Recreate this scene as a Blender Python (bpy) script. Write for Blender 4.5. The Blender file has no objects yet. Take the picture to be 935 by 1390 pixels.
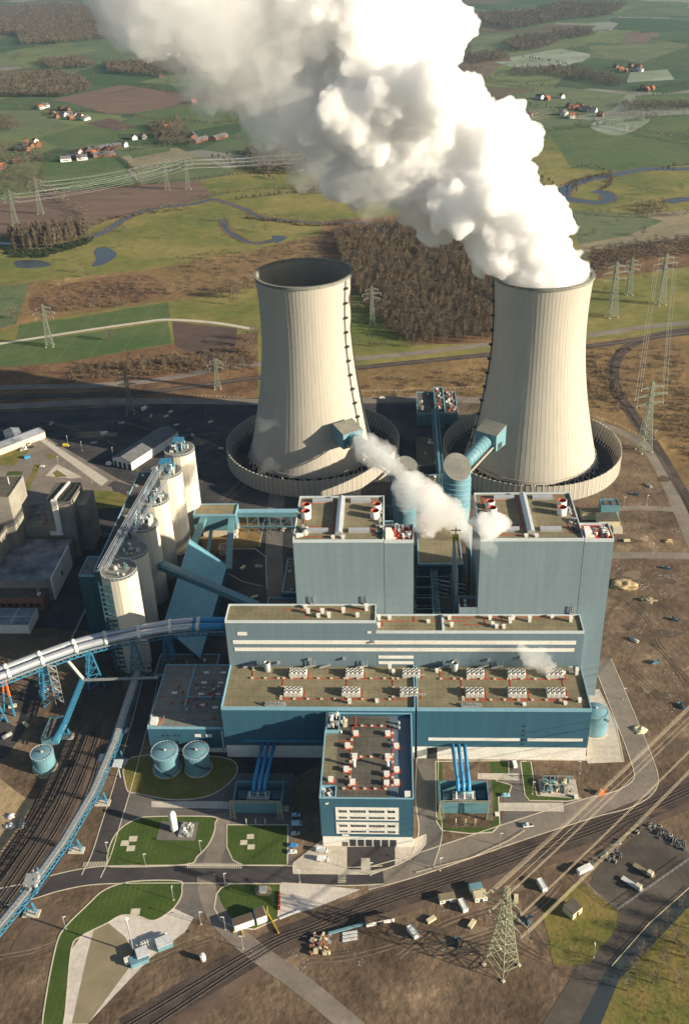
import bpy, math, random
import numpy as np
from mathutils import Vector, Matrix, geometry, noise

R = math.radians
random.seed(7)
C = bpy.context.scene.collection
SC = bpy.context.scene

# ---------------------------------------------------------------- survey: where the camera stood and how it looked
F_PX, CX, CY, CAM_H = 1325.6, 467.5, 650.0, 405.0
YAW, PITCH, ROLL = R(3.428), R(29.315), R(2.079)


def _rows():
    ca, sa = math.cos(YAW), math.sin(YAW)
    cb, sb = math.cos(PITCH), math.sin(PITCH)
    cg, sg = math.cos(ROLL), math.sin(ROLL)
    Rz = Matrix(((ca, sa, 0), (-sa, ca, 0), (0, 0, 1)))
    P = Matrix(((1, 0, 0), (0, -sb, -cb), (0, cb, -sb)))
    G = Matrix(((cg, sg, 0), (-sg, cg, 0), (0, 0, 1)))
    return G @ P @ Rz


CM = _rows()
CT = CM.transposed()


def at(px, py, z=0.0):
    """surveyed point: the place at height z seen at (px, py) of the photograph"""
    d = CT @ Vector((px - CX, py - CY, F_PX))
    t = (z - CAM_H) / d.z
    return Vector((d.x * t, d.y * t, z))


def aty(px, py, Y):
    """surveyed point on the vertical plane y = Y"""
    d = CT @ Vector((px - CX, py - CY, F_PX))
    t = Y / d.y
    return Vector((d.x * t, Y, CAM_H + d.z * t))


# ---------------------------------------------------------------- mesh builder
class MB:
    def __init__(s):
        s.v, s.f, s.m, s.sm = [], [], [], []

    def add(s, vs, fs, mi=0, smooth=False):
        b = len(s.v)
        s.v.extend([tuple(p) for p in vs])
        for f in fs:
            s.f.append([b + i for i in f])
            s.m.append(mi)
            s.sm.append(smooth)
        return s

    def box(s, x0, x1, y0, y1, z0, z1, mi=0):
        vs = [(x0, y0, z0), (x1, y0, z0), (x1, y1, z0), (x0, y1, z0), (x0, y0, z1), (x1, y0, z1), (x1, y1, z1), (x0, y1, z1)]
        return s.add(vs, [(0, 3, 2, 1), (4, 5, 6, 7), (0, 1, 5, 4), (1, 2, 6, 5), (2, 3, 7, 6), (3, 0, 4, 7)], mi)

    def obox(s, c, sx, sy, sz, rz=0, mi=0):
        """box standing on c (base centre) turned by rz"""
        ca, sa = math.cos(rz), math.sin(rz)
        vs = []
        for z in (0, sz):
            for x, y in ((-1, -1), (1, -1), (1, 1), (-1, 1)):
                X, Y = x * sx / 2, y * sy / 2
                vs.append((c[0] + X * ca - Y * sa, c[1] + X * sa + Y * ca, c[2] + z))
        return s.add(vs, [(0, 3, 2, 1), (4, 5, 6, 7), (0, 1, 5, 4), (1, 2, 6, 5), (2, 3, 7, 6), (3, 0, 4, 7)], mi)

    def bar(s, p, q, w, h=None, mi=0):
        """square bar from p to q"""
        p, q = Vector(p), Vector(q)
        h = h or w
        d = (q - p)
        if d.length < 1e-6:
            return s
        d.normalize()
        up = Vector((0, 0, 1)) if abs(d.z) < .95 else Vector((1, 0, 0))
        a = d.cross(up).normalized() * (w / 2)
        b = a.cross(d).normalized() * (h / 2)
        vs = [p - a - b, p + a - b, p + a + b, p - a + b, q - a - b, q + a - b, q + a + b, q - a + b]
        return s.add(vs, [(0, 3, 2, 1), (4, 5, 6, 7), (0, 1, 5, 4), (1, 2, 6, 5), (2, 3, 7, 6), (3, 0, 4, 7)], mi)

    def tube(s, pts, r, n=8, mi=0, caps=True, smooth=True):
        pts = [Vector(p) for p in pts]
        vs, k = [], len(pts)
        for i, p in enumerate(pts):
            d = (pts[min(i + 1, k - 1)] - pts[max(i - 1, 0)]).normalized()
            up = Vector((0, 0, 1)) if abs(d.z) < .95 else Vector((1, 0, 0))
            a = d.cross(up).normalized()
            b = a.cross(d).normalized()
            rr = r[i] if isinstance(r, (list, tuple)) else r
            for j in range(n):
                t = 2 * math.pi * j / n
                vs.append(p + a * (math.cos(t) * rr) + b * (math.sin(t) * rr))
        fs = [(i * n + j, i * n + (j + 1) % n, (i + 1) * n + (j + 1) % n, (i + 1) * n + j) for i in range(k - 1) for j in range(n)]
        s.add(vs, fs, mi, smooth)
        if caps:
            b = len(s.v) - len(vs)
            s.f += [[b + j for j in range(n)][::-1], [b + (k - 1) * n + j for j in range(n)]]
            s.m += [mi, mi]
            s.sm += [False, False]
        return s

    def cyl(s, x, y, z0, z1, r, n=24, r1=None, mi=0):
        r1 = r if r1 is None else r1
        return s.lathe(x, y, [(r, z0), (r1, z1)], n, mi, cap=True)

    def lathe(s, x, y, prof, n=32, mi=0, cap=False, smooth=True, rib=None):
        vs = []
        for (r, z) in prof:
            for j in range(n):
                t = 2 * math.pi * j / n
                rr = r + (rib(j) if rib else 0)
                vs.append((x + math.cos(t) * rr, y + math.sin(t) * rr, z))
        k = len(prof)
        fs = [(i * n + j, i * n + (j + 1) % n, (i + 1) * n + (j + 1) % n, (i + 1) * n + j) for i in range(k - 1) for j in range(n)]
        b = len(s.v)
        s.add(vs, fs, mi, smooth)
        if cap:
            s.f += [[b + j for j in range(n)][::-1], [b + (k - 1) * n + j for j in range(n)]]
            s.m += [mi, mi]
            s.sm += [False, False]
        return s

    def poly(s, pts, z0, z1=None, mi=0):
        """flat outline (xy points), a sheet at z0 or a prism z0..z1"""
        P3 = [Vector((p[0], p[1], 0)) for p in pts]
        tri = geometry.tessellate_polygon([P3])
        n = len(pts)
        if z1 is None:
            vs = [(p[0], p[1], z0) for p in pts]
            fs = []
            for t in tri:
                a, b, c = (P3[i] for i in t)
                fs.append(t if (b - a).cross(c - a).z > 0 else t[::-1])
            return s.add(vs, fs, mi)
        vs = [(p[0], p[1], z0) for p in pts] + [(p[0], p[1], z1) for p in pts]
        fs = [[i + n for i in t] for t in tri] + [list(t) for t in tri]
        fs += [(i, (i + 1) % n, (i + 1) % n + n, i + n) for i in range(n)]
        return s.add(vs, fs, mi)

    def blob(s, x, y, z, rx, ry, rz, seed=0, amp=.35, n=10, mi=0):
        """uneven heap, flat underneath"""
        vs, fs = [], []
        m = n * 2
        for i in range(n):
            ph = math.pi / 2 * i / (n - 1)
            for j in range(m):
                t = 2 * math.pi * j / m
                q = Vector((math.cos(t) * math.cos(ph), math.sin(t) * math.cos(ph), math.sin(ph)))
                k = 1 + amp * noise.noise(q * 2.3 + Vector((seed, seed * 2.1, 0)))
                vs.append((x + q.x * rx * k, y + q.y * ry * k, z + q.z * rz * k))
        fs = [(i * m + j, i * m + (j + 1) % m, (i + 1) * m + (j + 1) % m, (i + 1) * m + j) for i in range(n - 1) for j in range(m)]
        return s.add(vs, fs, mi, True)

    def mesh(s, name, mats, off=(0, 0, 0)):
        me = bpy.data.meshes.new(name)
        ox, oy, oz = off
        me.from_pydata([(a - ox, b - oy, c - oz) for a, b, c in s.v], [], s.f)
        mats = mats if isinstance(mats, (list, tuple)) else [mats]
        for m in mats:
            me.materials.append(m)
        me.polygons.foreach_set('material_index', s.m)
        me.polygons.foreach_set('use_smooth', s.sm)
        me.update()
        return me


_org = {}


def tag(o, label=None, cat=None, group=None, kind=None):
    if label: o['label'] = label
    if cat: o['category'] = cat
    if group: o['group'] = group
    if kind: o['kind'] = kind
    return o


def thing(name, label, cat, loc=(0, 0, 0), group=None, rz=0):
    o = bpy.data.objects.new(name, None)
    o.empty_display_size = .5
    C.objects.link(o)
    o.location = loc
    o.rotation_euler.z = rz
    _org[o] = Vector(loc)
    return tag(o, label, cat, group)


def part(name, mb, mats, parent, label=None, kind=None):
    off = _org[parent]
    o = bpy.data.objects.new(name, mb.mesh(name, mats, off))
    C.objects.link(o)
    o.parent = parent
    _org[o] = off
    if label: o['label'] = label
    if kind: o['kind'] = kind
    return o


def solo(name, mb, mats, label, cat, group=None, kind=None, loc=None):
    """a thing that is one mesh"""
    loc = Vector(loc) if loc is not None else Vector((0, 0, 0))
    o = bpy.data.objects.new(name, mb.mesh(name, mats, loc))
    C.objects.link(o)
    o.location = loc
    _org[o] = loc
    return tag(o, label, cat, group, kind)


def struct(name, mb, mats, kind='structure'):
    o = bpy.data.objects.new(name, mb.mesh(name, mats))
    C.objects.link(o)
    o['kind'] = kind
    _org[o] = Vector((0, 0, 0))
    return o


def copy_tree(o, parent=None):
    c = o.copy()
    C.objects.link(c)
    if parent is not None:
        c.parent = parent
    for ch in list(o.children):
        copy_tree(ch, c)
    return c


def dup(o, loc, rz=0, label=None, group=None, sc=None):
    c = copy_tree(o)
    c.location = loc
    c.rotation_euler.z = rz
    if sc: c.scale = sc if isinstance(sc, (list, tuple)) else (sc, sc, sc)
    if label: c['label'] = label
    if group: c['group'] = group
    return c


# ---------------------------------------------------------------- materials
_mats = {}


def mat(name, c, c2=None, scale=.1, rough=.8, metal=0, bump=0, bscale=None, det=4, c3=None, stretch=None, spec=.3, contrast=(.35, .65), fine=.28):
    """colour c varied towards c2 (and c3) by world-space noise"""
    if name in _mats: return _mats[name]
    m = bpy.data.materials.new(name)
    m.use_nodes = True
    nt = m.node_tree
    b = nt.nodes['Principled BSDF']
    b.inputs['Base Color'].default_value = (*c, 1)
    b.inputs['Roughness'].default_value = rough
    b.inputs['Metallic'].default_value = metal
    b.inputs['Specular IOR Level'].default_value = spec
    geo = nt.nodes.new('ShaderNodeNewGeometry')
    src = geo.outputs['Position']
    if stretch:
        mp = nt.nodes.new('ShaderNodeMapping')
        mp.inputs['Scale'].default_value = stretch
        nt.links.new(src, mp.inputs['Vector'])
        src = mp.outputs[0]
    if c2:
        n = nt.nodes.new('ShaderNodeTexNoise')
        n.inputs['Scale'].default_value = scale
        n.inputs['Detail'].default_value = det
        n.inputs['Roughness'].default_value = .62
        nt.links.new(src, n.inputs['Vector'])
        r = nt.nodes.new('ShaderNodeValToRGB')
        e = r.color_ramp.elements
        e[0].position, e[1].position = contrast
        e[0].color, e[1].color = (*c, 1), (*c2, 1)
        if c3:
            k = e.new((contrast[0] + contrast[1]) / 2 + .08)
            k.color = (*c3, 1)
        nt.links.new(n.outputs['Fac'], r.inputs['Fac'])
        out = r.outputs[0]
        # second finer octave
        n2 = nt.nodes.new('ShaderNodeTexNoise')
        n2.inputs['Scale'].default_value = scale * 9
        n2.inputs['Detail'].default_value = 3
        nt.links.new(src, n2.inputs['Vector'])
        mr = nt.nodes.new('ShaderNodeMapRange')
        mr.inputs['To Min'].default_value = 1 - fine
        mr.inputs['To Max'].default_value = 1 + fine
        nt.links.new(n2.outputs['Fac'], mr.inputs['Value'])
        mx = nt.nodes.new('ShaderNodeMix')
        mx.data_type = 'RGBA'
        mx.blend_type = 'MULTIPLY'
        mx.inputs['Factor'].default_value = 1
        nt.links.new(out, mx.inputs['A'])
        nt.links.new(mr.outputs[0], mx.inputs['B'])
        nt.links.new(mx.outputs['Result'], b.inputs['Base Color'])
    if bump:
        n = nt.nodes.new('ShaderNodeTexNoise')
        n.inputs['Scale'].default_value = bscale or scale * 4
        n.inputs['Detail'].default_value = 5
        nt.links.new(src, n.inputs['Vector'])
        bp = nt.nodes.new('ShaderNodeBump')
        bp.inputs['Strength'].default_value = 1
        bp.inputs['Distance'].default_value = bump
        nt.links.new(n.outputs['Fac'], bp.inputs['Height'])
        nt.links.new(bp.outputs[0], b.inputs['Normal'])
    _mats[name] = m
    return m


def lines(m, px, pz, amt, c, horiz=True, w=.05):
    """thin joints every px metres along x and every pz metres along y"""
    nt = m.node_tree
    b = nt.nodes['Principled BSDF']
    cur = b.inputs['Base Color'].links[0].from_socket
    geo = nt.nodes.new('ShaderNodeNewGeometry')
    sep = nt.nodes.new('ShaderNodeSeparateXYZ')
    nt.links.new(geo.outputs['Position'], sep.inputs[0])
    for so_, p in ((sep.outputs[0], px), (sep.outputs[1], pz)):
        if not p: continue
        dv = nt.nodes.new('ShaderNodeMath'); dv.operation = 'DIVIDE'; dv.inputs[1].default_value = p
        fr = nt.nodes.new('ShaderNodeMath'); fr.operation = 'FRACT'
        lt = nt.nodes.new('ShaderNodeMath'); lt.operation = 'LESS_THAN'; lt.inputs[1].default_value = w
        nt.links.new(so_, dv.inputs[0]); nt.links.new(dv.outputs[0], fr.inputs[0]); nt.links.new(fr.outputs[0], lt.inputs[0])
        ml = nt.nodes.new('ShaderNodeMath'); ml.operation = 'MULTIPLY'; ml.inputs[1].default_value = amt
        nt.links.new(lt.outputs[0], ml.inputs[0])
        mx = nt.nodes.new('ShaderNodeMix'); mx.data_type = 'RGBA'
        mx.inputs['B'].default_value = (*c, 1)
        nt.links.new(ml.outputs[0], mx.inputs['Factor']); nt.links.new(cur, mx.inputs['A'])
        cur = mx.outputs['Result']
    nt.links.new(cur, b.inputs['Base Color'])
    return m


def clad(name, c, amt=.12, pitch=4.5):
    """sheet-metal cladding: faint panel joints and tone steps between panels"""
    if name in _mats: return _mats[name]
    m = mat(name, c, tuple(v * (1 - amt) for v in c), scale=.25, rough=.5, spec=.35, fine=.09, stretch=(1, 1, .07))
    nt = m.node_tree
    b = nt.nodes['Principled BSDF']
    src = b.inputs['Base Color'].links[0].from_socket
    geo = nt.nodes.new('ShaderNodeNewGeometry')
    sep = nt.nodes.new('ShaderNodeSeparateXYZ')
    nt.links.new(geo.outputs['Position'], sep.inputs[0])
    add = nt.nodes.new('ShaderNodeMath'); add.operation = 'ADD'
    nt.links.new(sep.outputs[0], add.inputs[0]); nt.links.new(sep.outputs[1], add.inputs[1])
    cur = src
    for axis_out, p, wdt in ((add.outputs[0], pitch, .035), (sep.outputs[2], pitch * 1.5, .03)):
        dv = nt.nodes.new('ShaderNodeMath'); dv.operation = 'DIVIDE'; dv.inputs[1].default_value = p
        fr = nt.nodes.new('ShaderNodeMath'); fr.operation = 'FRACT'
        lt = nt.nodes.new('ShaderNodeMath'); lt.operation = 'LESS_THAN'; lt.inputs[1].default_value = wdt
        nt.links.new(axis_out, dv.inputs[0]); nt.links.new(dv.outputs[0], fr.inputs[0]); nt.links.new(fr.outputs[0], lt.inputs[0])
        ml = nt.nodes.new('ShaderNodeMath'); ml.operation = 'MULTIPLY'; ml.inputs[1].default_value = .3
        nt.links.new(lt.outputs[0], ml.inputs[0])
        mx = nt.nodes.new('ShaderNodeMix'); mx.data_type = 'RGBA'; mx.blend_type = 'MIX'
        mx.inputs['B'].default_value = (*[v * .35 for v in c], 1)
        nt.links.new(ml.outputs[0], mx.inputs['Factor']); nt.links.new(cur, mx.inputs['A'])
        cur = mx.outputs['Result']
    nt.links.new(cur, b.inputs['Base Color'])
    return m


M = dict(
    earth=mat('bare_earth', (.062, .042, .027), (.40, .285, .175), .03, 1, bump=.6, bscale=.3, det=11, c3=(.18, .125, .08), contrast=(.3, .74), fine=.45),
    scrub=mat('dry_scrub', (.12, .08, .03), (.34, .225, .085), .012, 1, bump=1.2, bscale=.12, det=9, c3=(.22, .14, .06), contrast=(.28, .7)),
    scrub2=mat('russet_scrub', (.10, .05, .03), (.22, .13, .06), .02, 1, bump=1.2, bscale=.12, det=9),
    meadow=mat('meadow_grass', (.10, .125, .025), (.24, .2, .06), .008, 1, det=11, fine=.4, bump=.3, bscale=.1),
    green=mat('field_green', (.055, .10, .03), (.10, .13, .045), .008, 1, det=11, fine=.3),
    green2=mat('field_green_mid', (.08, .115, .048), (.14, .155, .075), .008, 1, det=11, fine=.3),
    pale=mat('field_frost', (.16, .2, .12), (.3, .33, .27), .006, 1, det=8),
    plough=mat('ploughed_soil', (.13, .085, .065), (.19, .125, .09), .006, 1, det=7, stretch=(1, 6, 1)),
    plough2=mat('ploughed_soil_dark', (.075, .05, .045), (.12, .08, .06), .01, 1, det=7),
    tan=mat('stubble', (.19, .165, .10), (.27, .225, .14), .012, 1, det=10, fine=.35),
    lawn=mat('mown_lawn', (.036, .075, .01), (.07, .11, .02), .06, .95, det=6, bump=.05, bscale=2),
    rough_grass=mat('rough_grass', (.10, .12, .02), (.22, .16, .05), .06, 1, det=8, bump=.3, bscale=.5),
    asphalt=mat('asphalt_dark', (.045, .04, .042), (.07, .062, .06), .06, .85, det=6),
    road=mat('asphalt_light', (.17, .145, .12), (.25, .21, .17), .05, .9, det=7),
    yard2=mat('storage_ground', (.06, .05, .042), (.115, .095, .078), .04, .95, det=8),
    apron=mat('asphalt_grey', (.11, .10, .092), (.17, .15, .135), .05, .9, det=7),
    conc=mat('pale_concrete', (.46, .41, .34), (.58, .52, .43), .06, .85, det=7),
    kerb=mat('kerb_stone', (.5, .44, .34), (.6, .53, .42), .3, .85),
    white_pad=mat('white_paving', (.5, .45, .4), (.62, .56, .49), .05, .85, det=7),
    ballast=mat('ballast', (.045, .035, .032), (.10, .075, .06), .08, 1, det=8, bump=.2, bscale=1.5),
    ballast2=mat('ballast_brown', (.085, .06, .045), (.16, .11, .08), .05, 1, det=8),
    yard=mat('dark_yard', (.022, .024, .03), (.075, .068, .068), .03, 1, det=9, bump=.2, bscale=.6),  # shade put into the yard colour: lowered and bluish
    sleeper=mat('sleeper', (.05, .04, .035), (.08, .06, .05), .5, 1),
    rail=mat('rail_steel', (.15, .12, .10), (.24, .19, .15), .5, .45, metal=.4),
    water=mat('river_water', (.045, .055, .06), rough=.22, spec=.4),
    tower=None,
    white=mat('white_cladding', (.78, .76, .70), (.7, .68, .62), .1, .6),
    trim=mat('silver_trim', (.55, .62, .64), (.5, .56, .58), .2, .45),
    bluetrim=mat('blue_trim', (.22, .42, .52), (.2, .38, .48), .2, .45),
    roof=mat('olive_roof', (.16, .14, .085), (.245, .21, .13), .07, .95, det=7),
    roofdk=mat('dark_roof', (.075, .07, .06), (.13, .115, .09), .06, .95, det=7),
    roofgrey=mat('grey_roof', (.16, .165, .15), (.24, .23, .19), .08, .95, det=7),
    unit=mat('unit_grey', (.56, .54, .5), (.45, .44, .41), .4, .6),
    red=mat('red_walkway', (.42, .085, .035), (.32, .06, .03), .5, .8),
    redpaint=mat('red_paint', (.42, .06, .03), rough=.5),
    blue=mat('blue_steel', (.05, .22, .36), (.04, .18, .30), .4, .5),
    bluepipe=mat('blue_pipe', (.05, .28, .52), rough=.4),
    tank=mat('tank_blue', (.15, .28, .33), (.11, .23, .28), .15, .5),
    teal=mat('teal_steel', (.11, .24, .28), (.09, .2, .24), .1, .5),
    dkteal=mat('dark_teal_steel', (.05, .12, .15), (.035, .09, .115), .1, .6),
    steel=mat('galvanised', (.42, .43, .42), (.34, .35, .34), .5, .45, metal=.3),
    silver=mat('silver_sheet', (.62, .64, .66), (.54, .56, .59), .3, .32, metal=.55),
    dark=mat('dark_metal', (.03, .035, .04), (.05, .05, .055), .5, .6),
    glass=mat('window_glass', (.03, .04, .045), rough=.1, spec=.7),
    yellow=mat('yellow_paint', (.65, .45, .03), rough=.6),
    orange=mat('orange_paint', (.7, .16, .03), rough=.6),
    brick=mat('brown_brick', (.20, .095, .06), (.27, .13, .08), .3, .95),
    concrete=mat('old_concrete', (.20, .185, .16), (.30, .275, .23), .06, .9, det=7),
    silo=None,
    twig=mat('bare_twigs', (.09, .074, .052), (.155, .125, .088), .02, 1),
    twig2=mat('grey_twigs', (.085, .068, .05), (.15, .12, .085), .02, 1),
    trunk=mat('tree_bark', (.14, .10, .07), (.2, .15, .11), .5, 1),
    redroof=mat('red_tiles', (.36, .11, .055), (.27, .09, .05), .3, .9),
    brownroof=mat('brown_tiles', (.17, .09, .06), (.23, .13, .09), .3, .9),
    greyroof=mat('slate_roof', (.10, .10, .11), (.15, .15, .16), .3, .8),
    litter=mat('pale_litter', (.22, .2, .18), (.5, .48, .45), .5, .9),
    frost=mat('frost_debris', (.45, .45, .45), (.6, .6, .6), .3, .8),
    lattice=mat('pylon_steel', (.27, .28, .18), (.36, .36, .25), .5, .6, metal=.2),
    lattice2=mat('pylon_grey', (.22, .25, .19), (.18, .2, .16), .5, .6, metal=.2),
    wire=mat('wire_aluminium', (.6, .5, .36), rough=.45, metal=.2),
    sand=mat('sand_heap', (.27, .20, .11), (.42, .32, .18), .2, 1, bump=.2, bscale=1),
)

lines(M['roof'], 3.2, 6.5, .4, (.07, .065, .035), w=.07)
lines(M['roofdk'], 3.2, 6.5, .4, (.03, .028, .025), w=.07)
lines(M['roofgrey'], 3.2, 6.5, .35, (.06, .06, .055), w=.07)
lines(M['lawn'], 2.6, 0, .35, (.05, .06, .012), w=.5)
lines(M['conc'], 5, 5, .3, (.25, .22, .18), w=.05)
lines(M['white_pad'], 6, 6, .25, (.35, .3, .26), w=.04)
lines(M['plough'], 0, 9, .25, (.10, .065, .05), w=.45)
lines(M['green2'], 26, 0, .35, (.16, .17, .09), w=.10)
lines(M['green'], 34, 0, .35, (.13, .15, .07), w=.08)
# ================================================================= THE SETTING
def smooth(pts, closed=False, k=4):
    P = [Vector(p) for p in pts]
    n = len(P)
    out = []
    rng = range(n) if closed else range(n - 1)
    for i in rng:
        p0 = P[(i - 1) % n] if closed or i > 0 else P[i] * 2 - P[i + 1]
        p1, p2 = P[i], P[(i + 1) % n]
        p3 = P[(i + 2) % n] if closed or i + 2 < n else P[i + 1] * 2 - P[i]
        for j in range(k):
            t = j / k
            out.append(.5 * ((2 * p1) + (p2 - p0) * t + (2 * p0 - 5 * p1 + 4 * p2 - p3) * t * t + (3 * p1 - p0 - 3 * p2 + p3) * t ** 3))
    if not closed:
        out.append(P[-1])
    return out


def G(px):
    return [at(x, y) for x, y in px]


def ribbon_mb(mb, pts, w, z, mi=0, off=0.0):
    """strip of width w along world points, moved sideways by off"""
    n = len(pts)
    vs = []
    for i, p in enumerate(pts):
        d = (pts[min(i + 1, n - 1)] - pts[max(i - 1, 0)])
        d.z = 0
        d.normalize()
        s = Vector((-d.y, d.x, 0))
        for k in (-w / 2, w / 2):
            q = p + s * (off + k)
            vs.append((q.x, q.y, z))
    mb.add(vs, [(2 * i + 1, 2 * i, 2 * i + 2, 2 * i + 3) for i in range(n - 1)], mi)


def kerb_mb(mb, pts, z, w=.45, h=.13, closed=True):
    P = list(pts)
    n = len(P)
    for i in range(n if closed else n - 1):
        a, b = P[i], P[(i + 1) % n]
        mb.bar((a.x, a.y, z + h / 2 - .03), (b.x, b.y, z + h / 2 - .03), w, h)


KERBS = MB()
_lay = [0]


def LZ(lay, new=False):
    """height of a ground layer; every sheet gets a height of its own"""
    if new: _lay[0] += 1
    return lay * .014 + (_lay[0] % 19) * .0007


def sheet(name, px, m, lay, curve=False, kerb=False, jag=0):
    P = G(px)
    if curve: P = smooth(P, True, 4)
    if jag:
        rnd = random.Random(len(px) * 31 + lay)
        Q = []
        for i in range(len(P)):
            a, b = P[i], P[(i + 1) % len(P)]
            k = max(1, int((b - a).length / (jag * 5)))
            for j in range(k):
                q = a.lerp(b, j / k)
                if j: q = q + Vector((rnd.uniform(-jag, jag), rnd.uniform(-jag, jag), 0))
                Q.append(q)
        P = Q
    mb = MB().poly(P, LZ(lay, True))
    if kerb: kerb_mb(KERBS, P, LZ(lay), w=.6)
    return struct(name, mb, M[m] if isinstance(m, str) else m)


def road(name, px, w, m, lay, kerb=False):
    P = smooth(G(px), False, 6)
    mb = MB()
    ribbon_mb(mb, P, w, LZ(lay, True))
    if kerb:
        for sd in (-1, 1):
            Q = []
            for i, p in enumerate(P):
                d = (P[min(i + 1, len(P) - 1)] - P[max(i - 1, 0)]).normalized()
                Q.append(p + Vector((-d.y, d.x, 0)) * (sd * w / 2))
            kerb_mb(KERBS, Q, LZ(lay), closed=False)
    return struct(name, mb, M[m])


def ground_material():
    """distant countryside: a patchwork of fields, some frosted, with mottling"""
    m = bpy.data.materials.new('countryside')
    m.use_nodes = True
    nt = m.node_tree
    b = nt.nodes['Principled BSDF']
    b.inputs['Roughness'].default_value = 1
    b.inputs['Specular IOR Level'].default_value = .1
    geo = nt.nodes.new('ShaderNodeNewGeometry')
    mp = nt.nodes.new('ShaderNodeMapping')
    mp.inputs['Rotation'].default_value = (0, 0, R(24))
    mp.inputs['Scale'].default_value = (1 / 330, 1 / 520, 0)
    nt.links.new(geo.outputs['Position'], mp.inputs['Vector'])
    v = nt.nodes.new('ShaderNodeTexVoronoi')
    v.distance = 'CHEBYCHEV'
    v.inputs['Scale'].default_value = 1
    v.inputs['Randomness'].default_value = .8
    nt.links.new(mp.outputs[0], v.inputs['Vector'])
    bw = nt.nodes.new('ShaderNodeSeparateColor')
    nt.links.new(v.outputs['Color'], bw.inputs[0])
    r = nt.nodes.new('ShaderNodeValToRGB')
    r.color_ramp.interpolation = 'CONSTANT'
    e = r.color_ramp.elements
    cols = [(0, (.08, .115, .055)), (.2, (.105, .14, .075)), (.38, (.13, .11, .07)), (.48, (.065, .1, .05)), (.62, (.22, .23, .18)), (.72, (.14, .17, .075)), (.86, (.16, .125, .09)), (.93, (.1, .14, .075))]
    e[0].position, e[0].color = 0, (*cols[0][1], 1)
    e[1].position, e[1].color = cols[1][0], (*cols[1][1], 1)
    for p, c in cols[2:]:
        k = e.new(p); k.color = (*c, 1)
    nt.links.new(bw.outputs[0], r.inputs['Fac'])
    n = nt.nodes.new('ShaderNodeTexNoise')
    n.inputs['Scale'].default_value = .006
    n.inputs['Detail'].default_value = 8
    nt.links.new(geo.outputs['Position'], n.inputs['Vector'])
    mr = nt.nodes.new('ShaderNodeMapRange')
    mr.inputs['To Min'].default_value = .65
    mr.inputs['To Max'].default_value = 1.35
    nt.links.new(n.outputs['Fac'], mr.inputs['Value'])
    mx = nt.nodes.new('ShaderNodeMix'); mx.data_type = 'RGBA'; mx.blend_type = 'MULTIPLY'
    mx.inputs['Factor'].default_value = 1
    nt.links.new(r.outputs[0], mx.inputs['A']); nt.links.new(mr.outputs[0], mx.inputs['B'])
    nt.links.new(mx.outputs['Result'], b.inputs['Base Color'])
    return m


struct('ground', MB().add([(-40000, -2000, 0), (40000, -2000, 0), (40000, 60000, 0), (-40000, 60000, 0)], [(0, 1, 2, 3)]), ground_material())

# --- countryside between the works and the far patchwork (outlines surveyed from the photograph)
sheet('valley_meadow', [(-200, 300), (140, 255), (330, 225), (480, 240), (700, 190), (1150, 180), (1150, 540), (-200, 540)], 'meadow', 1)
sheet('field', [(47, 238), (65, 220), (155, 213), (192, 250), (90, 261), (57, 262)], 'green', 2)
sheet('field', [(180, 230), (240, 215), (270, 213), (320, 235), (270, 245), (197, 251)], 'green2', 2)
sheet('field', [(165, 213), (240, 200), (270, 213), (220, 222), (178, 226)], 'tan', 3)
sheet('field', [(-60, 285), (60, 262), (200, 250), (272, 245), (288, 266), (215, 285), (150, 298), (110, 312), (-60, 332)], 'plough', 3)
sheet('field', [(52, 188), (110, 170), (155, 175), (165, 192), (80, 200)], 'green', 2)
sheet('field', [(70, 135), (165, 115), (270, 130), (210, 152), (150, 156), (100, 140)], 'plough', 2)
sheet('field', [(190, 152), (290, 140), (330, 165), (250, 180), (150, 182)], 'green', 3)
sheet('field', [(115, 168), (150, 160), (185, 172), (160, 178)], 'plough2', 4)
sheet('field', [(-60, 150), (50, 150), (100, 172), (40, 185), (-60, 180)], 'green2', 2)
sheet('field', [(170, 200), (225, 195), (232, 205), (180, 215)], 'green', 3)
sheet('field', [(-80, 380), (60, 335), (130, 318), (200, 290), (300, 283), (330, 315), (365, 332), (200, 366), (0, 386), (-80, 395)], 'meadow', 3, curve=False)
sheet('scrubland', [(-80, 396), (0, 387), (200, 366), (365, 335), (430, 318), (500, 322), (540, 330), (530, 420), (320, 424), (228, 408), (120, 424), (45, 438), (-80, 470)], 'scrub', 4, jag=2)
sheet('scrubland', [(45, 400), (110, 382), (190, 372), (225, 390), (210, 405), (120, 418), (50, 425)], 'scrub2', 5, curve=True)
sheet('field', [(-80, 400), (40, 384), (35, 402), (22, 440), (-80, 470)], 'green2', 5)
sheet('field', [(22, 462), (27, 441), (100, 432), (228, 410), (231, 434), (200, 437), (120, 450)], 'green', 6)
sheet('field', [(-80, 478), (22, 464), (120, 452), (228, 436), (233, 466), (190, 472), (90, 492), (-80, 505)], 'green', 6)
sheet('field', [(228, 411), (330, 392), (360, 392), (360, 445), (232, 434)], 'meadow', 6)
sheet('field', [(234, 436), (322, 446), (318, 480), (280, 489), (238, 470)], 'plough2', 7)
road('lane', [(-80, 479), (30, 462), (120, 448), (190, 438), (228, 434), (290, 438), (345, 447)], 7, 'conc', 8)
sheet('field', [(470, 388), (492, 400), (520, 440), (560, 462), (470, 490)], 'meadow', 6)
sheet('scrubland', [(-80, 505), (90, 492), (190, 474), (350, 450), (350, 540), (-80, 560)], 'scrub2', 5)
sheet('scrubland', [(470, 545), (470, 505), (660, 478), (820, 460), (1100, 430), (1100, 760), (850, 640), (640, 560)], 'scrub', 6, jag=2)
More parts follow.
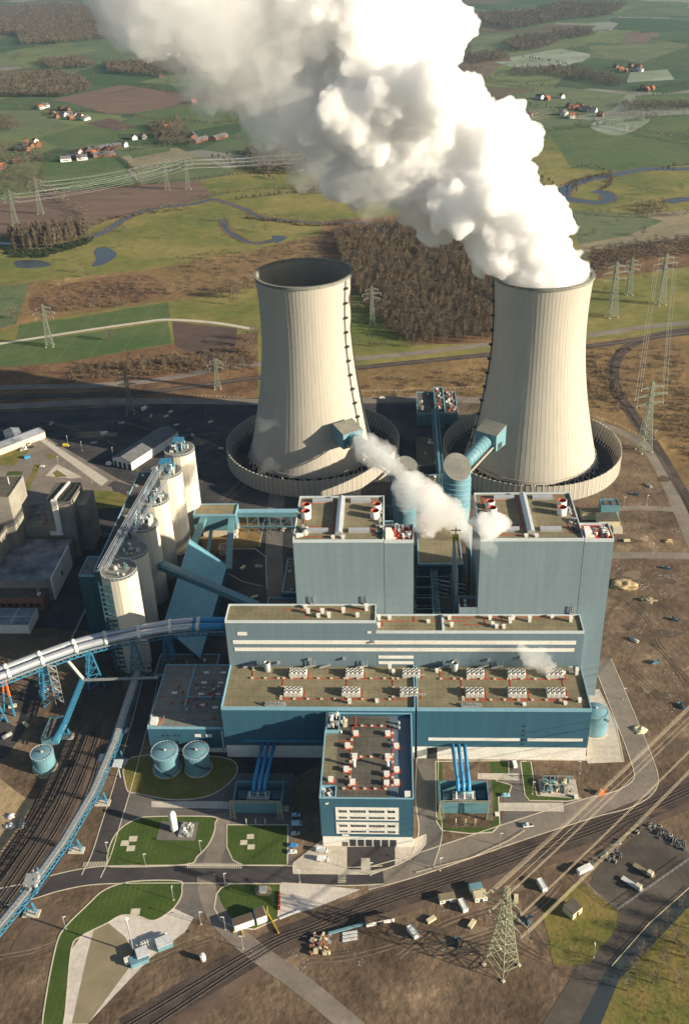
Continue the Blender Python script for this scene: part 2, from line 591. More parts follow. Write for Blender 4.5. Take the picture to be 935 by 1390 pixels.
sheet('scrubland', [(440, 300), (560, 290), (650, 320), (690, 380), (690, 465), (560, 468), (500, 430), (430, 340)], 'scrub2', 5)
# right-hand countryside
sheet('field', [(780, 300), (1100, 268), (1100, 330), (950, 335), (860, 352), (790, 356)], 'tan', 2)
sheet('field', [(775, 285), (860, 290), (900, 300), (850, 320), (785, 332)], 'green2', 3)
sheet('field', [(740, 175), (830, 160), (940, 155), (1100, 150), (1100, 220), (935, 224), (830, 232), (775, 228)], 'green', 2)
sheet('field', [(780, 240), (850, 245), (935, 232), (1100, 226), (1100, 262), (935, 280), (838, 282), (826, 262)], 'meadow', 2)
sheet('field', [(795, 352), (950, 340), (1100, 350), (1100, 420), (880, 440), (798, 452)], 'meadow', 3)
sheet('scrubland', [(800, 340), (935, 322), (1100, 318), (1100, 345), (935, 362), (800, 380)], 'scrub2', 4, jag=3)
sheet('field', [(690, 130), (760, 118), (850, 128), (830, 150), (735, 165), (690, 160)], 'green2', 2)
sheet('field', [(640, 50), (740, 45), (800, 60), (720, 75), (640, 78)], 'green2', 2)
sheet('field', [(690, 78), (760, 66), (810, 75), (760, 92), (700, 90)], 'pale', 2)
sheet('field', [(800, 62), (900, 55), (935, 62), (870, 85), (800, 78)], 'green2', 3)
sheet('field', [(670, 84), (735, 82), (800, 76), (790, 84), (700, 92)], 'pale', 3)
sheet('field', [(855, 98), (905, 94), (915, 108), (850, 112)], 'pale', 3)
sheet('field', [(860, 130), (935, 126), (1000, 130), (1000, 145), (870, 146)], 'green', 3)
sheet('wet_meadow', [(802, 168), (835, 160), (880, 160), (870, 172), (840, 184), (810, 178)], 'pale', 3, curve=True)

# --- water
def river(name, px, w, lay=9):
    P = smooth(G(px), False, 6)
    mb = MB()
    ribbon_mb(mb, P, w + 9, LZ(lay, True))
    struct('river_bank', mb, M['scrub2'])
    mb = MB()
    ribbon_mb(mb, P, w, LZ(lay + 1, True))
    return struct(name, mb, M['water'])


river('river', [(1100, 222), (935, 229), (880, 229), (830, 238), (792, 245), (768, 256), (765, 268), (788, 273), (812, 275), (826, 270), (820, 262), (806, 259)], 22)
river('river', [(1100, 262), (935, 270), (905, 275)], 22)
river('river', [(-60, 335), (0, 330), (60, 335), (130, 320), (165, 300), (200, 285), (260, 277), (290, 270)], 12)
river('river', [(290, 270), (330, 283), (360, 296), (440, 303), (490, 302), (530, 312)], 7)
river('river', [(302, 298), (308, 312), (330, 326), (350, 330), (376, 325)], 8, 11)
for nm, px in (('pond', [(128, 342), (135, 336), (150, 338), (159, 345), (152, 353), (138, 360), (125, 361), (131, 352)]), ('pond', [(370, 320), (390, 322), (375, 330)]),
               ('pond', [(510, 312), (540, 308), (545, 315), (515, 318)]), ('pond', [(20, 355), (50, 353), (70, 360), (30, 364)])):
    struct('pond', MB().poly(smooth(G(px), True, 4), LZ(12, True)), M['water'])

# --- the works' own ground
sheet('works_ground', [(-500, 560), (-80, 562), (100, 553), (260, 540), (330, 548), (480, 545), (640, 545), (760, 560), (870, 600), (960, 690), (1300, 760), (1600, 1900), (-900, 1900)], 'earth', 9)
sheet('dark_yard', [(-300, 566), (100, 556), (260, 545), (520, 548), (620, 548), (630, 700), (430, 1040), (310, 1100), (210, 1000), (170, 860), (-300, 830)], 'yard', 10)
road('perimeter_road', [(-200, 556), (0, 552), (150, 545), (300, 545), (420, 547), (560, 541), (660, 544)], 14, 'road', 11)
road('country_road', [(-200, 530), (0, 526), (180, 520), (340, 495), (480, 487), (560, 480), (660, 468), (800, 455), (860, 446), (935, 438), (1100, 425)], 12, 'road', 11)
road('railway_bed', [(-200, 546), (0, 540), (200, 532), (340, 514), (480, 500), (660, 482), (800, 470), (935, 452), (1100, 440)], 12, 'ballast', 12)
road('track_bed', [(1100, 425), (935, 446), (880, 458), (845, 476), (832, 500), (836, 530), (860, 566), (890, 610), (925, 670), (980, 760)], 12, 'ballast', 12)
road('service_road', [(750, 562), (800, 572), (850, 590), (880, 612), (903, 650), (925, 700), (960, 780)], 11, 'road', 12)
road('service_road', [(826, 754), (900, 754), (1000, 758)], 8.5, 'road', 12)
road('service_road', [(838, 690), (880, 690), (916, 692)], 7, 'road', 13)
# north-west car park
sheet('car_park', [(-40, 640), (24, 606), (60, 592), (160, 650), (200, 668), (215, 690), (110, 676), (15, 690), (-40, 700)], 'road', 12)
sheet('paved_strip', [(52, 596), (62, 596), (148, 652), (138, 660)], 'conc', 13)
sheet('paved_strip', [(62, 646), (78, 630), (112, 648), (98, 650)], 'conc', 13)
sheet('verge', [(62, 618), (70, 616), (82, 621), (66, 624)], 'rough_grass', 14)
sheet('verge', [(48, 630), (56, 630), (40, 665), (30, 668)], 'rough_grass', 14)
sheet('verge', [(72, 642), (78, 638), (92, 647), (76, 648)], 'rough_grass', 14)
sheet('verge', [(12, 640), (32, 640), (28, 648), (6, 648)], 'lawn', 14)
sheet('verge', [(-40, 618), (20, 606), (40, 612), (20, 632), (-40, 632)], 'rough_grass', 13)
road('works_road', [(150, 656), (185, 664), (215, 655), (240, 640), (290, 600), (310, 580)], 10, 'asphalt', 13)
road('works_road', [(160, 660), (175, 690), (215, 715)], 10, 'asphalt', 13)
sheet('verge', [(192, 668), (215, 650), (232, 652), (225, 668), (208, 678)], 'earth', 14)
sheet('verge', [(108, 664), (160, 668), (190, 680), (175, 690), (115, 690)], 'rough_grass', 14)
# south: rail yard, roads and lawns
road('rail_yard', [(-60, 1290), (-10, 1225), (28, 1170), (66, 1110), (98, 1040), (125, 970), (152, 900), (172, 850), (190, 800)], 24, 'ballast', 12)
road('rail_yard', [(20, 1235), (60, 1190), (98, 1130), (128, 1060), (148, 990), (165, 930)], 10, 'ballast2', 13)
sheet('bare_patch', [(-80, 1010), (30, 1080), (60, 1078), (68, 1060), (30, 1140), (-10, 1190), (-80, 1260)], 'sand', 11, curve=True)
sheet('haul_road', [(0, 1030), (-40, 1000), (10, 960), (50, 915), (70, 920), (50, 965), (22, 1010)], 'asphalt', 13, curve=True)
sheet('grey_area', [(160, 1130), (172, 1068), (225, 1080), (280, 1076), (322, 1050), (398, 1050), (398, 1180), (150, 1180)], 'apron', 13)
sheet('paved_strip', [(206, 1088), (300, 1088), (392, 1094), (392, 1102), (300, 1098), (206, 1096)], 'conc', 14)
road('access_road', [(124, 1190), (138, 1160), (152, 1115), (166, 1070), (180, 1020), (196, 960), (206, 915)], 10, 'asphalt', 14, kerb=True)
road('main_road', [(-80, 1230), (-20, 1222), (40, 1210), (80, 1198), (130, 1189), (200, 1187), (300, 1187), (400, 1188), (470, 1190), (520, 1188)], 10.5, 'asphalt', 15, kerb=True)
road('works_road', [(495, 1194), (560, 1176), (640, 1149), (720, 1122), (800, 1097), (850, 1083), (876, 1060), (866, 1020), (848, 975), (828, 925), (815, 895)], 12.5, 'road', 14, kerb=True)
road('works_road', [(572, 1172), (584, 1130), (579, 1085), (580, 1030)], 12, 'apron', 15, kerb=True)
sheet('asphalt_area', [(676, 1026), (712, 1030), (712, 1088), (840, 1090), (700, 1128), (600, 1150), (676, 1128), (684, 1100)], 'apron', 13)
road('site_road', [(280, 1188), (283, 1215), (300, 1250), (345, 1290), (420, 1345), (520, 1430)], 9, 'road', 17)
sheet('grey_area', [(240, 1192), (280, 1192), (284, 1236), (262, 1250), (232, 1262), (240, 1230)], 'apron', 13)
road('curved_road', [(298, 1105), (302, 1130), (293, 1155), (284, 1182)], 9, 'road', 14)
sheet('lawn', [(146, 1169), (148, 1153), (156, 1135), (169, 1121), (185, 1113), (204, 1109), (288, 1109), (292, 1118), (291, 1129), (283, 1147), (268, 1163), (252, 1174), (153, 1177)], 'lawn', 16, curve=True, kerb=True)
sheet('lawn', [(308, 1120), (308, 1150), (316, 1168), (330, 1175), (390, 1175), (391, 1120)], 'lawn', 16, kerb=True)
sheet('lawn', [(62, 1360), (77, 1283), (90, 1258), (118, 1230), (143, 1208), (180, 1197), (242, 1196), (247, 1205), (246, 1217), (236, 1233), (217, 1247), (204, 1250), (188, 1244), (165, 1243), (145, 1254), (128, 1262), (110, 1272), (97, 1290), (85, 1400), (60, 1400)], 'lawn', 16, curve=True, kerb=True)
sheet('lawn', [(291, 1233), (294, 1214), (300, 1206), (313, 1200), (381, 1200), (377, 1248), (345, 1262), (320, 1260), (300, 1250)], 'lawn', 16, kerb=True)
sheet('lawn', [(172, 1070), (190, 1078), (240, 1086), (290, 1078), (322, 1048), (300, 1028), (180, 1028)], 'rough_grass', 14, curve=True, kerb=True)
sheet('white_pad', [(88, 1345), (97, 1290), (110, 1272), (145, 1254), (165, 1243), (188, 1244), (204, 1250), (217, 1247), (236, 1233), (263, 1246), (252, 1265), (205, 1300), (110, 1400), (80, 1400)], 'white_pad', 15)
sheet('sand_pad', [(128, 1262), (146, 1252), (170, 1272), (186, 1300), (120, 1390), (98, 1390), (118, 1300)], 'tan', 16)
sheet('white_pad', [(382, 1198), (420, 1200), (489, 1208), (430, 1232), (377, 1248)], 'white_pad', 16)
sheet('forecourt', [(398, 1172), (436, 1142), (562, 1140), (578, 1133), (577, 1146), (566, 1160), (540, 1174), (505, 1187), (398, 1186)], 'conc', 16, kerb=True)
sheet('loading_bay', [(471, 1150), (536, 1149), (536, 1176), (505, 1182), (471, 1180)], 'asphalt', 17)
sheet('paved_strip', [(490, 1165), (502, 1165), (502, 1183), (490, 1184)], 'conc', 18)
sheet('lawn', [(591, 1034), (592, 1115), (600, 1128), (640, 1132), (668, 1130), (678, 1120), (676, 1082), (690, 1080), (694, 1066), (672, 1060), (690, 1050), (690, 1033)], 'lawn', 16, kerb=True)
sheet('bare_patch', [(600, 1034), (600, 1110), (606, 1124), (664, 1124), (672, 1112), (664, 1034)], 'earth', 17)
sheet('paved_strip', [(648, 1050), (704, 1050), (704, 1060), (648, 1058)], 'conc', 18)
sheet('paved_strip', [(676, 1090), (764, 1090), (765, 1102), (676, 1101)], 'conc', 15)
sheet('lawn', [(706, 1034), (720, 1034), (724, 1060), (728, 1080), (790, 1084), (770, 1088), (718, 1087), (712, 1080)], 'lawn', 16, kerb=True)
sheet('bare_patch', [(722, 1036), (790, 1036), (800, 1084), (730, 1080)], 'earth', 17)
sheet('paved_strip', [(592, 1024), (800, 1026), (800, 1033), (592, 1031)], 'conc', 14)
sheet('concrete_apron', [(797, 940), (812, 936), (836, 985), (846, 1034), (797, 1036)], 'conc', 15, kerb=True)
# railway in the south
road('railway_bed', [(170, 1400), (350, 1292), (420, 1262), (480, 1238), (560, 1210), (640, 1184), (720, 1155), (800, 1128), (880, 1096), (960, 1060)], 13, 'ballast', 14)
road('embankment', [(200, 1420), (380, 1296), (450, 1268), (560, 1228), (640, 1202), (740, 1168), (840, 1130), (960, 1080)], 7, 'ballast2', 13)
sheet('storage_yard', [(800, 1200), (812, 1175), (850, 1145), (882, 1118), (936, 1160), (936, 1178), (838, 1237)], 'yard2', 14)
sheet('grass_plot', [(735, 1240), (785, 1196), (838, 1236), (836, 1260), (800, 1310), (752, 1310)], 'rough_grass', 15, jag=.8)
sheet('cinder_track', [(838, 1238), (960, 1150), (960, 1182), (830, 1310), (760, 1450), (700, 1450), (790, 1300)], 'yard2', 14)
sheet('shadow_band', [(960, 1182), (960, 1204), (840, 1330), (790, 1450), (755, 1450), (830, 1302)], 'water', 15)  # dark blue shadow band painted on the ground as a flat sheet
sheet('verge', [(960, 1204), (1100, 1200), (1100, 1500), (790, 1450), (840, 1330)], 'rough_grass', 14)
road('works_road', [(378, 640), (374, 700), (372, 760), (376, 830)], 13, 'apron', 13)
sheet('lit_ground', [(262, 712), (300, 700), (350, 700), (356, 742), (300, 746), (285, 760)], 'scrub', 12, jag=.5)  # paler sheet: sunlight on the ground put into its colour
kerb_mb(KERBS, G([(300, 746), (346, 745), (361, 756), (362, 800)]), .2, closed=False)
kerb_mb(KERBS, G([(360, 700), (352, 742)]), .2, closed=False)
kerb_mb(KERBS, G([(286, 765), (330, 790), (356, 796)]), .2, closed=False)
struct('kerb', KERBS, M['kerb'])


def track(px, gauge=1.6, z=.2, sleepers=True):
    P = smooth(G(px), False, 8)
    mb = MB()
    if sleepers:
        acc = 0
        for a, b in zip(P, P[1:]):
            d = b - a
            L = d.length
            t = acc
            u = d.normalized()
            s = Vector((-u.y, u.x, 0))
            while t < L:
                c = a + u * t
                mb.bar(c - s * 1.4 + Vector((0, 0, z + .07)), c + s * 1.4 + Vector((0, 0, z + .07)), .35, .15, 1)
                t += 1.3
            acc = t - L
    for sd in (-1, 1):
        Q = []
        for i, p in enumerate(P):
            d = (P[min(i + 1, len(P) - 1)] - P[max(i - 1, 0)]).normalized()
            Q.append(p + Vector((-d.y, d.x, 0)) * (sd * gauge / 2) + Vector((0, 0, z + .23)))
        for a, b in zip(Q, Q[1:]):
            mb.bar(a, b, .22, .2, 0)
    return struct('railway_track', mb, [M['rail'], M['sleeper']])


track([(170, 1395), (350, 1288), (420, 1258), (480, 1234), (560, 1206), (640, 1180), (720, 1151), (800, 1124), (880, 1092), (960, 1056)])
track([(185, 1408), (360, 1293), (425, 1265), (485, 1241), (565, 1213), (645, 1187), (725, 1158), (805, 1131), (885, 1099), (960, 1065)])
for k in range(4):
    o = -24 + k * 15
    track([(-60 + o, 1290), (-10 + o, 1225), (28 + o, 1170), (66 + o, 1110), (98 + o, 1040), (125 + o * .9, 970), (152 + o * .8, 900), (172 + o * .7, 850), (190 + o * .6, 800)])
track([(18, 1235), (58, 1190), (96, 1130), (126, 1060), (146, 990), (163, 930)])
track([(24, 1238), (64, 1193), (102, 1133), (132, 1063), (152, 993), (169, 933)])
track([(1100, 423), (935, 444), (880, 456), (843, 475), (830, 500), (834, 530), (858, 566), (888, 610), (923, 670), (978, 760)], sleepers=False)
track([(-200, 546), (0, 540), (200, 532), (340, 514), (480, 500), (660, 482), (800, 470), (935, 452), (1100, 440)], sleepers=False)


def zebra(a, b, n, wid, lay=19):
    """painted crossing between two surveyed points"""
    A, B = at(*a), at(*b)
    d = (B - A)
    u = d.normalized()
    s = Vector((-u.y, u.x, 0))
    mb = MB()
    st = d.length / n
    for i in range(n):
        c = A + u * (st * (i + .5))
        q = [c - u * st * .27 - s * wid / 2, c + u * st * .27 - s * wid / 2, c + u * st * .27 + s * wid / 2, c - u * st * .27 + s * wid / 2]
        mb.poly(q, LZ(lay))
    struct('crossing_stripes', mb, M['kerb'])


zebra((113, 1174), (145, 1173), 16, 3)
zebra((254, 1175), (329, 1176), 26, 3)
zebra((404, 1176), (425, 1177), 9, 3)
zebra((464, 1184), (464, 1199), 7, 4)
HAZE, EXPO = 2.6e-5, 1.08
# ================================================================= COOLING TOWERS
def ribbed(name, c, c2, n_mod=None, warm=None):
    """board-marked concrete: rain streaks running down, tone steps around"""
    m = mat(name, c, c2, scale=.035, rough=.9, det=8, stretch=(1, 1, .12), contrast=(.25, .75), fine=.12)
    return m


M['tower'] = ribbed('tower_concrete', (.385, .36, .305), (.445, .415, .355))
M['silo'] = ribbed('silo_concrete', (.52, .475, .39), (.64, .59, .48))
M['ringwall'] = ribbed('barrier_panel', (.30, .28, .245), (.37, .345, .30))
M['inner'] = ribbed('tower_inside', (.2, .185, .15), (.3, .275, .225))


def tower_r(z):
    return 37.0 * math.sqrt(1 + ((z - 128) / 112.0) ** 2)


def cooling_tower(cx, cy, label, ladder_ang):
    t = thing('cooling_tower', label, 'cooling tower', (cx, cy, 0), 'cooling towers')
    n = 84
    prof = [(tower_r(7 + i * 158 / 44), 7 + i * 158 / 44) for i in range(45)]
    vs, fs, ring = [], [], 6 * n
    for (r, z) in prof:
        for k in range(n):
            a0 = 2 * math.pi * k / n
            f = .15 / r
            for da, dr in ((-f, 0), (-f, .08), (f, .08), (f, 0), (2 * math.pi / n * .33, 0), (2 * math.pi / n * .66, 0)):
                vs.append((cx + math.cos(a0 + da) * (r + dr), cy + math.sin(a0 + da) * (r + dr), z))
    for i in range(len(prof) - 1):
        for j in range(ring): fs.append((i * ring + j, i * ring + (j + 1) % ring, (i + 1) * ring + (j + 1) % ring, (i + 1) * ring + j))
    mb = MB().add(vs, fs)
    part('shell', mb, M['tower'], t)
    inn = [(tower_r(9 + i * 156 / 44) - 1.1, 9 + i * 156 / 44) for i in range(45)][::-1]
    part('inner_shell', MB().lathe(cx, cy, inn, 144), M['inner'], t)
    r = tower_r(165)
    part('rim', MB().lathe(cx, cy, [(r - 1.3, 164), (r - 1.3, 166.2), (r + .9, 166.2), (r + .9, 164), (r - 1.3, 164)], 144, smooth=False), M['roofgrey'], t)
    rb = tower_r(7)
    part('lower_ring', MB().lathe(cx, cy, [(rb + .4, 6), (rb + 1.1, 6), (rb + .8, 9), (rb + .4, 9)], 144, smooth=False), M['tower'], t)
    for k in range(36):
        a = 2 * math.pi * k / 36
        mb = MB()
        for s in (-1, 1):
            b = a + s * math.pi / 36
            mb.bar((cx + math.cos(a) * (rb + 3), cy + math.sin(a) * (rb + 3), 0), (cx + math.cos(b) * rb, cy + math.sin(b) * rb, 7), 1.1)
        part('support_column', mb, M['tower'], t)
    part('fill_pack', MB().cyl(cx, cy, .2, 7.5, rb - 5, 72), M['dark'], t)
    # access ladder with platforms running up the shell
    mb = MB()
    pl = []
    zz = np.linspace(12, 164, 60)
    pr_ = [Vector((cx + math.cos(ladder_ang) * (tower_r(z) + .9), cy + math.sin(ladder_ang) * (tower_r(z) + .9), z)) for z in zz]
    for a, b in zip(pr_, pr_[1:]):
        mb.bar(a, b, .75)
    ld = part('ladder', mb, M['dark'], t)
    for k in range(12):
        z = 22 + k * 12.3
        p = Vector((cx + math.cos(ladder_ang) * (tower_r(z) + 1.6), cy + math.sin(ladder_ang) * (tower_r(z) + 1.6), z))
        part('platform', MB().obox(p, 2.4, 3.2, 1.3, ladder_ang), M['dark'], ld)
    return t


TL = Vector((-73, 765, 0))
TR = Vector((116.5, 752, 0))
cooling_tower(TL.x, TL.y, 'idle concrete cooling tower with an open empty mouth, left of the steaming one', R(-28))
cooling_tower(TR.x, TR.y, 'concrete cooling tower with the thick white plume rising from its mouth', R(187))


def ring_wall(cx, cy, r, label):
    t = thing('noise_barrier', label, 'barrier wall', (cx, cy, 0), 'ring walls round the cooling towers')
    n = 108
    mb = MB()
    for k in range(n):
        a0, a1 = 2 * math.pi * k / n, 2 * math.pi * (k + 1) / n
        am = (a0 + a1) / 2
        w = 2 * r * math.sin(math.pi / n) - .1
        c = (cx + math.cos(am) * r, cy + math.sin(am) * r, 0)
        mb.obox(c, .5, w, 15.2 + (.18 if k % 2 else 0), am)
    part('panel_ring', mb, M['ringwall'], t)
    mb = MB()
    for k in range(n):
        a = 2 * math.pi * k / n
        mb.obox((cx + math.cos(a) * (r + .1), cy + math.sin(a) * (r + .1), 0), .8, .45, 15.8, a)
        mb.bar((cx + math.cos(a) * (r - .8), cy + math.sin(a) * (r - .8), 11), (cx + math.cos(a) * (r - 5.5), cy + math.sin(a) * (r - 5.5), 0), .5)
    part('post_ring', mb, M['silo'], t)
    return t


ring_wall(-72.5, 765, 75.5, 'tall concrete panel wall ringing the idle cooling tower')
ring_wall(116.8, 753, 75.0, 'tall concrete panel wall ringing the steaming cooling tower')
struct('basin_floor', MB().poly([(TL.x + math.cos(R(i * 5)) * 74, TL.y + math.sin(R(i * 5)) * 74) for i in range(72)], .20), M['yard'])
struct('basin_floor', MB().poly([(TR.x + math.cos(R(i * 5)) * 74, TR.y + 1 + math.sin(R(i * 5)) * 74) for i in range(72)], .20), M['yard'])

# ================================================================= CLADDING COLOURS
M['c_low'] = clad('cladding_deep_blue', (.038, .118, .175))
M['c_mid'] = clad('cladding_grey_green', (.15, .215, .255))
M['c_high'] = clad('cladding_light_grey', (.20, .27, .305))
M['c_dark'] = clad('cladding_dark', (.04, .10, .135))
M['c_teal'] = clad('cladding_teal', (.12, .26, .31), pitch=4)
M['c_shed'] = clad('shed_roof_blue', (.15, .38, .48), pitch=3)


def parapet(mb, x0, x1, y0, y1, z, h=1.1, w=.7, mi=0, skip=''):
    """kerb round a flat roof"""
    if 'f' not in skip: mb.box(x0, x1, y0 - .06, y0 + w, z - .5, z + h, mi)
    if 'b' not in skip: mb.box(x0, x1, y1 - w, y1 + .06, z - .5, z + h, mi)
    if 'l' not in skip: mb.box(x0 - .06, x0 + w, y0 + w, y1 - w, z - .5, z + h, mi)
    if 'r' not in skip: mb.box(x1 - w, x1 + .06, y0 + w, y1 - w, z - .5, z + h, mi)
    return mb


def hollow(mb, x0, x1, y0, y1, z, z1, w=.5, mi=0):
    """wall rising round a sunken roof from z to z1"""
    mb.box(x0, x1, y0, y0 + w, z, z1, mi); mb.box(x0, x1, y1 - w, y1, z, z1, mi)
    mb.box(x0, x0 + w, y0 + w, y1 - w, z, z1, mi); mb.box(x1 - w, x1, y0 + w, y1 - w, z, z1, mi)
    return mb


def fan_unit(t, x, y, z, n=4, w=2.5, d=5.2, h=3.4):
    mb = MB().box(x - n * w / 2, x + n * w / 2, y - d / 2, y + d / 2, z, z + h * .72, 0)
    for k in range(n):
        cx_ = x - n * w / 2 + w * (k + .5)
        mb.box(cx_ - w * .43, cx_ + w * .43, y - d / 2 - .12, y - d / 2, z + .3, z + h * .62, 0)
        mb.lathe(cx_, y - d * .22, [(w * .42, z + h * .72), (w * .42, z + h), (w * .32, z + h), (w * .32, z + h * .74)], 14, 0)
        mb.lathe(cx_, y + d * .22, [(w * .42, z + h * .72), (w * .42, z + h), (w * .32, z + h), (w * .32, z + h * .74)], 14, 0)
    return part('cooling_fan_unit', mb, M['unit'], t)


def vent_box(t, x, y, z, s=1.6, h=1.8, m='white', name='roof_vent'):
    mb = MB().box(x - s / 2, x + s / 2, y - s / 2, y + s / 2, z, z + h * .7)
    mb.box(x - s * .65, x + s * .65, y - s * .65, y + s * .65, z + h * .7, z + h)
    return part(name, mb, M[m], t)


def walk(mb, pts, z, w=.65):
    P = [Vector((a, b, 0)) for a, b in pts]
    for a, b in zip(P, P[1:]):
        mb.bar((a.x, a.y, z + .09), (b.x, b.y, z + .09), w, .18)


def dots(mb, pts, z, step=7.5):
    P = [Vector((a, b, 0)) for a, b in pts]
    for a, b in zip(P, P[1:]):
        L = (b - a).length
        for k in range(int(L / step) + 1):
            q = a.lerp(b, (k * step) / L if L else 0)
            mb.box(q.x - .7, q.x + .7, q.y - .55, q.y + .55, z + .2, z + .75)


# ================================================================= TURBINE HALLS (two halls end to end)
ZT = 36.0


def turbine_hall(x0, x1, label, pipes=False):
    t = thing('turbine_hall', label, 'power station hall', ((x0 + x1) / 2, 400, 0), 'turbine halls side by side')
    y0, y1 = 400, 435.4
    part('wall', MB().box(x0, x1, y0, y1, 9.5, ZT), M['c_low'], t)
    part('plinth', MB().box(x0 + .3, x1 - .3, y0 + .35, y1, 0, 9.5), M['white'], t)
    part('roof', MB().box(x0 + .7, x1 - .7, y0 + .7, y1, ZT, ZT + .35), M['roof'], t)
    mb = parapet(MB(), x0, x1, y0, y1 + .6, ZT, 1.6, .55, skip='b')
    part('parapet', mb, M['bluetrim'], t)
    return t


def hall_roof(t, x0, x1, first, units, mark):
    z = ZT + .35
    for row in ((428.2, 0), (412.5, 1)):
        for u in units:
            fan_unit(t, u - (1.5 if row[1] else 0), row[0], z)
    mb, md = MB(), MB()
    ya, yb = 424.8, 407.8
    segs = [[(x0 + 14, 432), (x0 + 14, ya), (x1 - 8, ya)], [(units[0] - 8, ya), (units[0] - 8, yb), (x1 - 8, yb)], [(units[1] - 4, ya), (units[1] - 4, yb)], [(x1 - 12, ya), (x1 - 12, yb)]]
    for u in units:
        segs.append([(u - 6.5, 408.6), (u + 5, 408.6), (u + 5, 415.5)])
        segs.append([(u + 6, 431), (u + 6, ya)])
    for s in segs: walk(mb, s, z)
    for s in segs[:4]: dots(md, s, z + .02)
    part('red_walkway', mb, M['red'], t)
    part('stepping_pads', md, M['kerb'], t)  # raised stepping pads along the red walkway
    for (dx, dy, h) in mark:
        vent_box(t, x0 + dx, dy, z, 1.5, h)
    # steam silencer drum
    x, y = x0 + 22, 431.8
    part('silencer_drum', MB().lathe(x, y, [(1.9, z), (1.9, z + 6), (1.45, z + 6), (1.4, z + 4.2)], 20).cyl(x, y, z + 4, z + 4.3, 1.5, 20), M['steel'], t)
    # ladders and gantry by the wall behind
    mb = MB()
    for k in range(3):
        xx = x0 + 17 + k * 30
        mb.bar((xx, 434.6, z), (xx, 434.6, z + 5), .35); mb.bar((xx + 2.2, 434.6, z), (xx + 2.2, 434.6, z + 5), .35); mb.bar((xx - 4, 432.5, z + 1.8), (xx + 2.5, 434.4, z + 1.8), 1.2, .4)
    part('roof_gantry', mb, M['steel'], t)
    mb = MB()
    for k in range(8): mb.bar((x0 + 24 + k * 1.5, 402.5, z), (x0 + 24 + k * 1.5, 402.5, z + 1.6 + .8 * (k % 3)), .5)
    mb.box(x0 + 24, x0 + 35, 402, 404.4, z, z + .9)
    part('pipe_rack', mb, M['steel'], t)


t1 = turbine_hall(-96, 9.8, 'western blue turbine hall, its front wall half in the office block\'s shadow')
hall_roof(t1, -96, 9.8, True, (-56, -24, 0 - 22 + 30), [(76, 431.5, 2.4), (92, 431, 5), (94, 429, 3), (70, 405, 3), (85, 406, 1.6), (40, 431, 2), (101, 415, 1.5)])
part('light_strip', MB().box(-86, 8, 399.8, 399.995, 12.2, 13.8), M['blue'], t1)
t2 = turbine_hall(10.6, 104, 'eastern blue turbine hall with a white light strip along its front wall')
hall_roof(t2, 10.6, 104, False, (44, 67, 90 - 2), [(88, 407, 2.4), (87, 431, 3.5), (90, 429, 5), (83, 430, 2.2), (12, 431, 2), (80, 405, 1.6), (58, 404, 1.4)])
part('light_strip', MB().box(17, 67, 399.8, 399.995, 14.2, 16.2), M['white'], t2)
part('light_strip', MB().box(71, 101, 399.8, 399.995, 14.2, 16.2), M['white'], t2)
mb = MB()
for k in range(5): mb.box(68.3, 69.4, 399.75, 399.99, 24.5 - k * 3.3, 25.6 - k * 3.3)
part('wall_vent', mb, M['dark'], t2)
part('door', MB().box(16.5, 22, 400.2, 400.32, 0, 8.4), M['dark'], t2)
for yb_, w_ in ((410, 'nearer the front edge'), (426, 'nearer the window bands')):
    solo('roof_bridge', MB().box(4, 16, yb_, yb_ + 1.2, ZT + 1.8, ZT + 2.1).box(4, 16, yb_ - .1, yb_, ZT + 1.9, ZT + 3), M['steel'], 'small footbridge across the joint of the two turbine hall roofs, ' + w_, 'footbridge', 'roof footbridges')
# ================================================================= BUNKER BAY behind the halls
t = thing('bunker_building', 'long grey-green building with two white window bands, between turbine halls and boiler houses', 'power station building', (0, 436, 0))
part('wall', MB().box(-96.4, -11.6, 436, 451.6, 0, 67.6).box(-11.6, 104, 436, 451.59, 0, 60.4), M['c_mid'], t)
part('roof', MB().box(-95.8, -12.2, 436.6, 451.4, 67.6, 67.9), M['roof'], t)
part('roof', MB().box(-11.4, 103.4, 436.6, 451.4, 60.4, 60.7), M['roof'], t)
mb = parapet(MB(), -96.4, -11.6, 436, 451.6, 67.6, 1.2, .5)
parapet(mb, -11.5, 104, 436, 451.6, 60.4, 1.2, .5, skip='l')
mb.box(25.5, 27, 436.5, 451, 60.7, 61.9)
part('parapet', mb, M['trim'], t)
for (x0, x1, z0, z1) in ((-93, 100, 52.3, 54.9), (-92.5, 99.5, 47.2, 49.6), (-10.5, 9.5, 42, 44), (-10.5, 9.5, 37.9, 39.9)):
    part('window_band', MB().box(x0, x1, 435.8, 435.995, z0, z1), M['white'], t)
part('sign_panel', MB().box(-90, -84.6, 435.8, 435.995, 58.5, 60.8), M['white'], t)
part('sign_panel', MB().box(-16.5, -14.2, 435.8, 435.995, 60, 61.4), M['white'], t)
z = 67.9
mb, md = MB(), MB()
for s in ([(-64, 447), (-18, 447)], [(-50, 447), (-50, 441), (-52, 441)], [(-24, 450), (-24, 447)]): walk(mb, s, z)
z = 60.7
for s in ([(26, 449.3), (100, 449.3)], [(-10, 446), (40, 446)], [(-8, 446), (-8, 441), (-10, 441)], [(10, 446), (10, 450)], [(50, 449), (50, 443), (38, 443)], [(60, 449), (60, 443)]): walk(mb, s, z)
part('red_walkway', mb, M['red'], t)
rnd = random.Random(3)
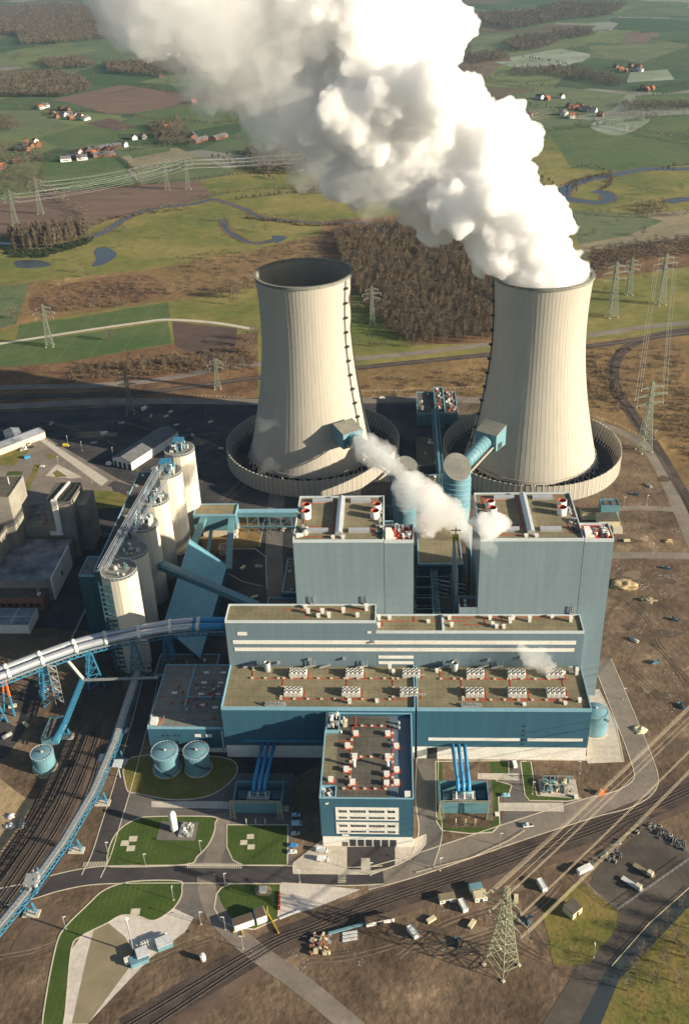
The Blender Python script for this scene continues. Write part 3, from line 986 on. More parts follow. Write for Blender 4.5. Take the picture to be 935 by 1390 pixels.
for (x, y, zz, h) in ((-52, 449, 67.9, 1.8), (-50, 444, 67.9, 3), (-42, 444.5, 67.9, 2.6), (-38, 440.5, 67.9, 3), (-30, 445, 67.9, 3), (-22, 441, 67.9, 2.2), (-17, 447, 67.9, 4), (-44, 440.5, 67.9, 2.2),
                      (-10, 447.5, 60.7, 3), (-10, 441, 60.7, 2.4), (-4, 448, 60.7, 2), (30, 448, 60.7, 2.4), (31, 441.5, 60.7, 2.4), (53, 448, 60.7, 2.4), (54, 442, 60.7, 2.4), (64, 445, 60.7, 3.2), (66, 448, 60.7, 2.4),
                      (60, 440, 60.7, 2), (56, 440.3, 60.7, 2), (75, 446, 60.7, 3.6), (88, 449, 60.7, 2), (98, 446, 60.7, 3.6), (18, 445, 60.7, 1.6)):
    vent_box(t, x, y, zz, 1.6, h)
for (x, z) in ((-68, 38.5), (-50, 41), (-30, 41.5), (-13, 58.8 - 5), (52, 41), (70, 42.5), (33, 40)):
    part('wall_outlet', MB().box(x - .8, x + .8, 434.6, 435.98, z, z + 1.4), M['steel'], t)
mb = MB()
for (x, zb) in ((-84, ZT), (-40, ZT), (50, ZT)):
    mb.bar((x - 4, 433, zb + 1.5), (x + 2, 435.8, zb + 1.5), 1.3, .4)
part('roof_gantry', mb, M['steel'], t)


# ================================================================= BOILER HOUSES
def machinery(mb, x0, x1, y0, y1, z, n, seed, hi=3.2, cols=2):
    r = random.Random(seed)
    for _ in range(n):
        x, y = r.uniform(x0, x1), r.uniform(y0, y1)
        a, b, h = r.uniform(.5, 2.2), r.uniform(.5, 1.8), r.uniform(.6, hi)
        k = r.randrange(cols)
        if r.random() < .35: mb.cyl(x, y, z, z + h, a * .5, 10, mi=k)
        else: mb.obox((x, y, z), a, b, h, r.choice((0, .2, 1.2)), k)
    return mb


def boiler_house(x0, x1, xa, y0, y1, ZB, label):
    """main block x0..x1 and the narrow stair block x1..xa"""
    t = thing('boiler_house', label, 'boiler house', ((x0 + x1) / 2, y0, 0), 'boiler houses')
    part('wall', MB().box(x0, x1, y0, y1, 0, ZB - 1.2), M['c_high'], t)
    part('stair_block', MB().box(x1 + .25, xa, y0, y0 + 16.5, 0, ZB - 1.6), M['c_high'], t)
    part('joint', MB().box(x1, x1 + .25, y0 + .4, y0 + 16, 0, ZB - 1.8), M['dark'], t)
    part('roof', MB().box(x0 + .6, x1 - .6, y0 + .6, y1 - .6, ZB - 1.2, ZB - .8), M['roof'], t)
    part('parapet', parapet(MB(), x0, x1, y0, y1, ZB - 1.2, 1.3, .55), M['trim'], t)
    part('parapet', parapet(MB(), x1 + .3, xa, y0, y0 + 16.5, ZB - 1.7, 1.5, .5, skip='l'), M['trim'], t)
    z = ZB - .8
    xc = (x0 + x1) / 2
    # central ridge roof light
    def ridge(xa_, xb_, ya_, yb_, h, mm, nm='roof_light', along='y'):
        mb = MB()
        if along == 'y':
            xm = (xa_ + xb_) / 2
            vs = [(xa_, ya_, z), (xb_, ya_, z), (xb_, ya_, z + h * .6), (xm, ya_, z + h), (xa_, ya_, z + h * .6)]
            vs += [(a, yb_, c) for a, b, c in vs]
        else:
            ym = (ya_ + yb_) / 2
            vs = [(xa_, ya_, z), (xa_, yb_, z), (xa_, yb_, z + h * .6), (xa_, ym, z + h), (xa_, ya_, z + h * .6)]
            vs += [(xb_, b, c) for a, b, c in vs]
        mb.add(vs, [(0, 1, 2, 3, 4), (9, 8, 7, 6, 5), (0, 5, 6, 1), (1, 6, 7, 2), (2, 7, 8, 3), (3, 8, 9, 4), (4, 9, 5, 0)])
        return part(nm, mb, M[mm], t)
    ridge(xc - 1.9, xc + 2.1, y0 + 5.5, y1 - 3, 3.4, 'silver')
    for (a, b, yy) in ((xc - 17, xc - 5, y1 - 5.4), (xc + 5.5, xc + 17, y1 - 5.4), (xc - 17.5, xc - 6, y0 + 10), (xc + 5.5, xc + 17, y0 + 10)):
        ridge(a, b, yy - 1.7, yy + 1.7, 2.6, 'silver', along='x')
    for (dx, dy) in ((-20, 15.5), (-19.5, 23), (21, 15.5), (20, 23)):
        x, y = xc + dx, y1 - dy
        mb = MB().lathe(x, y, [(2.7, z), (2.7, z + 4.6), (2.15, z + 4.6), (2.1, z + 3)], 24)
        st = part('silencer_stack', mb, M['white'], t)
        part('stack_mouth', MB().lathe(x, y, [(2.55, z + 4.63), (2.1, z + 4.63), (2.05, z + 2.9)], 24).cyl(x, y, z + 2.6, z + 3, 2.1, 24), M['red'], st)
    mb = MB()
    for s in ([(x0 + 4, y1 - 3), (xc - 4, y1 - 3)], [(xc + 5, y1 - 3), (x1 - 5, y1 - 3)], [(x0 + 4.5, y1 - 3), (x0 + 4.5, y0 + 6)], [(x0 + 8, y1 - 10), (x0 + 2.5, y1 - 10)], [(x0 + 7, y0 + 15), (xc - 4, y0 + 15)],
              [(x1 - 6, y0 + 6), (x1 - 6, y0 + 18)], [(xc - 3.8, y0 + 3), (xc - 3.8, y1 - 6)], [(x0 + 3, y0 + 5), (xc, y0 + 5)], [(x0 + 5, y1 - 7.3), (xc - 4, y1 - 7.3)], [(x1 - 12, y0 + 13), (x1 - 6, y0 + 13)]):
        walk(mb, s, z, .6)
    part('red_walkway', mb, M['red'], t)
    part('roof_machinery', machinery(MB(), x0 + 2, x0 + 8, y0 + 4, y0 + 16, z, 16, int(x1), 2.4, 2), [M['steel'], M['white']], t)
    part('roof_machinery', machinery(MB(), x1 - 5, x1 - 1.5, y0 + 3, y1 - 8, z, 18, int(x1) + 1, 2.0, 2), [M['steel'], M['dark']], t)
    for (dx, dy) in ((-3, 3.2), (2.6, 3.2)): vent_box(t, xc + dx, y0 + dy, z, 1.6, 1.6)
    # stair block roof: red and white valve gear
    zz = ZB - 1.6
    part('roof_deck', MB().box(x1 + .6, xa - .5, y0 + .5, y0 + 16, zz, zz + .15), M['redpaint'], t)
    part('valve_gear', machinery(MB(), x1 + 6, xa - 1.6, y0 + 2, y0 + 14.5, zz + .15, 34, int(xa) + 5, 3.2, 3), [M['redpaint'], M['steel'], M['white']], t)
    part('white_cabin', MB().add([(x1 + 1, y0 + 1.5, zz + .16), (x1 + 6, y0 + 1.5, zz + .16), (x1 + 6, y0 + 9, zz + .16), (x1 + 1, y0 + 9, zz + .16), (x1 + 1, y0 + 1.5, zz + 2), (x1 + 6, y0 + 1.5, zz + 2), (x1 + 4, y0 + 9, zz + 4), (x1 + 1, y0 + 9, zz + 4)],
                                 [(4, 5, 6, 7), (0, 1, 5, 4), (1, 2, 6, 5), (2, 3, 7, 6), (3, 0, 4, 7)]), M['white'], t)
    mb = MB()
    for xx in ((x0 + 8, x1 - 12) if x0 < 0 else (x1 - 4,)):
        mb.bar((xx, y0 - .7, 61 if x0 > 0 else 68), (xx, y0 - .7, 67 if x0 > 0 else 74), .4); mb.bar((xx + 2.4, y0 - .7, 61 if x0 > 0 else 68), (xx + 2.4, y0 - .7, 67 if x0 > 0 else 74), .4)
        mb.box(xx - .2, xx + 2.6, y0 - 1.6, y0 - .1, 62 if x0 > 0 else 69, 62.3 if x0 > 0 else 69.3)
    part('wall_ladder', mb, M['steel'], t)
    return t


boiler_house(-57, -6.8, 9.7, 452.4, 500.5, 111.8, 'light grey boiler house standing in front of the idle cooling tower')
boiler_house(46.2, 102.3, 118.4, 452.4, 502.5, 112.2, 'light grey boiler house with the lone wide flank, in front of the steaming cooling tower')
t = thing('lift_block', 'low grey block with a dark sunken roof joined to the eastern boiler house', 'annex', (40.5, 452.4, 0))
part('wall', hollow(MB().box(35.8, 46, 452.4, 464, 0, 63), 35.8, 46, 452.4, 464, 63, 65.6, .4), M['c_high'], t)
part('roof', MB().box(36.2, 45.6, 452.8, 463.6, 63, 63.2), M['roofdk'], t)
mb = MB(); walk(mb, [(37.5, 454), (37.5, 462.4), (44.5, 462.4), (44.5, 454)], 63.2, .5)
part('red_walkway', mb, M['red'], t)
vent_box(t, 39.5, 461, 63.2, 1.2, 1.4); vent_box(t, 39.5, 456.5, 63.2, 1.2, 1.4)
part('back_wall', MB().box(34.6, 35.7, 464.5, 505, 0, 80), M['c_high'], t)

# structures in the slot between and behind the boiler houses
t = thing('duct_building', 'dark teal filter building in the gap between the two boiler houses', 'filter building', (28, 520, 0))
part('wall', MB().box(14, 42, 515, 575, 0, 52), M['c_dark'], t)
part('roof', MB().box(14.5, 41.5, 515.5, 574.5, 52, 52.4), M['roof'], t)
part('parapet', parapet(MB(), 14, 42, 515, 575, 52, 1, .5), M['bluetrim'], t)
part('roof_machinery', machinery(MB(), 16, 22, 545, 572, 52.4, 30, 4, 2.6, 3), [M['redpaint'], M['white'], M['steel']], t)
mb = MB()
for k in range(5): mb.tube([(24, 513 - k * .1, 30 + k * 3.2), (43, 500, 34 + k * 3.2)], .7, 8)
part('feed_pipe', mb, M['steel'], t)
t = thing('boiler_structure', 'dark steel frame of floors and beams in the gap between the boiler houses', 'steel structure', (22, 470, 0))
mb = MB()
for z in (12, 26, 40, 54):
    for y in (455, 466, 477, 488, 499): mb.bar((10.5, y, z), (34, y, z), .9, 1.1)
    for x in (11, 22, 33.4): mb.bar((x, 454, z), (x, 500, z), .8, 1)
for x in (11, 22, 33.4):
    for y in (455, 477, 499): mb.bar((x, y, 0), (x, y, 56), 1)
part('frame', mb, M['dkteal'], t)
for b_ in ((10.6, 20, 455, 470, 26.6, 27), (24, 34, 478, 499, 40.6, 41), (11, 33, 480, 498, 12.6, 13)): part('floor_deck', MB().box(*b_), M['roofdk'], t)
part('beam', MB().box(10.2, 34.4, 459, 461.8, 34, 37.5), M['c_teal'], t)
t = thing('stair_tower', 'slim dark stair tower climbing the gap between the boiler houses', 'stair tower', (23.2, 454, 0))
mb = MB()
for x in (21.4, 25):
    for y in (454.5, 500): mb.bar((x, y, 0), (x, y, 58), .5)
for k in range(26):
    y = 454 + k * 1.8
    mb.bar((21.2, y, 58), (25.2, y, 58), .5, .4)
    mb.bar((21.4, y, 58), (21.4, y + 1.8, 60), .3); mb.bar((25, y, 58), (25, y + 1.8, 60), .3)
mb.bar((21.4, 454, 58.3), (21.4, 500, 58.3), .5); mb.bar((25, 454, 58.3), (25, 500, 58.3), .5)
part('walkway', mb, M['teal'], t)
part('landing', MB().box(18.5, 28, 457, 464, 50, 50.4), M['teal'], t)
mb = MB()
for x in (18.5, 28):
    for z in (51, 52): mb.bar((x, 457, z), (x, 464, z), .25)
part('railing', mb, M['trim'], t)
solo('crane_hoist', MB().box(34.2, 38, 500, 503, 80, 83).bar((36, 501, 83), (36, 501, 89), .7).bar((33, 501, 87), (39, 501, 87), .6), M['yellow'], 'small yellow hoist beside the steam at the eastern boiler house', 'hoist')

# precipitators behind each boiler house
for (x0, x1, lab) in ((-52, -2, 'teal flue gas filter hall behind the western boiler house'), (50, 100, 'teal flue gas filter hall behind the eastern boiler house')):
    t = thing('filter_hall', lab, 'filter hall', ((x0 + x1) / 2, 540, 0))
    part('wall', MB().box(x0, x1, 512, 590, 0, 38), M['c_teal'], t)
    part('roof', MB().box(x0 + .5, x1 - .5, 512.5, 589.5, 38, 38.4), M['roofgrey'], t)
    part('parapet', parapet(MB(), x0, x1, 512, 590, 38, 1, .5), M['bluetrim'], t)
    part('roof_machinery', machinery(MB(), x0 + 3, x1 - 3, 520, 586, 38.4, 40, int(x0), 3, 2), [M['steel'], M['white']], t)


# ================================================================= ABSORBERS with their ducts into the towers
def absorber(x, y, ztop, hood, cx, cy, label, ylow=0):
    t = thing('scrubber', label, 'flue gas scrubber', (x, y, 0), 'flue gas scrubbers')
    r = 10.2
    n = 48
    vs = []
    tilt = lambda px_, py_: ztop - 5 + (py_ - y) * .62 - (px_ - x) * .12
    for j in range(n):
        a = 2 * math.pi * j / n
        X, Y = x + math.cos(a) * r, y + math.sin(a) * r
        vs.append((X, Y, 0)); vs.append((X, Y, tilt(X, Y)))
    mb = MB().add(vs, [(2 * j, 2 * ((j + 1) % n), 2 * ((j + 1) % n) + 1, 2 * j + 1) for j in range(n)], 0, True)
    part('vessel', mb, M['tank'], t)
    part('sloping_cap', MB().add([vs[2 * j + 1] for j in range(n)], [list(range(n))]), M['roofgrey'], t)
    for k in range(7):
        z = 16 + k * 4.2
        part('stiffening_ring', MB().lathe(x, y, [(r, z), (r + .7, z), (r + .7, z + .6), (r, z + .6)], 40, smooth=False), M['bluetrim'], t)
    hx, hy, hz = hood
    d = (Vector((hx, hy, 0)) - Vector((x, y, 0))).normalized()
    a, b = Vector((x, y, ztop - 9)) + d * 6, Vector((hx, hy, hz - 1)) - d * 3
    L = (b - a).length
    du = part('duct', MB().tube([a, b], 5.1, 28), M['tank'], t)
    ax = (b - a).normalized()
    for k in range(9):
        c = a + ax * (L * (k + .7) / 9.3)
        part('duct_ring', MB().tube([c - ax * .25, c + ax * .25], 5.45, 28), M['bluetrim'], du)
    s_ = Vector((-d.y, d.x, 0))
    mb = MB()
    mb.bar(a - s_ * -6.6 - Vector((0, 0, 3.5)), b - s_ * -6.6 - Vector((0, 0, 3.5)), 1.3, .5)
    mb.bar(a + s_ * -6.6 - Vector((0, 0, 3.5)), b + s_ * -6.6 - Vector((0, 0, 3.5)), 1.3, .5)
    part('duct_walkway', mb, M['kerb'], t)
    # hood box on the tower skin
    ang = math.atan2(hy - cy, hx - cx)
    n_ = Vector((math.cos(ang), math.sin(ang), 0)); s2 = Vector((-n_.y, n_.x, 0))
    c = Vector((hx, hy, hz - 8))
    W, D0, D1, Hh = 9.5, -9, 6, 14
    pts = []
    for (sd_, dd, zz) in ((-1, D0, 0), (1, D0, 0), (1, D1, 0), (-1, D1, 0), (-1, D0, Hh + 3), (1, D0, Hh + 3), (1, D1, Hh - 1), (-1, D1, Hh - 1)):
        pts.append(c + s2 * (sd_ * W) + n_ * dd + Vector((0, 0, zz)))
    hb = part('hood', MB().add(pts, [(0, 3, 2, 1), (0, 1, 5, 4), (1, 2, 6, 5), (2, 3, 7, 6), (3, 0, 4, 7)]), M['tank'], t)
    top = [p + Vector((0, 0, .02)) for p in pts[4:]]
    part('hood_roof', MB().add(top + [p + Vector((0, 0, .5)) for p in top], [(4, 5, 6, 7), (0, 1, 5, 4), (1, 2, 6, 5), (2, 3, 7, 6), (3, 0, 4, 7)]), M['roofgrey'], hb)
    q = c + s2 * (W + .05) + n_ * 0
    part('louvre', MB().bar(q + Vector((0, 0, 3)) - n_ * 3, q + Vector((0, 0, 3)) + n_ * 3, .2, 5), M['dark'], hb)
    mb = MB()
    for k in range(2):
        aa = math.pi / 2 + .8 * (k * 2 - 1)
        mb.bar((x + math.cos(aa) * 12, y + math.sin(aa) * 12, 0), (x + math.cos(aa) * 12, y + math.sin(aa) * 12, ztop - 8), .8)
    for k in range(8): mb.bar((x - 12, y - 3, 5 + k * 5), (x - 12, y + 8, 5 + k * 5), .5)
    for yy in (y - 3, y + 8): mb.bar((x - 12, yy, 0), (x - 12, yy, 44), .7)
    part('service_frame', mb, M['teal'], t)
    return t


absorber(46.2, 645, 57, (74.5, 694, 52), TR.x, TR.y, 'blue scrubber vessel with a banded duct into the steaming cooling tower')
absorber(8, 650, 52, (-38, 717, 43), TL.x, TL.y, 'pale scrubber vessel half hidden by steam, its duct into the idle cooling tower')


def plain_building(name, label, cat, x0, x1, y0, y1, h, wall, roof, trim='trim', n=0, seed=1, group=None, ph=.9):
    t = thing(name, label, cat, ((x0 + x1) / 2, (y0 + y1) / 2, 0), group)
    part('wall', MB().box(x0, x1, y0, y1, 0, h), M[wall], t)
    part('roof', MB().box(x0 + .5, x1 - .5, y0 + .5, y1 - .5, h, h + .25), M[roof], t)
    part('parapet', parapet(MB(), x0, x1, y0, y1, h, ph, .5), M[trim], t)
    if n: part('roof_machinery', machinery(MB(), x0 + 2, x1 - 2, y0 + 2, y1 - 2, h + .25, n, seed, 2.6, 3), [M['white'], M['steel'], M['redpaint']], t)
    return t


plain_building('pump_house', 'dark roofed blue pump house between the two cooling towers, westmost bay', 'pump house', 20.5, 37, 820, 868, 12, 'c_teal', 'roofdk', 'bluetrim', 6, 3, 'pump house bays')
plain_building('pump_house', 'middle raised bay of the blue pump house between the cooling towers', 'pump house', 37.3, 46, 815, 872, 15, 'c_teal', 'roofdk', 'bluetrim', 14, 4, 'pump house bays')
plain_building('pump_house', 'eastern bay of the pump house with red and white gear on its roof', 'pump house', 46.3, 58, 820, 868, 12, 'c_teal', 'roofdk', 'bluetrim', 36, 5, 'pump house bays')
plain_building('chemical_building', 'dark flat building standing behind the two scrubbers', 'building', 16, 40, 668, 700, 14, 'c_dark', 'roofdk', 'bluetrim', 16, 8)
plain_building('cable_building', 'narrow dark building between the ring walls', 'building', 18, 36, 730, 785, 6, 'yard', 'roofdk', 'roofdk', 10, 9)
solo('pipe_bridge', (lambda mb: [mb.bar((36, y, 0), (36, y, 20), .8) for y in (660, 700, 740, 780, 812)] and mb.bar((36, 655, 20), (36, 815, 20), 2.2, 1.6).bar((39, 655, 19), (39, 815, 19), 1, 1).bar((33.5, 655, 19), (33.5, 815, 19), .8, .8).box(33, 40, 655, 658, 0, 20))(MB()), M['teal'],
     'blue pipe bridge running between the two cooling towers', 'pipe bridge')

# ================================================================= OFFICE BLOCK in front of the halls
t = thing('office_block', 'blue office block with white window fields and loading doors, projecting in front of the halls', 'office building', (-15.5, 339.5, 0))
x0, x1, y0, y1, Z = -38.4, 7.8, 339.6, 399.6, 34.2
part('wall', hollow(MB().box(x0, x1, y0, y1, 7.4, Z - 2.2), x0, x1, y0, y1, Z - 2.2, Z, .5), M['c_low'], t)
part('ground_floor', MB().box(x0 + .5, x1 - .5, y0 + .3, y1, 0, 7.4), M['white'], t)
part('roof', MB().box(x0 + .5, x1 - 12, y0 + .5, y1 - .5, Z - 2.2, Z - 1.9), M['roofdk'], t)
part('roof', MB().box(x1 - 12, x1 - .5, y0 + .5, y1 - .5, Z - 2.2, Z - 1.92), mat('blue_roof_sheet', (.12, .17, .22), (.09, .13, .17), .1, .7), t)
part('roof', MB().box(x0 + .5, x0 + 7, y0 + 12, y1 - 14, Z - 2.2, Z - 1.7), M['roof'], t)
part('coping', hollow(MB(), x0 - .08, x1 + .08, y0 - .08, y1, Z, Z + .35, .7), M['bluetrim'], t)
z = Z - 1.9
mb, md = MB(), MB()
loop = [(-24, 391.5), (-2.5, 391.5), (-2.5, 350), (-6, 350), (-6, 347.5), (-28, 347.5)]
mid = [(-24, 391.5), (-24, 347.5)]
for s in (loop, mid, [(-24, 369), (-2.5, 369)], [(-34, 380.5), (-24, 380.5)], [(-22.5, 399), (-22.5, 391.5)]): walk(mb, s, z, .8)
dots(md, loop, z, 5.2); dots(md, mid, z, 5.2); dots(md, [(-24, 369), (-2.5, 369)], z, 5.2)
for (x, y) in ((-22, 385), (-5, 385), (-26, 376), (-.5, 376), (-22, 368.5), (-5, 368.5), (-26, 359.5), (-.5, 359.5), (-22.5, 351), (-5.5, 350.5), (-.5, 351), (-5.5, 356.5)):
    mb.box(x - 2.1, x + 2.1, y - 1.6, y + 1.6, z, z + .25)
    vent_box(t, x, y, z + .26, 2.1, 1.9, 'white', 'roof_light_dome')
mb.box(-35.5, -31.5, 351, 354.4, z, z + .25)
for (x, y) in ((-22, 362.5), (-5, 362.5)):
    part('flue', MB().cyl(x, y, z, z + 4.5, .75, 12).cyl(x, y, z + 4.5, z + 5, 1.1, 12), M['white'], t)
part('red_walkway', mb, M['red'], t)
part('stepping_pads', md, M['kerb'], t)  # row of raised stepping pads on the office roof
part('roof_machinery', machinery(MB(), -36.5, -32, 388, 397.5, z + 2, 14, 41, 3.5, 2), [M['white'], M['steel']], t)
part('plant_cage', hollow(MB(), -38, -31, 386, 399, z, z + 2.4, .3), M['bluetrim'], t)
part('plant_cage', hollow(MB(), -38, -30.5, 340.3, 348, z, z + 2.2, .3), M['bluetrim'], t)
part('roof_machinery', machinery(MB(), -37, -31.5, 341.5, 347, z, 14, 42, 2.6, 2), [M['white'], M['steel']], t)
part('roof_machinery', machinery(MB(), -30, -27, 384, 398, z, 8, 43, 2.4, 2), [M['white'], M['kerb']], t)
vent_box(t, 4.8, 342.5, z, 2.2, 3); vent_box(t, -33.5, 352.5, z + .3, 2, 2)
for (x, y) in ((.8, 393), (.8, 389.5)): part('flue', MB().cyl(x, y, z, z + 2.2, .7, 12), M['steel'], t)
for (za, zb) in ((19.4, 28.3), (5.7 + 4, 5.7 + 12.2)):
    f = part('window_field', MB().box(-30.8, .4, 339.35, 339.58, za, zb), M['white'], t)
    for zi, (wz, wh) in enumerate(((.62, .2), (.14, .16))):
        for (a, b) in ((-28.8, -25.2), (-23.2, -15.8), (-14, -6.6), (-4.8, -1.4)):
            hgt = (zb - za) * wh
            zz = za + (zb - za) * wz
            w = part('window', MB().box(a, b, 339.2, 339.345, zz, zz + hgt), M['glass'], f)
            mb = MB()
            nn = int((b - a) / 1.2)
            for k in range(1, nn): mb.box(a + (b - a) * k / nn - .08, a + (b - a) * k / nn + .08, 339.12, 339.195, zz, zz + hgt)
            mb.box(a - .1, b + .1, 339.1, 339.195, zz + hgt, zz + hgt + .22)
            if hgt: part('window_bars', mb, M['trim'], f)
part('sign_panel', MB().box(-35.6, -34.2, 339.3, 339.58, 30.3, 31.2).box(-34.4, -34, 339.3, 339.58, 31, 31.8), M['white'], t)
part('sign_panel', MB().box(-28, -24.6, 339.3, 339.58, 8, 8.9), M['white'], t)
for k in range(6):
    a = -24.2 + k * 4.05
    part('loading_door', MB().box(a, a + 3.1, 339.75, 339.88, .1, 4.9), M['dark'], t)
part('door', MB().box(-28, -25.2, 339.75, 339.88, .1, 3.2), M['roofdk'], t)

# ================================================================= WEST HALL, low
t = thing('west_workshop', 'low blue workshop hall west of the turbine halls, its roof mostly in shade', 'workshop hall', (-118, 403.5, 0))
x0, x1, y0, y1, Z = -139.8, -96.6, 403.5, 457, 18.4
part('wall', MB().box(x0, x1, y0, y1, 3.8, Z), M['c_low'], t)
part('plinth', MB().box(x0 + .3, x1, y0 + .3, y1, 0, 3.8), M['white'], t)
part('roof', MB().box(x0 + .4, x1 - .1, y0 + .4, y1 - .4, Z, Z + .3), M['roofgrey'], t)
part('parapet', parapet(MB(), x0, x1, y0, y1, Z, 1, .45, skip='r'), M['bluetrim'], t)
mb = MB()
mb.box(-122, -121.3, 420, 456.4, Z + .3, Z + 1.2); mb.box(-121.3, -97, 428, 428.6, Z + .3, Z + 1.2)
part('roof_rib', mb, M['bluetrim'], t)
for (x, y) in ((-114, 450), (-104, 450), (-114, 441), (-104, 441), (-114, 431), (-104, 431), (-130, 432), (-112, 422), (-104, 420)):
    part('roof_light', MB().box(x - 1.6, x + 1.6, y - .7, y + .7, Z + .3, Z + .9), M['white'], t)
part('roof_machinery', machinery(MB(), -132, -98, 408, 440, Z + .3, 26, 51, 1.6, 2), [M['steel'], M['redpaint']], t)
mb = MB(); walk(mb, [(-134, 406), (-131, 417)], Z + .3, .7)
part('red_walkway', mb, M['red'], t)
part('roof_cabin', MB().box(-138.5, -134.8, 405.5, 409.8, Z + .3, Z + 2.6), M['white'], t)
part('window', MB().box(-113.5, -110, 403.3, 403.49, 12.2, 14.2), M['white'], t)
part('window', MB().box(-107.2, -103.8, 403.3, 403.49, 12.2, 14.2), M['white'], t)
for k, x in enumerate((-131.5, -129, -125, -122.8)):
    part('porthole', MB().box(x, x + 1.1, 403.3, 403.49, 12.6, 13.6), M['dark'], t)
part('corner_strip', MB().box(-98.4, -97.5, 403.3, 403.49, 0, 17), M['trim'], t)


# ================================================================= TANKS
def tank(x, y, r, h, label, ang=0, m='tank', group='blue storage tanks', dome=.18):
    t = thing('storage_tank', label, 'tank', (x, y, 0), group)
    part('shell', MB().lathe(x, y, [(r, 0), (r, h)], 40), M[m], t)
    part('cap', MB().lathe(x, y, [(r + .15, h), (r * .7, h + r * dome * .6), (r * .3, h + r * dome * .93), (.05, h + r * dome)], 40), M[m], t)
    part('base_ring', MB().lathe(x, y, [(r + .8, 0), (r + .8, .5), (r, .5)], 40, smooth=False), M['kerb'], t)
    mb = MB()
    P = [Vector((x + math.cos(ang + k * .13) * (r + .5), y + math.sin(ang + k * .13) * (r + .5), h * (1 - k / 14))) for k in range(15)]
    for a, b in zip(P, P[1:]): mb.bar(a, b, .8, .25); mb.bar(a + Vector((0, 0, 1)), b + Vector((0, 0, 1)), .18)
    part('stair', mb, M['dkteal'], t)
    mb = MB()
    for k in range(24):
        a = 2 * math.pi * k / 24; b = 2 * math.pi * (k + 1) / 24
        p = Vector((x + math.cos(a) * (r + .05), y + math.sin(a) * (r + .05), h)); q = Vector((x + math.cos(b) * (r + .05), y + math.sin(b) * (r + .05), h))
        mb.bar(p, p + Vector((0, 0, 1.1)), .12); mb.bar(p + Vector((0, 0, 1.1)), q + Vector((0, 0, 1.1)), .14)
    part('railing', mb, M['trim'], t)
    part('roof_pipe', MB().bar((x, y, h + r * dome), (x + r * .8, y, h + r * dome), .5).cyl(x, y, h, h + r * dome + 1, .7, 10), M['steel'], t)
    return t


tank(-128.2, 391.5, 7.4, 12.5, 'blue storage tank with a spiral stair at the workshop corner, western of the pair', R(200))
tank(-110.8, 392, 7.1, 12.5, 'blue storage tank in shade, eastern of the pair below the workshop', R(250))
tank(112.5, 424, 7.2, 14, 'pale blue domed tank standing at the east end of the turbine hall', R(-60), dome=.35)
tank(-197.8, 392, 6.2, 10, 'blue tank with a grey lid beside the rail yard', R(180))
t = thing('gas_tank', 'upright white gas tank casting a long shadow across the lawn', 'gas tank', (-115.8, 348.5, 0))
part('vessel', MB().lathe(-115.8, 348.5, [(1.9, 1.2), (1.95, 11.6), (1.6, 12.8), (.9, 13.5), (.05, 13.8)], 24), M['white'], t)
for k in range(3):
    a = 2 * math.pi * k / 3 + .4
    part('leg', MB().bar((-115.8 + 1.6 * math.cos(a), 348.5 + 1.6 * math.sin(a), .1), (-115.8 + 1.6 * math.cos(a), 348.5 + 1.6 * math.sin(a), 1.8), .5), M['white'], t)
struct('gravel_bed', MB().box(-124, -104, 342, 354, .1, .26), M['apron'])
solo('valve_station', machinery(MB().box(-113, -106, 344, 352, .26, .8), -112, -106, 344, 352, .8, 22, 9, 2, 2), [M['steel'], M['white']], 'grey valve and evaporator station beside the white gas tank', 'valve station')
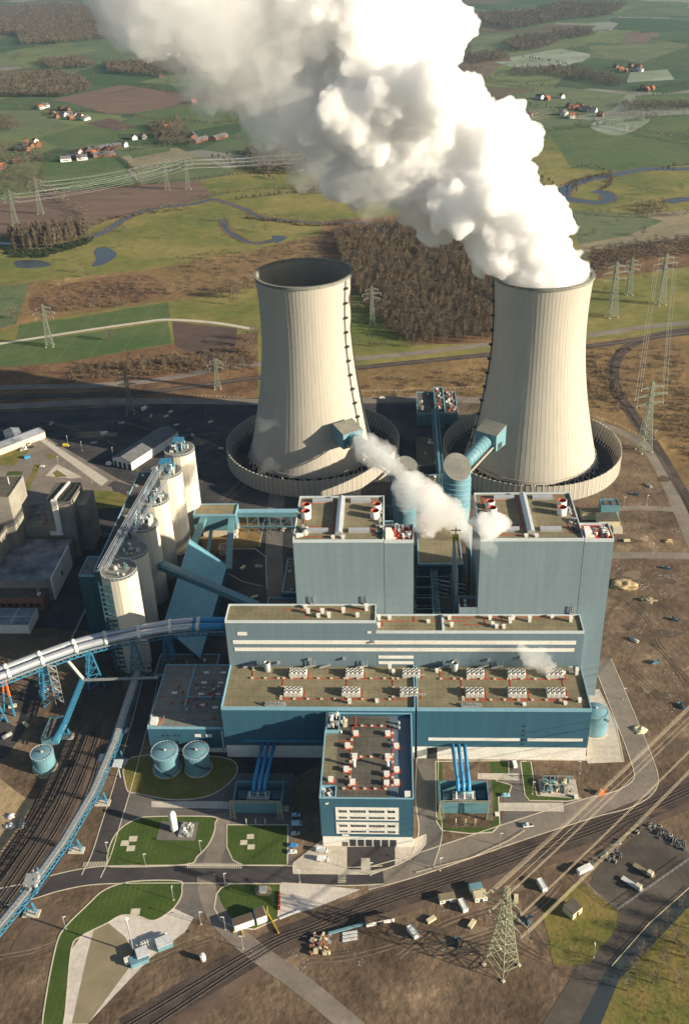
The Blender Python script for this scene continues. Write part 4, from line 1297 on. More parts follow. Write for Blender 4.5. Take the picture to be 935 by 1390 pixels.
# ================================================================= SILOS
t0_grp = 'ash silos in a row'
silo_spots = [(-167.5, 482, 10.8, 71, 'nearest concrete silo of the row, a stair zigzagging up its front'),
              (-168.5, 514, 10.5, 64, 'second concrete silo of the row, directly behind the one with the zigzag stair'),
              (-170, 552, 10.2, 60, 'third concrete silo, under the steel roof bridge'),
              (-168.5, 582, 10.2, 62, 'fourth concrete silo, beside the tallest sunlit one'),
              (-166, 615, 11.2, 66, 'tall sunlit concrete silo with blue machinery on its head'),
              (-162, 645, 11.2, 68, 'farthest and tallest concrete silo, at the north end of the row')]
for i, (x, y, r, h, lab) in enumerate(silo_spots):
    t = thing('silo', lab, 'silo', (x, y, 0), t0_grp)
    part('drum', MB().lathe(x, y, [(r, 0), (r, h)], 56, rib=lambda j: .18 if j % 4 == 0 else 0, smooth=False), M['silo'], t)
    part('deck', MB().cyl(x, y, h, h + .6, r + .3, 40), M['roofgrey'], t)
    mb = MB()
    for k in range(28):
        a, b = 2 * math.pi * k / 28, 2 * math.pi * (k + 1) / 28
        p = Vector((x + math.cos(a) * r, y + math.sin(a) * r, h + .6)); q = Vector((x + math.cos(b) * r, y + math.sin(b) * r, h + .6))
        mb.bar(p, p + Vector((0, 0, 1.2)), .18); mb.bar(p + Vector((0, 0, 1.2)), q + Vector((0, 0, 1.2)), .2)
    part('railing', mb, M['trim'], t)
    part('head_machinery', machinery(MB(), x - r * .55, x + r * .6, y - r * .55, y + r * .55, h + .6, 14 if i < 2 else 40, 60 + i, 3 if i < 2 else 6.5, 3), [M['steel'], M['teal'], M['white']], t)
    if i == 0:
        mb = MB()
        for k in range(18):
            z = 2 + k * 3.6
            xa, xb = (x - 8.5, x - 3.5) if k % 2 else (x - 3.5, x - 8.5)
            mb.bar((xa, y - r - .2, z), (xb, y - r - .2, z + 3.6), .9, .35); mb.box(x - 9.5, x - 2.5, y - r - 1.2, y - r + .8, z + 3.4, z + 3.7)
        for xx in (x - 9.5, x - 2.5): mb.bar((xx, y - r - 1, 0), (xx, y - r - 1, h), .35)
        part('zigzag_stair', mb, M['dkteal'], t)
    if i >= 4:
        mb = MB()
        for k in range(5):
            a = k * 1.3
            mb.bar((x + 5 * math.cos(a), y + 5 * math.sin(a), h + .6), (x + 4 * math.cos(a + .3), y + 4 * math.sin(a + .3), h + 9), .5)
            mb.bar((x + 5 * math.cos(a), y + 5 * math.sin(a), h + 5), (x + 5 * math.cos(a + 1.3), y + 5 * math.sin(a + 1.3), h + 5), .4)
        mb.box(x - 4, x + 4, y - 4, y + 4, h + 8.8, h + 9.2)
        part('head_frame', mb, M['blue'], t)
t = thing('silo_conveyor', 'silvery belt bridges running over the heads of the silo row', 'conveyor', (-177, 590, 0))
for (xa, xb) in ((-178.5, -176), (-174.6, -172), (-167, -164)):
    za, zb = 74, 71
    ya, yb = (478, 612) if xa < -171 else (520, 606)
    mb = MB().bar((xa + 1, ya, za), (xb + 5, yb, zb), .35).bar((xa - .4, ya, za), (xb + 3.6, yb, zb), .35).bar((xa - .4, ya, za + 1.8), (xb + 3.6, yb, zb + 1.8), .3).bar((xa + 1, ya, za + 1.8), (xb + 5, yb, zb + 1.8), .3)
    for k in range(30):
        f = k / 29
        p = Vector((xa + 1 + (xb + 4 - xa) * f, ya + (yb - ya) * f, za + (zb - za) * f))
        mb.bar(p, p + Vector((-1.4, 0, 0)), .25); mb.bar(p, p + Vector((0, 0, 1.8)), .2)
    part('belt_bridge', mb, M['silver'], t)
part('support_frame', MB().bar((-177, 486, 68), (-177, 486, 71), .6).bar((-176, 535, 0), (-176, 535, 71), .7).bar((-175, 566, 0), (-175, 566, 70.5), .7).bar((-177, 519, 62), (-177, 519, 71), .6), M['steel'], t)
t = plain_building('silo_annex', 'dark blue tall box building against the nearest silo', 'annex building', -205, -184, 512, 534, 46, 'c_dark', 'roofgrey', 'bluetrim', 5, 66)
t = plain_building('silo_service_building', 'blue low service building under the western side of the silo row', 'service building', -190, -179.5, 500, 628, 58, 'c_dark', 'roofdk', 'bluetrim', 10)
solo('belt_corridor', MB().bar((-160, 545, 31), (-88, 500, 31), 4.6, 3.6).bar((-160, 547.4, 33), (-88, 499.4, 33), 5, .3), M['c_teal'], 'straight blue-grey closed belt corridor from the silos to the boiler house', 'conveyor')

# coal shed: big blue sloping roof
t = thing('coal_shed', 'large blue shed with one steep sloping roof beside the silos', 'shed', (-138, 540, 0))
A = [at(222, 850, 14), at(272, 893, 8), at(308, 768, 12), at(258, 733, 26)]
B = [Vector((p.x, p.y, 0)) for p in A]
part('sloping_roof', MB().add(A + [p - Vector((0, 0, 1)) for p in A], [(0, 1, 2, 3), (0, 4, 5, 1), (1, 5, 6, 2), (2, 6, 7, 3), (3, 7, 4, 0)]), M['c_shed'], t)
part('wall', MB().add([p + Vector((0, 0, 0)) for p in B] + [p - Vector((0, 0, 1.02)) for p in A], [(0, 1, 5, 4), (1, 2, 6, 5), (2, 3, 7, 6), (3, 0, 4, 7)]), M['c_dark'], t)
mb = MB()
for a, b in ((0, 3), (0, 1), (3, 2)): mb.bar(A[a] + Vector((0, 0, .2)), A[b] + Vector((0, 0, .2)), .5)
part('roof_edge', mb, M['bluetrim'], t)
plain_building('shed_annex', 'low dark annex at the foot of the big blue shed', 'annex building', -150, -112, 462, 482, 6, 'c_dark', 'roofdk', 'bluetrim', 6, 12)

# transfer tower and galleries
t = thing('transfer_tower', 'pale blue transfer building with an olive roof, north of the blue shed', 'transfer building', (-138, 629, 0))
part('wall', MB().box(-154, -121.5, 629, 645, 7, 20), M['c_teal'], t)
part('base', MB().box(-148, -122, 630, 644, 0, 7), M['kerb'], t)
part('roof', MB().box(-153.5, -122, 629.5, 644.5, 20, 20.3), M['roof'], t)
part('parapet', parapet(MB(), -154, -121.5, 629, 645, 20, 1, .5), M['bluetrim'], t)
solo('belt_gallery', MB().bar((-146, 630, 17), (-150, 585, 12), 4.4, 3.4).bar((-146, 630, 18.9), (-150, 585, 13.9), 4.8, .3), M['c_teal'], 'western of two blue galleries coming down from the transfer building', 'conveyor', 'galleries below the transfer building')
solo('belt_gallery', MB().bar((-125, 630, 16), (-121, 580, 3), 4.2, 3).bar((-125, 630, 17.8), (-121, 580, 4.8), 4.6, .3), M['c_teal'], 'eastern of two blue galleries coming down from the transfer building, ending by the path', 'conveyor', 'galleries below the transfer building')
solo('belt_gallery', MB().bar((-141, 628, 8), (-139, 596, 5), 2.4, 2.4), M['c_teal'], 'short narrow gallery between the two longer ones below the transfer building', 'conveyor', 'galleries below the transfer building')
t = thing('pipe_bridge', 'straight blue-grey closed pipe bridge from the transfer building to the boiler house', 'pipe bridge', (-90, 640, 0))
part('gallery', MB().box(-121.4, -45, 636, 641, 14, 18), M['c_teal'], t)
part('gallery_roof', MB().box(-121.4, -45, 635.8, 641.2, 18, 18.3), M['bluetrim'], t)
mb = MB()
for k in range(9):
    x = -114 + k * 8.5
    mb.bar((x, 636, 0), (x, 636, 14), .6); mb.bar((x, 636, 6), (x + 8.5, 636, 14), .35)
mb.bar((-120, 633, 7), (-45, 633, 7), .8); mb.bar((-120, 632, 8), (-45, 632, 8), .6)
part('trestle', mb, M['teal'], t)
plain_building('gate_house', 'small cream building under the transfer galleries', 'small building', -132, -124, 604, 612, 5, 'kerb', 'roof', 'kerb', 0)
plain_building('ash_building', 'dark flat building with blue edges at the west side of the boiler house', 'low building', -84, -58.5, 470, 520, 22, 'c_dark', 'roofdk', 'bluetrim', 6, 71)
plain_building('ash_building', 'tall dark bay with blue edges between the boiler house and the path', 'low building', -75, -58.5, 521, 560, 26, 'c_dark', 'roofdk', 'bluetrim', 6, 72)

# ================================================================= TWIN TUBE CONVEYOR on blue trestles
cpx = [(-60, 938), (0, 914), (55, 893), (110, 874), (160, 862), (215, 852), (262, 847), (306, 846)]
path = smooth([at(x, y, 33) for x, y in cpx], False, 6)
t = thing('tube_conveyor', 'curved twin silver tube conveyor carried high on blue trestles', 'conveyor', path[0])
for k, off in enumerate((-2.9, 2.9)):
    Q = []
    for i, p in enumerate(path):
        d = (path[min(i + 1, len(path) - 1)] - path[max(i - 1, 0)]).normalized()
        Q.append(p + Vector((-d.y, d.x, 0)) * off)
    last = len(Q) - 7
    tb = part('tube', MB().tube(Q[:last + 1], 2.15, 20), M['silver'], t)
    part('tube_end', MB().tube(Q[last:], 2.1, 20), M['bluepipe'], t)
    for i in range(2, len(Q) - 1, 5):
        d = (Q[i + 1] - Q[i - 1]).normalized()
        part('joint_collar', MB().tube([Q[i] - d * 1.1, Q[i] + d * 1.1], 2.6, 20), M['white'], tb)
    for i in range(0, len(Q) - 1):
        d = (Q[i + 1] - Q[i]).normalized()
mb = MB()
for i in range(len(path) - 1):
    d = (path[i + 1] - path[i]).normalized()
    s = Vector((-d.y, d.x, 0))
    a, b = path[i], path[i + 1]
    for sd in (-4.6, 4.6):
        mb.bar(a + s * sd + Vector((0, 0, -2.4)), b + s * sd + Vector((0, 0, -2.4)), .5)
        mb.bar(a + s * sd + Vector((0, 0, -5.6)), b + s * sd + Vector((0, 0, -5.6)), .5)
        mb.bar(a + s * sd + Vector((0, 0, -5.6)), (a + b) / 2 + s * sd + Vector((0, 0, -2.4)), .35)
        mb.bar((a + b) / 2 + s * sd + Vector((0, 0, -2.4)), b + s * sd + Vector((0, 0, -5.6)), .35)
    mb.bar(a + s * -4.6 + Vector((0, 0, -2.4)), a + s * 4.6 + Vector((0, 0, -2.4)), .5)
    mb.bar(a + s * -4.6 + Vector((0, 0, -5.6)), a + s * 4.6 + Vector((0, 0, -5.6)), .4)
part('truss', mb, M['blue'], t)
walkm = MB()
for i in range(len(path) - 1):
    d = (path[i + 1] - path[i]).normalized(); s = Vector((-d.y, d.x, 0))
    walkm.bar(path[i] - s * 5.6 + Vector((0, 0, -2.2)), path[i + 1] - s * 5.6 + Vector((0, 0, -2.2)), 1.2, .2)
part('side_walkway', walkm, M['steel'], t)


def trestle(foot, i, spread=5):
    top = path[i] + Vector((0, 0, -5.8))
    d = (path[min(i + 1, len(path) - 1)] - path[i - 1]).normalized()
    s = Vector((-d.y, d.x, 0))
    mb = MB()
    legs = []
    for a in (-1, 1):
        for b in (-1, 1):
            hi = top + s * (4.2 * a) + d * (.8 * b)
            lo = Vector((foot.x, foot.y, 0)) + s * (4.6 * a) + d * (spread * b)
            mb.bar(lo, hi, .75)
            legs.append((lo, hi))
    for k in range(5):
        f0, f1 = k / 5, (k + 1) / 5
        for (p, q) in ((0, 1), (2, 3), (0, 2), (1, 3)):
            a0, a1 = legs[p][0].lerp(legs[p][1], f0), legs[q][0].lerp(legs[q][1], f1)
            b0, b1 = legs[p][0].lerp(legs[p][1], f1), legs[q][0].lerp(legs[q][1], f1)
            mb.bar(a0, a1, .35); mb.bar(b0, b1, .35)
    part('trestle', mb, M['blue'], t)


for i in (4, 12, 19, 26, 31):
    p = path[i]
    trestle(p, i)
for i in (12, 26):
    mb = MB()
    p = path[i]
    for k in range(7):
        z = 3 + k * 4
        xa, xb = (p.x + 6, p.x + 10) if k % 2 else (p.x + 10, p.x + 6)
        mb.bar((xa, p.y - 5, z), (xb, p.y - 5, z + 4), .7, .25); mb.box(p.x + 5.5, p.x + 10.5, p.y - 5.8, p.y - 4.2, z + 3.9, z + 4.1)
    for xx in (p.x + 5.5, p.x + 10.5): mb.bar((xx, p.y - 5, 0), (xx, p.y - 5, 31), .3)
    part('trestle_stair', mb, M['steel'], t)
solo('conveyor_support', MB().bar((-237, 436, 0), (-235, 437, 14), 1, mi=1).bar((-235, 437, 14), (-233, 438, 27), 1).bar((-229, 432, 0), (-230, 434, 14), 1, mi=1).bar((-230, 434, 14), (-231, 436, 27), 1).bar((-237, 436, 8), (-229, 432, 8), .5, mi=1), [M['orange'], M['blue']], 'blue support leg with an orange upper part at the left end of the tube conveyor', 'support')


# ================================================================= LONG TRUSS CONVEYOR running south
def truss_conveyor(pts, w, h, feet, label, name='truss_conveyor', mt='steel'):
    t = thing(name, label, 'conveyor', pts[0])
    mb, deck = MB(), MB()
    for a, b in zip(pts, pts[1:]):
        d = (b - a); L = d.length; d.normalize()
        s = Vector((-d.y, d.x, 0)).normalized()
        n = max(1, int(L / 4))
        for sd in (-w / 2, w / 2):
            for zz in (0, h):
                mb.bar(a + s * sd + Vector((0, 0, zz)), b + s * sd + Vector((0, 0, zz)), .4)
            for k in range(n):
                p, q = a.lerp(b, k / n) + s * sd, a.lerp(b, (k + 1) / n) + s * sd
                mb.bar(p, q + Vector((0, 0, h)), .28); mb.bar(p, p + Vector((0, 0, h)), .3)
        deck.bar(a + Vector((0, 0, h + .3)), b + Vector((0, 0, h + .3)), w * .55, .5)
        deck.bar(a + s * (w * .42) + Vector((0, 0, h + .1)), b + s * (w * .42) + Vector((0, 0, h + .1)), w * .18, .2)
        deck.bar(a - s * (w * .42) + Vector((0, 0, h + .1)), b - s * (w * .42) + Vector((0, 0, h + .1)), w * .18, .2)
        for k in range(n * 2):
            p = a.lerp(b, k / (n * 2)) + Vector((0, 0, h + .6))
            deck.bar(p - s * w * .3, p + s * w * .3, .3, .3)
    part('truss', mb, M['blue'], t)
    part('belt_cover', deck, M[mt], t)
    for (f, zt, sdir) in feet:
        q = MB()
        for a_ in (-1, 1):
            q.bar((f.x + a_ * 2.6, f.y, 0), (f.x + a_ * 1.6, f.y, zt), .5)
            q.bar((f.x + a_ * 2.6, f.y + 2, 0), (f.x + a_ * 1.6, f.y + .6, zt), .4)
        q.bar((f.x - 2.4, f.y, 3), (f.x + 2.2, f.y, zt * .7), .3); q.bar((f.x + 2.4, f.y, 3), (f.x - 2.2, f.y, zt * .7), .3)
        q.box(f.x - 4, f.x + 4, f.y - 1.4, f.y + 3, .18, .7, 1)
        part('support_leg', q, [M['blue'], M['kerb']], t)
    return t


lc = [at(188, 918, 9), at(172, 965, 9), at(157, 1012, 9), at(128, 1080, 9), at(88, 1148, 9), at(40, 1215, 9), at(-30, 1300, 9)]
feet = []
for px in ((136, 1076), (100, 1140), (38, 1226), (160, 1020)):
    p = at(px[0], px[1], 9)
    feet.append((p, 9, 0))
truss_conveyor(lc, 4.4, 3.2, feet, 'long straight blue truss conveyor crossing above the main road at the lower left')
truss_conveyor([at(112, 925, 10), at(88, 985, 8), at(74, 1010, 7)], 2.6, 2.2, [(at(88, 990, 7), 7, 0)], 'short thin blue truss conveyor ending at the loading hopper', mt='blue')
solo('cross_conveyor', MB().bar(at(92, 897, 24), at(113, 922, 12), 2, 1.4).bar(at(113, 923, 12), at(215, 920, 14), 1.4, 1), M['steel'], 'thin grey pipe gallery hanging below the tube conveyor', 'conveyor')
t = thing('hopper_building', 'small blue open-topped loading hopper at the end of the thin conveyor', 'loading hopper', at(72, 1003, 0))
h0 = at(72, 1005, 0)
part('wall', hollow(MB(), h0.x - 5, h0.x + 5, h0.y - 4, h0.y + 14, 0, 6, .5), M['c_teal'], t)
part('floor_plate', MB().box(h0.x - 4.5, h0.x + 4.5, h0.y - 3.5, h0.y + 13.5, 4, 4.3), M['apron'], t)
solo('transfer_chute', machinery(MB().box(-178, -172, 303, 309, 12.3, 15), -180, -171, 300, 312, 12.4, 14, 5, 3, 2), [M['steel'], M['blue']], 'steel drive station on the long truss conveyor above the main road', 'drive station')
p = at(148, 1026, 13)
for x_, y_, w_ in ((-6, -2, 'left'), (3, -6, 'right')): solo('service_platform', MB().box(p.x + x_, p.x + x_ + 5, p.y + y_, p.y + y_ + 5.5, 10.6, 11).bar((p.x + x_ + 2.5, p.y + y_ + 2.5, 0), (p.x + x_ + 2.5, p.y + y_ + 2.5, 10.6), .4), M['trim'], 'pale grey square service platform on the ' + w_ + ' side of the long truss conveyor', 'platform', 'platforms beside the truss conveyor')

# ================================================================= OLD STATION at the left edge
t = thing('old_boiler_house', 'old concrete boiler house cut by the left edge, tallest of the old station', 'old building', (-300, 590, 0), 'old station buildings')
part('wall', MB().box(-345, -276.5, 592, 624, 0, 58).box(-340, -283, 560, 591.9, 0, 36), M['concrete'], t)
part('roof', MB().box(-344, -277.2, 592.7, 623.3, 58, 58.3).box(-339.3, -283.7, 560.7, 591.2, 36, 36.3), M['roofdk'], t)
part('parapet', parapet(parapet(MB(), -345, -276.5, 592, 624, 58, .8, .6), -340, -283, 560, 592, 36, .8, .6, skip='b'), M['concrete'], t)
part('roof_mast', MB().bar((-283, 612, 58), (-283, 612, 64), .5), M['white'], t)
t = thing('old_bunker_tower', 'old concrete tower with a blue-white sheet-clad shaft down its front', 'old building', (-250, 620, 0), 'old station buildings')
part('wall', MB().box(-256, -236.5, 604, 632, 0, 48), M['concrete'], t)
part('roof', MB().box(-255.4, -237.1, 604.6, 631.4, 48, 48.3), M['roofdk'], t)
part('clad_shaft', MB().box(-250.5, -246.5, 601.8, 603.9, 22, 50).box(-256, -246.5, 602, 603.95, 20, 22.4), M['white'], t)
part('roof_duct', MB().bar((-248.5, 604.5, 49.4), (-245, 630, 49.4), 1.6, 1.6), M['white'], t)
part('side_wall', MB().box(-236.4, -229, 612, 634, 0, 40), M['concrete'], t)
plain_building('old_link_building', 'low old link building with a frosted roof between the two concrete towers', 'old building', -276, -256.6, 606, 640, 24, 'concrete', 'roofgrey', 'concrete', 10, 21, 'old station buildings')
plain_building('old_turbine_hall', 'old flat-roofed hall with frost patches in front of the concrete towers', 'old building', -283, -238, 555, 601.5, 17, 'concrete', mat('frosty_roof', (.09, .10, .12), (.26, .29, .33), .07, .95, det=8), 'concrete', 8, 22, 'old station buildings') if False else None
t = thing('old_turbine_hall', 'old flat-roofed hall with frost patches and one white gable panel', 'old building', (-262, 556, 0), 'old station buildings')
M['frostroof'] = mat('frosty_roof', (.08, .085, .095), (.27, .29, .32), .07, .95, det=8)
part('wall', MB().box(-282.9, -240, 548, 601.5, 0, 17), M['concrete'], t)
part('roof', MB().box(-282.5, -240.4, 548.4, 601.2, 17, 17.3), M['frostroof'], t)
part('gable_panel', MB().box(-239.9, -238.9, 548, 590, 1, 19), M['white'], t)
part('panel_window', MB().box(-238.85, -238.7, 566, 569, 8, 12), M['dark'], t)
t = plain_building('brick_annex', 'brown brick annex below the old flat-roofed hall', 'brick building', -300, -243, 536, 547.8, 10, 'brick', 'roofdk', 'brick', 6, 23)
part('window_row', (lambda mb: [mb.box(-298 + k * 5, -295.5 + k * 5, 535.8, 535.98, 4, 6.5) for k in range(11)] and mb)(MB()), M['glass'], t)
solo('ash_crate', (lambda mb: [mb.box(-275 + k * 7, -271.5 + k * 7, 527, 529.5, 0, 2.4) for k in range(1)] and mb)(MB().box(-275.2, -271.3, 526.8, 529.7, 2.4, 2.7)), M['steel'], 'grey equipment box in front of the brick annex, left one', 'equipment box', 'boxes by the brick annex')
solo('ash_crate', MB().box(-260, -256, 527, 529.5, 0, 2.4).box(-260.2, -255.8, 526.8, 529.7, 2.4, 2.7), M['steel'], 'grey equipment box in front of the brick annex, right one', 'equipment box', 'boxes by the brick annex')
t = thing('white_cabin_building', 'white box-shaped building with panel joints at the left edge', 'small building', (-258, 518, 0))
part('wall', MB().box(-276, -245.3, 511, 530, 0, 7), M['white'], t)
part('roof', MB().box(-275.6, -245.7, 511.4, 529.6, 7, 7.3), M['frostroof'], t)
part('roof_rib', MB().box(-258, -257.6, 511.5, 529.5, 7.3, 7.6).box(-275, -246, 520, 520.3, 7.3, 7.6), M['trim'], t)
solo('yard_wall', MB().box(-228, -199.5, 630, 630.8, 0, 3).box(-200, -199.3, 560, 630, 0, 3), M['concrete'], 'low pale wall round the dark yard west of the silos', 'wall')
solo('boundary_fence', (lambda a, b, mb: mb.bar(a + Vector((0, 0, 1.2)), b + Vector((0, 0, 1.2)), .4, 2.4))(at(98, 870), at(132, 800), MB()), M['trim'], 'straight pale fence beside the rail tracks north of the tube conveyor', 'fence')


# gabled sheds
def gable(name, label, cat, c, w, l, h, hr, rz, wall, roof, group=None, doors=0, sz=1):
    t = thing(name, label, cat, c, group, 0)
    ca, sa = math.cos(rz), math.sin(rz)
    def T(x, y, z): return (c[0] + x * ca - y * sa, c[1] + x * sa + y * ca, z)
    a, b = w / 2, l / 2
    vs = [T(-a, -b, 0), T(a, -b, 0), T(a, b, 0), T(-a, b, 0), T(-a, -b, h), T(a, -b, h), T(a, b, h), T(-a, b, h), T(0, -b, hr), T(0, b, hr)]
    part('wall', MB().add(vs, [(0, 1, 5, 8, 4), (1, 2, 6, 5), (2, 3, 7, 9, 6), (3, 0, 4, 7)]), M[wall], t)
    o = .35
    th = .3
    r = [T(-a - o, -b - o, h - .1), T(0, -b - o, hr + .1), T(a + o, -b - o, h - .1), T(-a - o, b + o, h - .1), T(0, b + o, hr + .1), T(a + o, b + o, h - .1)]
    r2 = [(x, y, z + th) for x, y, z in r]
    part('roof', MB().add(r + r2, [(6, 7, 10, 9), (7, 8, 11, 10), (0, 3, 4, 1), (1, 4, 5, 2), (0, 1, 7, 6), (1, 2, 8, 7), (3, 9, 10, 4), (4, 10, 11, 5), (0, 6, 9, 3), (2, 5, 11, 8)]), M[roof], t)
    for k in range(doors):
        q = T(-a + w * (k + .5) / doors, -b - .08, 0)
        part('door', MB().obox(q, w / doors * .5, .15, h * .7, rz), M['glass'], t)
    return t


c = (at(180, 632) + at(235, 592)) / 2
gable('warehouse', 'long white gabled warehouse, half its roof in shade', 'warehouse', at(200, 614), 21, 66, 8, 11.5, R(-27), 'white', 'greyroof', doors=4)
gable('warehouse_lean_to', 'green-grey lean-to behind the white warehouse', 'shed', at(238, 590), 8, 22, 4, 5.5, R(-33), 'c_teal', 'c_teal') if False else None
gable('long_shed', 'long low cream building with a pale grey roof at the left edge', 'shed', at(18, 606), 15, 60, 6, 8.5, R(-42), 'kerb', 'frostroof', doors=0)
gable('side_shed', 'small pale-roofed wing behind the long cream shed', 'shed', at(20, 597), 14, 22, 6, 8, R(30), 'kerb', 'frostroof')
# ================================================================= STEAM: real volumes with a billowing outline
def billows(axis, seed, voxel, n1, n2, n3, k1=.5, k2=.46, k3=.42, squash=1.0):
    """closed cauliflower surface: lobes on lobes on lobes along an axis [(x, y, z, r), ...]"""
    rnd = np.random.RandomState(seed)
    S = []
    P = [np.array(a, float) for a in axis]
    main = []
    for a, b in zip(P, P[1:]):
        L = np.linalg.norm((b - a)[:3])
        n = max(1, int(L / (.42 * (a[3] + b[3]) / 2)))
        for i in range(n):
            main.append(a + (b - a) * i / n)
    main.append(P[-1])
    m2 = []
    for s in main:
        c = s.copy()
        c[:3] += rnd.normal(size=3) * s[3] * .10
        c[3] *= rnd.uniform(.72, .86)
        m2.append(c)
    def level(par, n, k, lo, hi):
        out = []
        for s in par:
            d = rnd.normal(size=(n, 3)); d /= np.linalg.norm(d, axis=1)[:, None]
            rr = s[3] * k * rnd.uniform(lo, hi, n)
            c = s[:3] + d * (s[3] * .86)
            for q, r_ in zip(c, rr): out.append(np.array([*q, r_]))
        return out
    a = level(m2, n1, k1, .6, 1.15)
    b = level(a, n2, k2, .55, 1.2)
    c = level(b, n3, k3, .55, 1.15) if n3 else []
    return m2 + a + b + c


def ico(sub):
    import bmesh
    bm = bmesh.new()
    bmesh.ops.create_icosphere(bm, subdivisions=sub, radius=1)
    v = np.array([x.co[:] for x in bm.verts]); f = np.array([[w.index for w in x.verts] for x in bm.faces])
    bm.free()
    return v, f


_ICO = {1: ico(1), 2: ico(2)}


def steam(name, spheres, voxel, mats, label, cat, smooth_it=1, clip=None, rough=0):
    V, Fc, off = [], [], 0
    for s in spheres:
        iv, jf = _ICO[2 if s[3] > voxel * 5 else 1]
        V.append(iv * s[3] + s[:3]); Fc.append(jf + off); off += len(iv)
    V = np.concatenate(V); Fc = np.concatenate(Fc)
    if clip is not None: V[:, 2] = np.maximum(V[:, 2], clip)
    me = bpy.data.meshes.new(name)
    me.vertices.add(len(V)); me.vertices.foreach_set('co', V.astype(np.float32).ravel())
    me.loops.add(Fc.size); me.loops.foreach_set('vertex_index', Fc.astype(np.int32).ravel())
    me.polygons.add(len(Fc)); me.polygons.foreach_set('loop_start', np.arange(0, Fc.size, 3, dtype=np.int32))
    me.update(calc_edges=True)
    tmp = bpy.data.objects.new('tmp', me)
    C.objects.link(tmp)
    md = tmp.modifiers.new('r', 'REMESH'); md.mode = 'VOXEL'; md.voxel_size = voxel; md.use_smooth_shade = True
    if smooth_it:
        sm = tmp.modifiers.new('s', 'SMOOTH'); sm.factor = .5; sm.iterations = smooth_it
    for sc_, st_, ty in ((9, 1.0, 'CLOUDS'), (3.6, .38, 'CLOUDS')) if rough else ():
        tx = bpy.data.textures.new('puffs', ty); tx.noise_scale = sc_ * rough; tx.noise_depth = 3
        d_ = tmp.modifiers.new('d', 'DISPLACE'); d_.texture = tx; d_.strength = 9 * st_ * rough; d_.mid_level = .5; d_.texture_coords = 'GLOBAL'
    dg = bpy.context.evaluated_depsgraph_get()
    m2 = bpy.data.meshes.new_from_object(tmp.evaluated_get(dg))
    bpy.data.objects.remove(tmp)
    bpy.data.meshes.remove(me)
    m2.name = name
    m2.materials.clear(); m2.materials.append(mats)
    m2.polygons.foreach_set('use_smooth', [True] * len(m2.polygons))
    o = bpy.data.objects.new(name, m2)
    C.objects.link(o)
    _org[o] = Vector((0, 0, 0))
    return tag(o, label, cat)


def steam_mat(name, dens, g=.2, col=(1, 1, 1), surf=.0):
    m = bpy.data.materials.new(name)
    m.use_nodes = True
    nt = m.node_tree
    for n in list(nt.nodes): nt.nodes.remove(n)
    o = nt.nodes.new('ShaderNodeOutputMaterial')
    v = nt.nodes.new('ShaderNodeVolumeScatter')
    v.inputs['Color'].default_value = (*col, 1)
    v.inputs['Density'].default_value = dens
    v.inputs['Anisotropy'].default_value = g
    nt.links.new(v.outputs[0], o.inputs['Volume'])
    t = nt.nodes.new('ShaderNodeBsdfTransparent')
    d = nt.nodes.new('ShaderNodeBsdfDiffuse')
    d.inputs['Color'].default_value = (.9, .9, .9, 1)
    mx = nt.nodes.new('ShaderNodeMixShader')
    mx.inputs[0].default_value = surf
    nt.links.new(t.outputs[0], mx.inputs[1]); nt.links.new(d.outputs[0], mx.inputs[2])
    nt.links.new(mx.outputs[0], o.inputs['Surface'])
    m.cycles.homogeneous_volume = True
    return m


def axpt(px, py, Y, rpx):
    p = aty(px, py, Y)
    depth = (Vector(CM[2])).dot(p - Vector((0, 0, CAM_H)))
    return (p.x, p.y, p.z, rpx * depth / F_PX)


AX = [(116.5, 752, 161, 39), axpt(727, 352, 757, 66), axpt(702, 305, 760, 82), axpt(672, 255, 768, 96), axpt(632, 222, 780, 106), axpt(575, 186, 790, 118), axpt(522, 145, 802, 124), axpt(490, 88, 815, 130), axpt(462, 20, 825, 136), axpt(430, -60, 840, 142), axpt(400, -120, 850, 145)]
sp = billows(AX[:], 11, 3, 11, 9, 7, .5, .48, .46)
sp = [s for s in sp if not (s[2] - s[3] < 164 and math.hypot(s[0] - 116.5, s[1] - 752) + s[3] > 38.0)]
sp.append(np.array([116.5, 752, 150, 30.]))
sp += [np.array([116.5 + 22 * math.cos(a), 752 + 22 * math.sin(a), 162, 15.]) for a in np.arange(0, 6.3, .5)]
steam('steam_plume', sp, 2.2, steam_mat('steam_dense', .2, g=.25, col=(.998, .999, 1)), 'huge white billowing steam plume rising from the eastern cooling tower', 'steam', rough=1)
AX2 = [axpt(545, 258, 760, 40), axpt(470, 205, 765, 60), axpt(400, 150, 770, 78), axpt(355, 90, 775, 92), axpt(300, 25, 780, 105), axpt(240, -50, 790, 110)]
sp2 = billows(AX2, 5, 4, 5, 7, 5, .62, .6, .5)
steam('steam_plume_fringe', sp2, 3.5, steam_mat('steam_thin', .026, g=0, col=(.985, .992, 1)), 'grey trailing veil of steam left of the white plume', 'steam', rough=1.6)
AX3 = [axpt(380, 90, 780, 60), axpt(310, 40, 790, 85), axpt(235, 15, 800, 70), axpt(180, -10, 810, 55)]
steam('steam_plume_veil', billows(AX3, 8, 4, 5, 6, 4, .8, .6), 4, steam_mat('steam_veil', .012, col=(.96, .98, 1)), 'thinnest outer veil of steam at the top left edge of the plume', 'steam', rough=2)
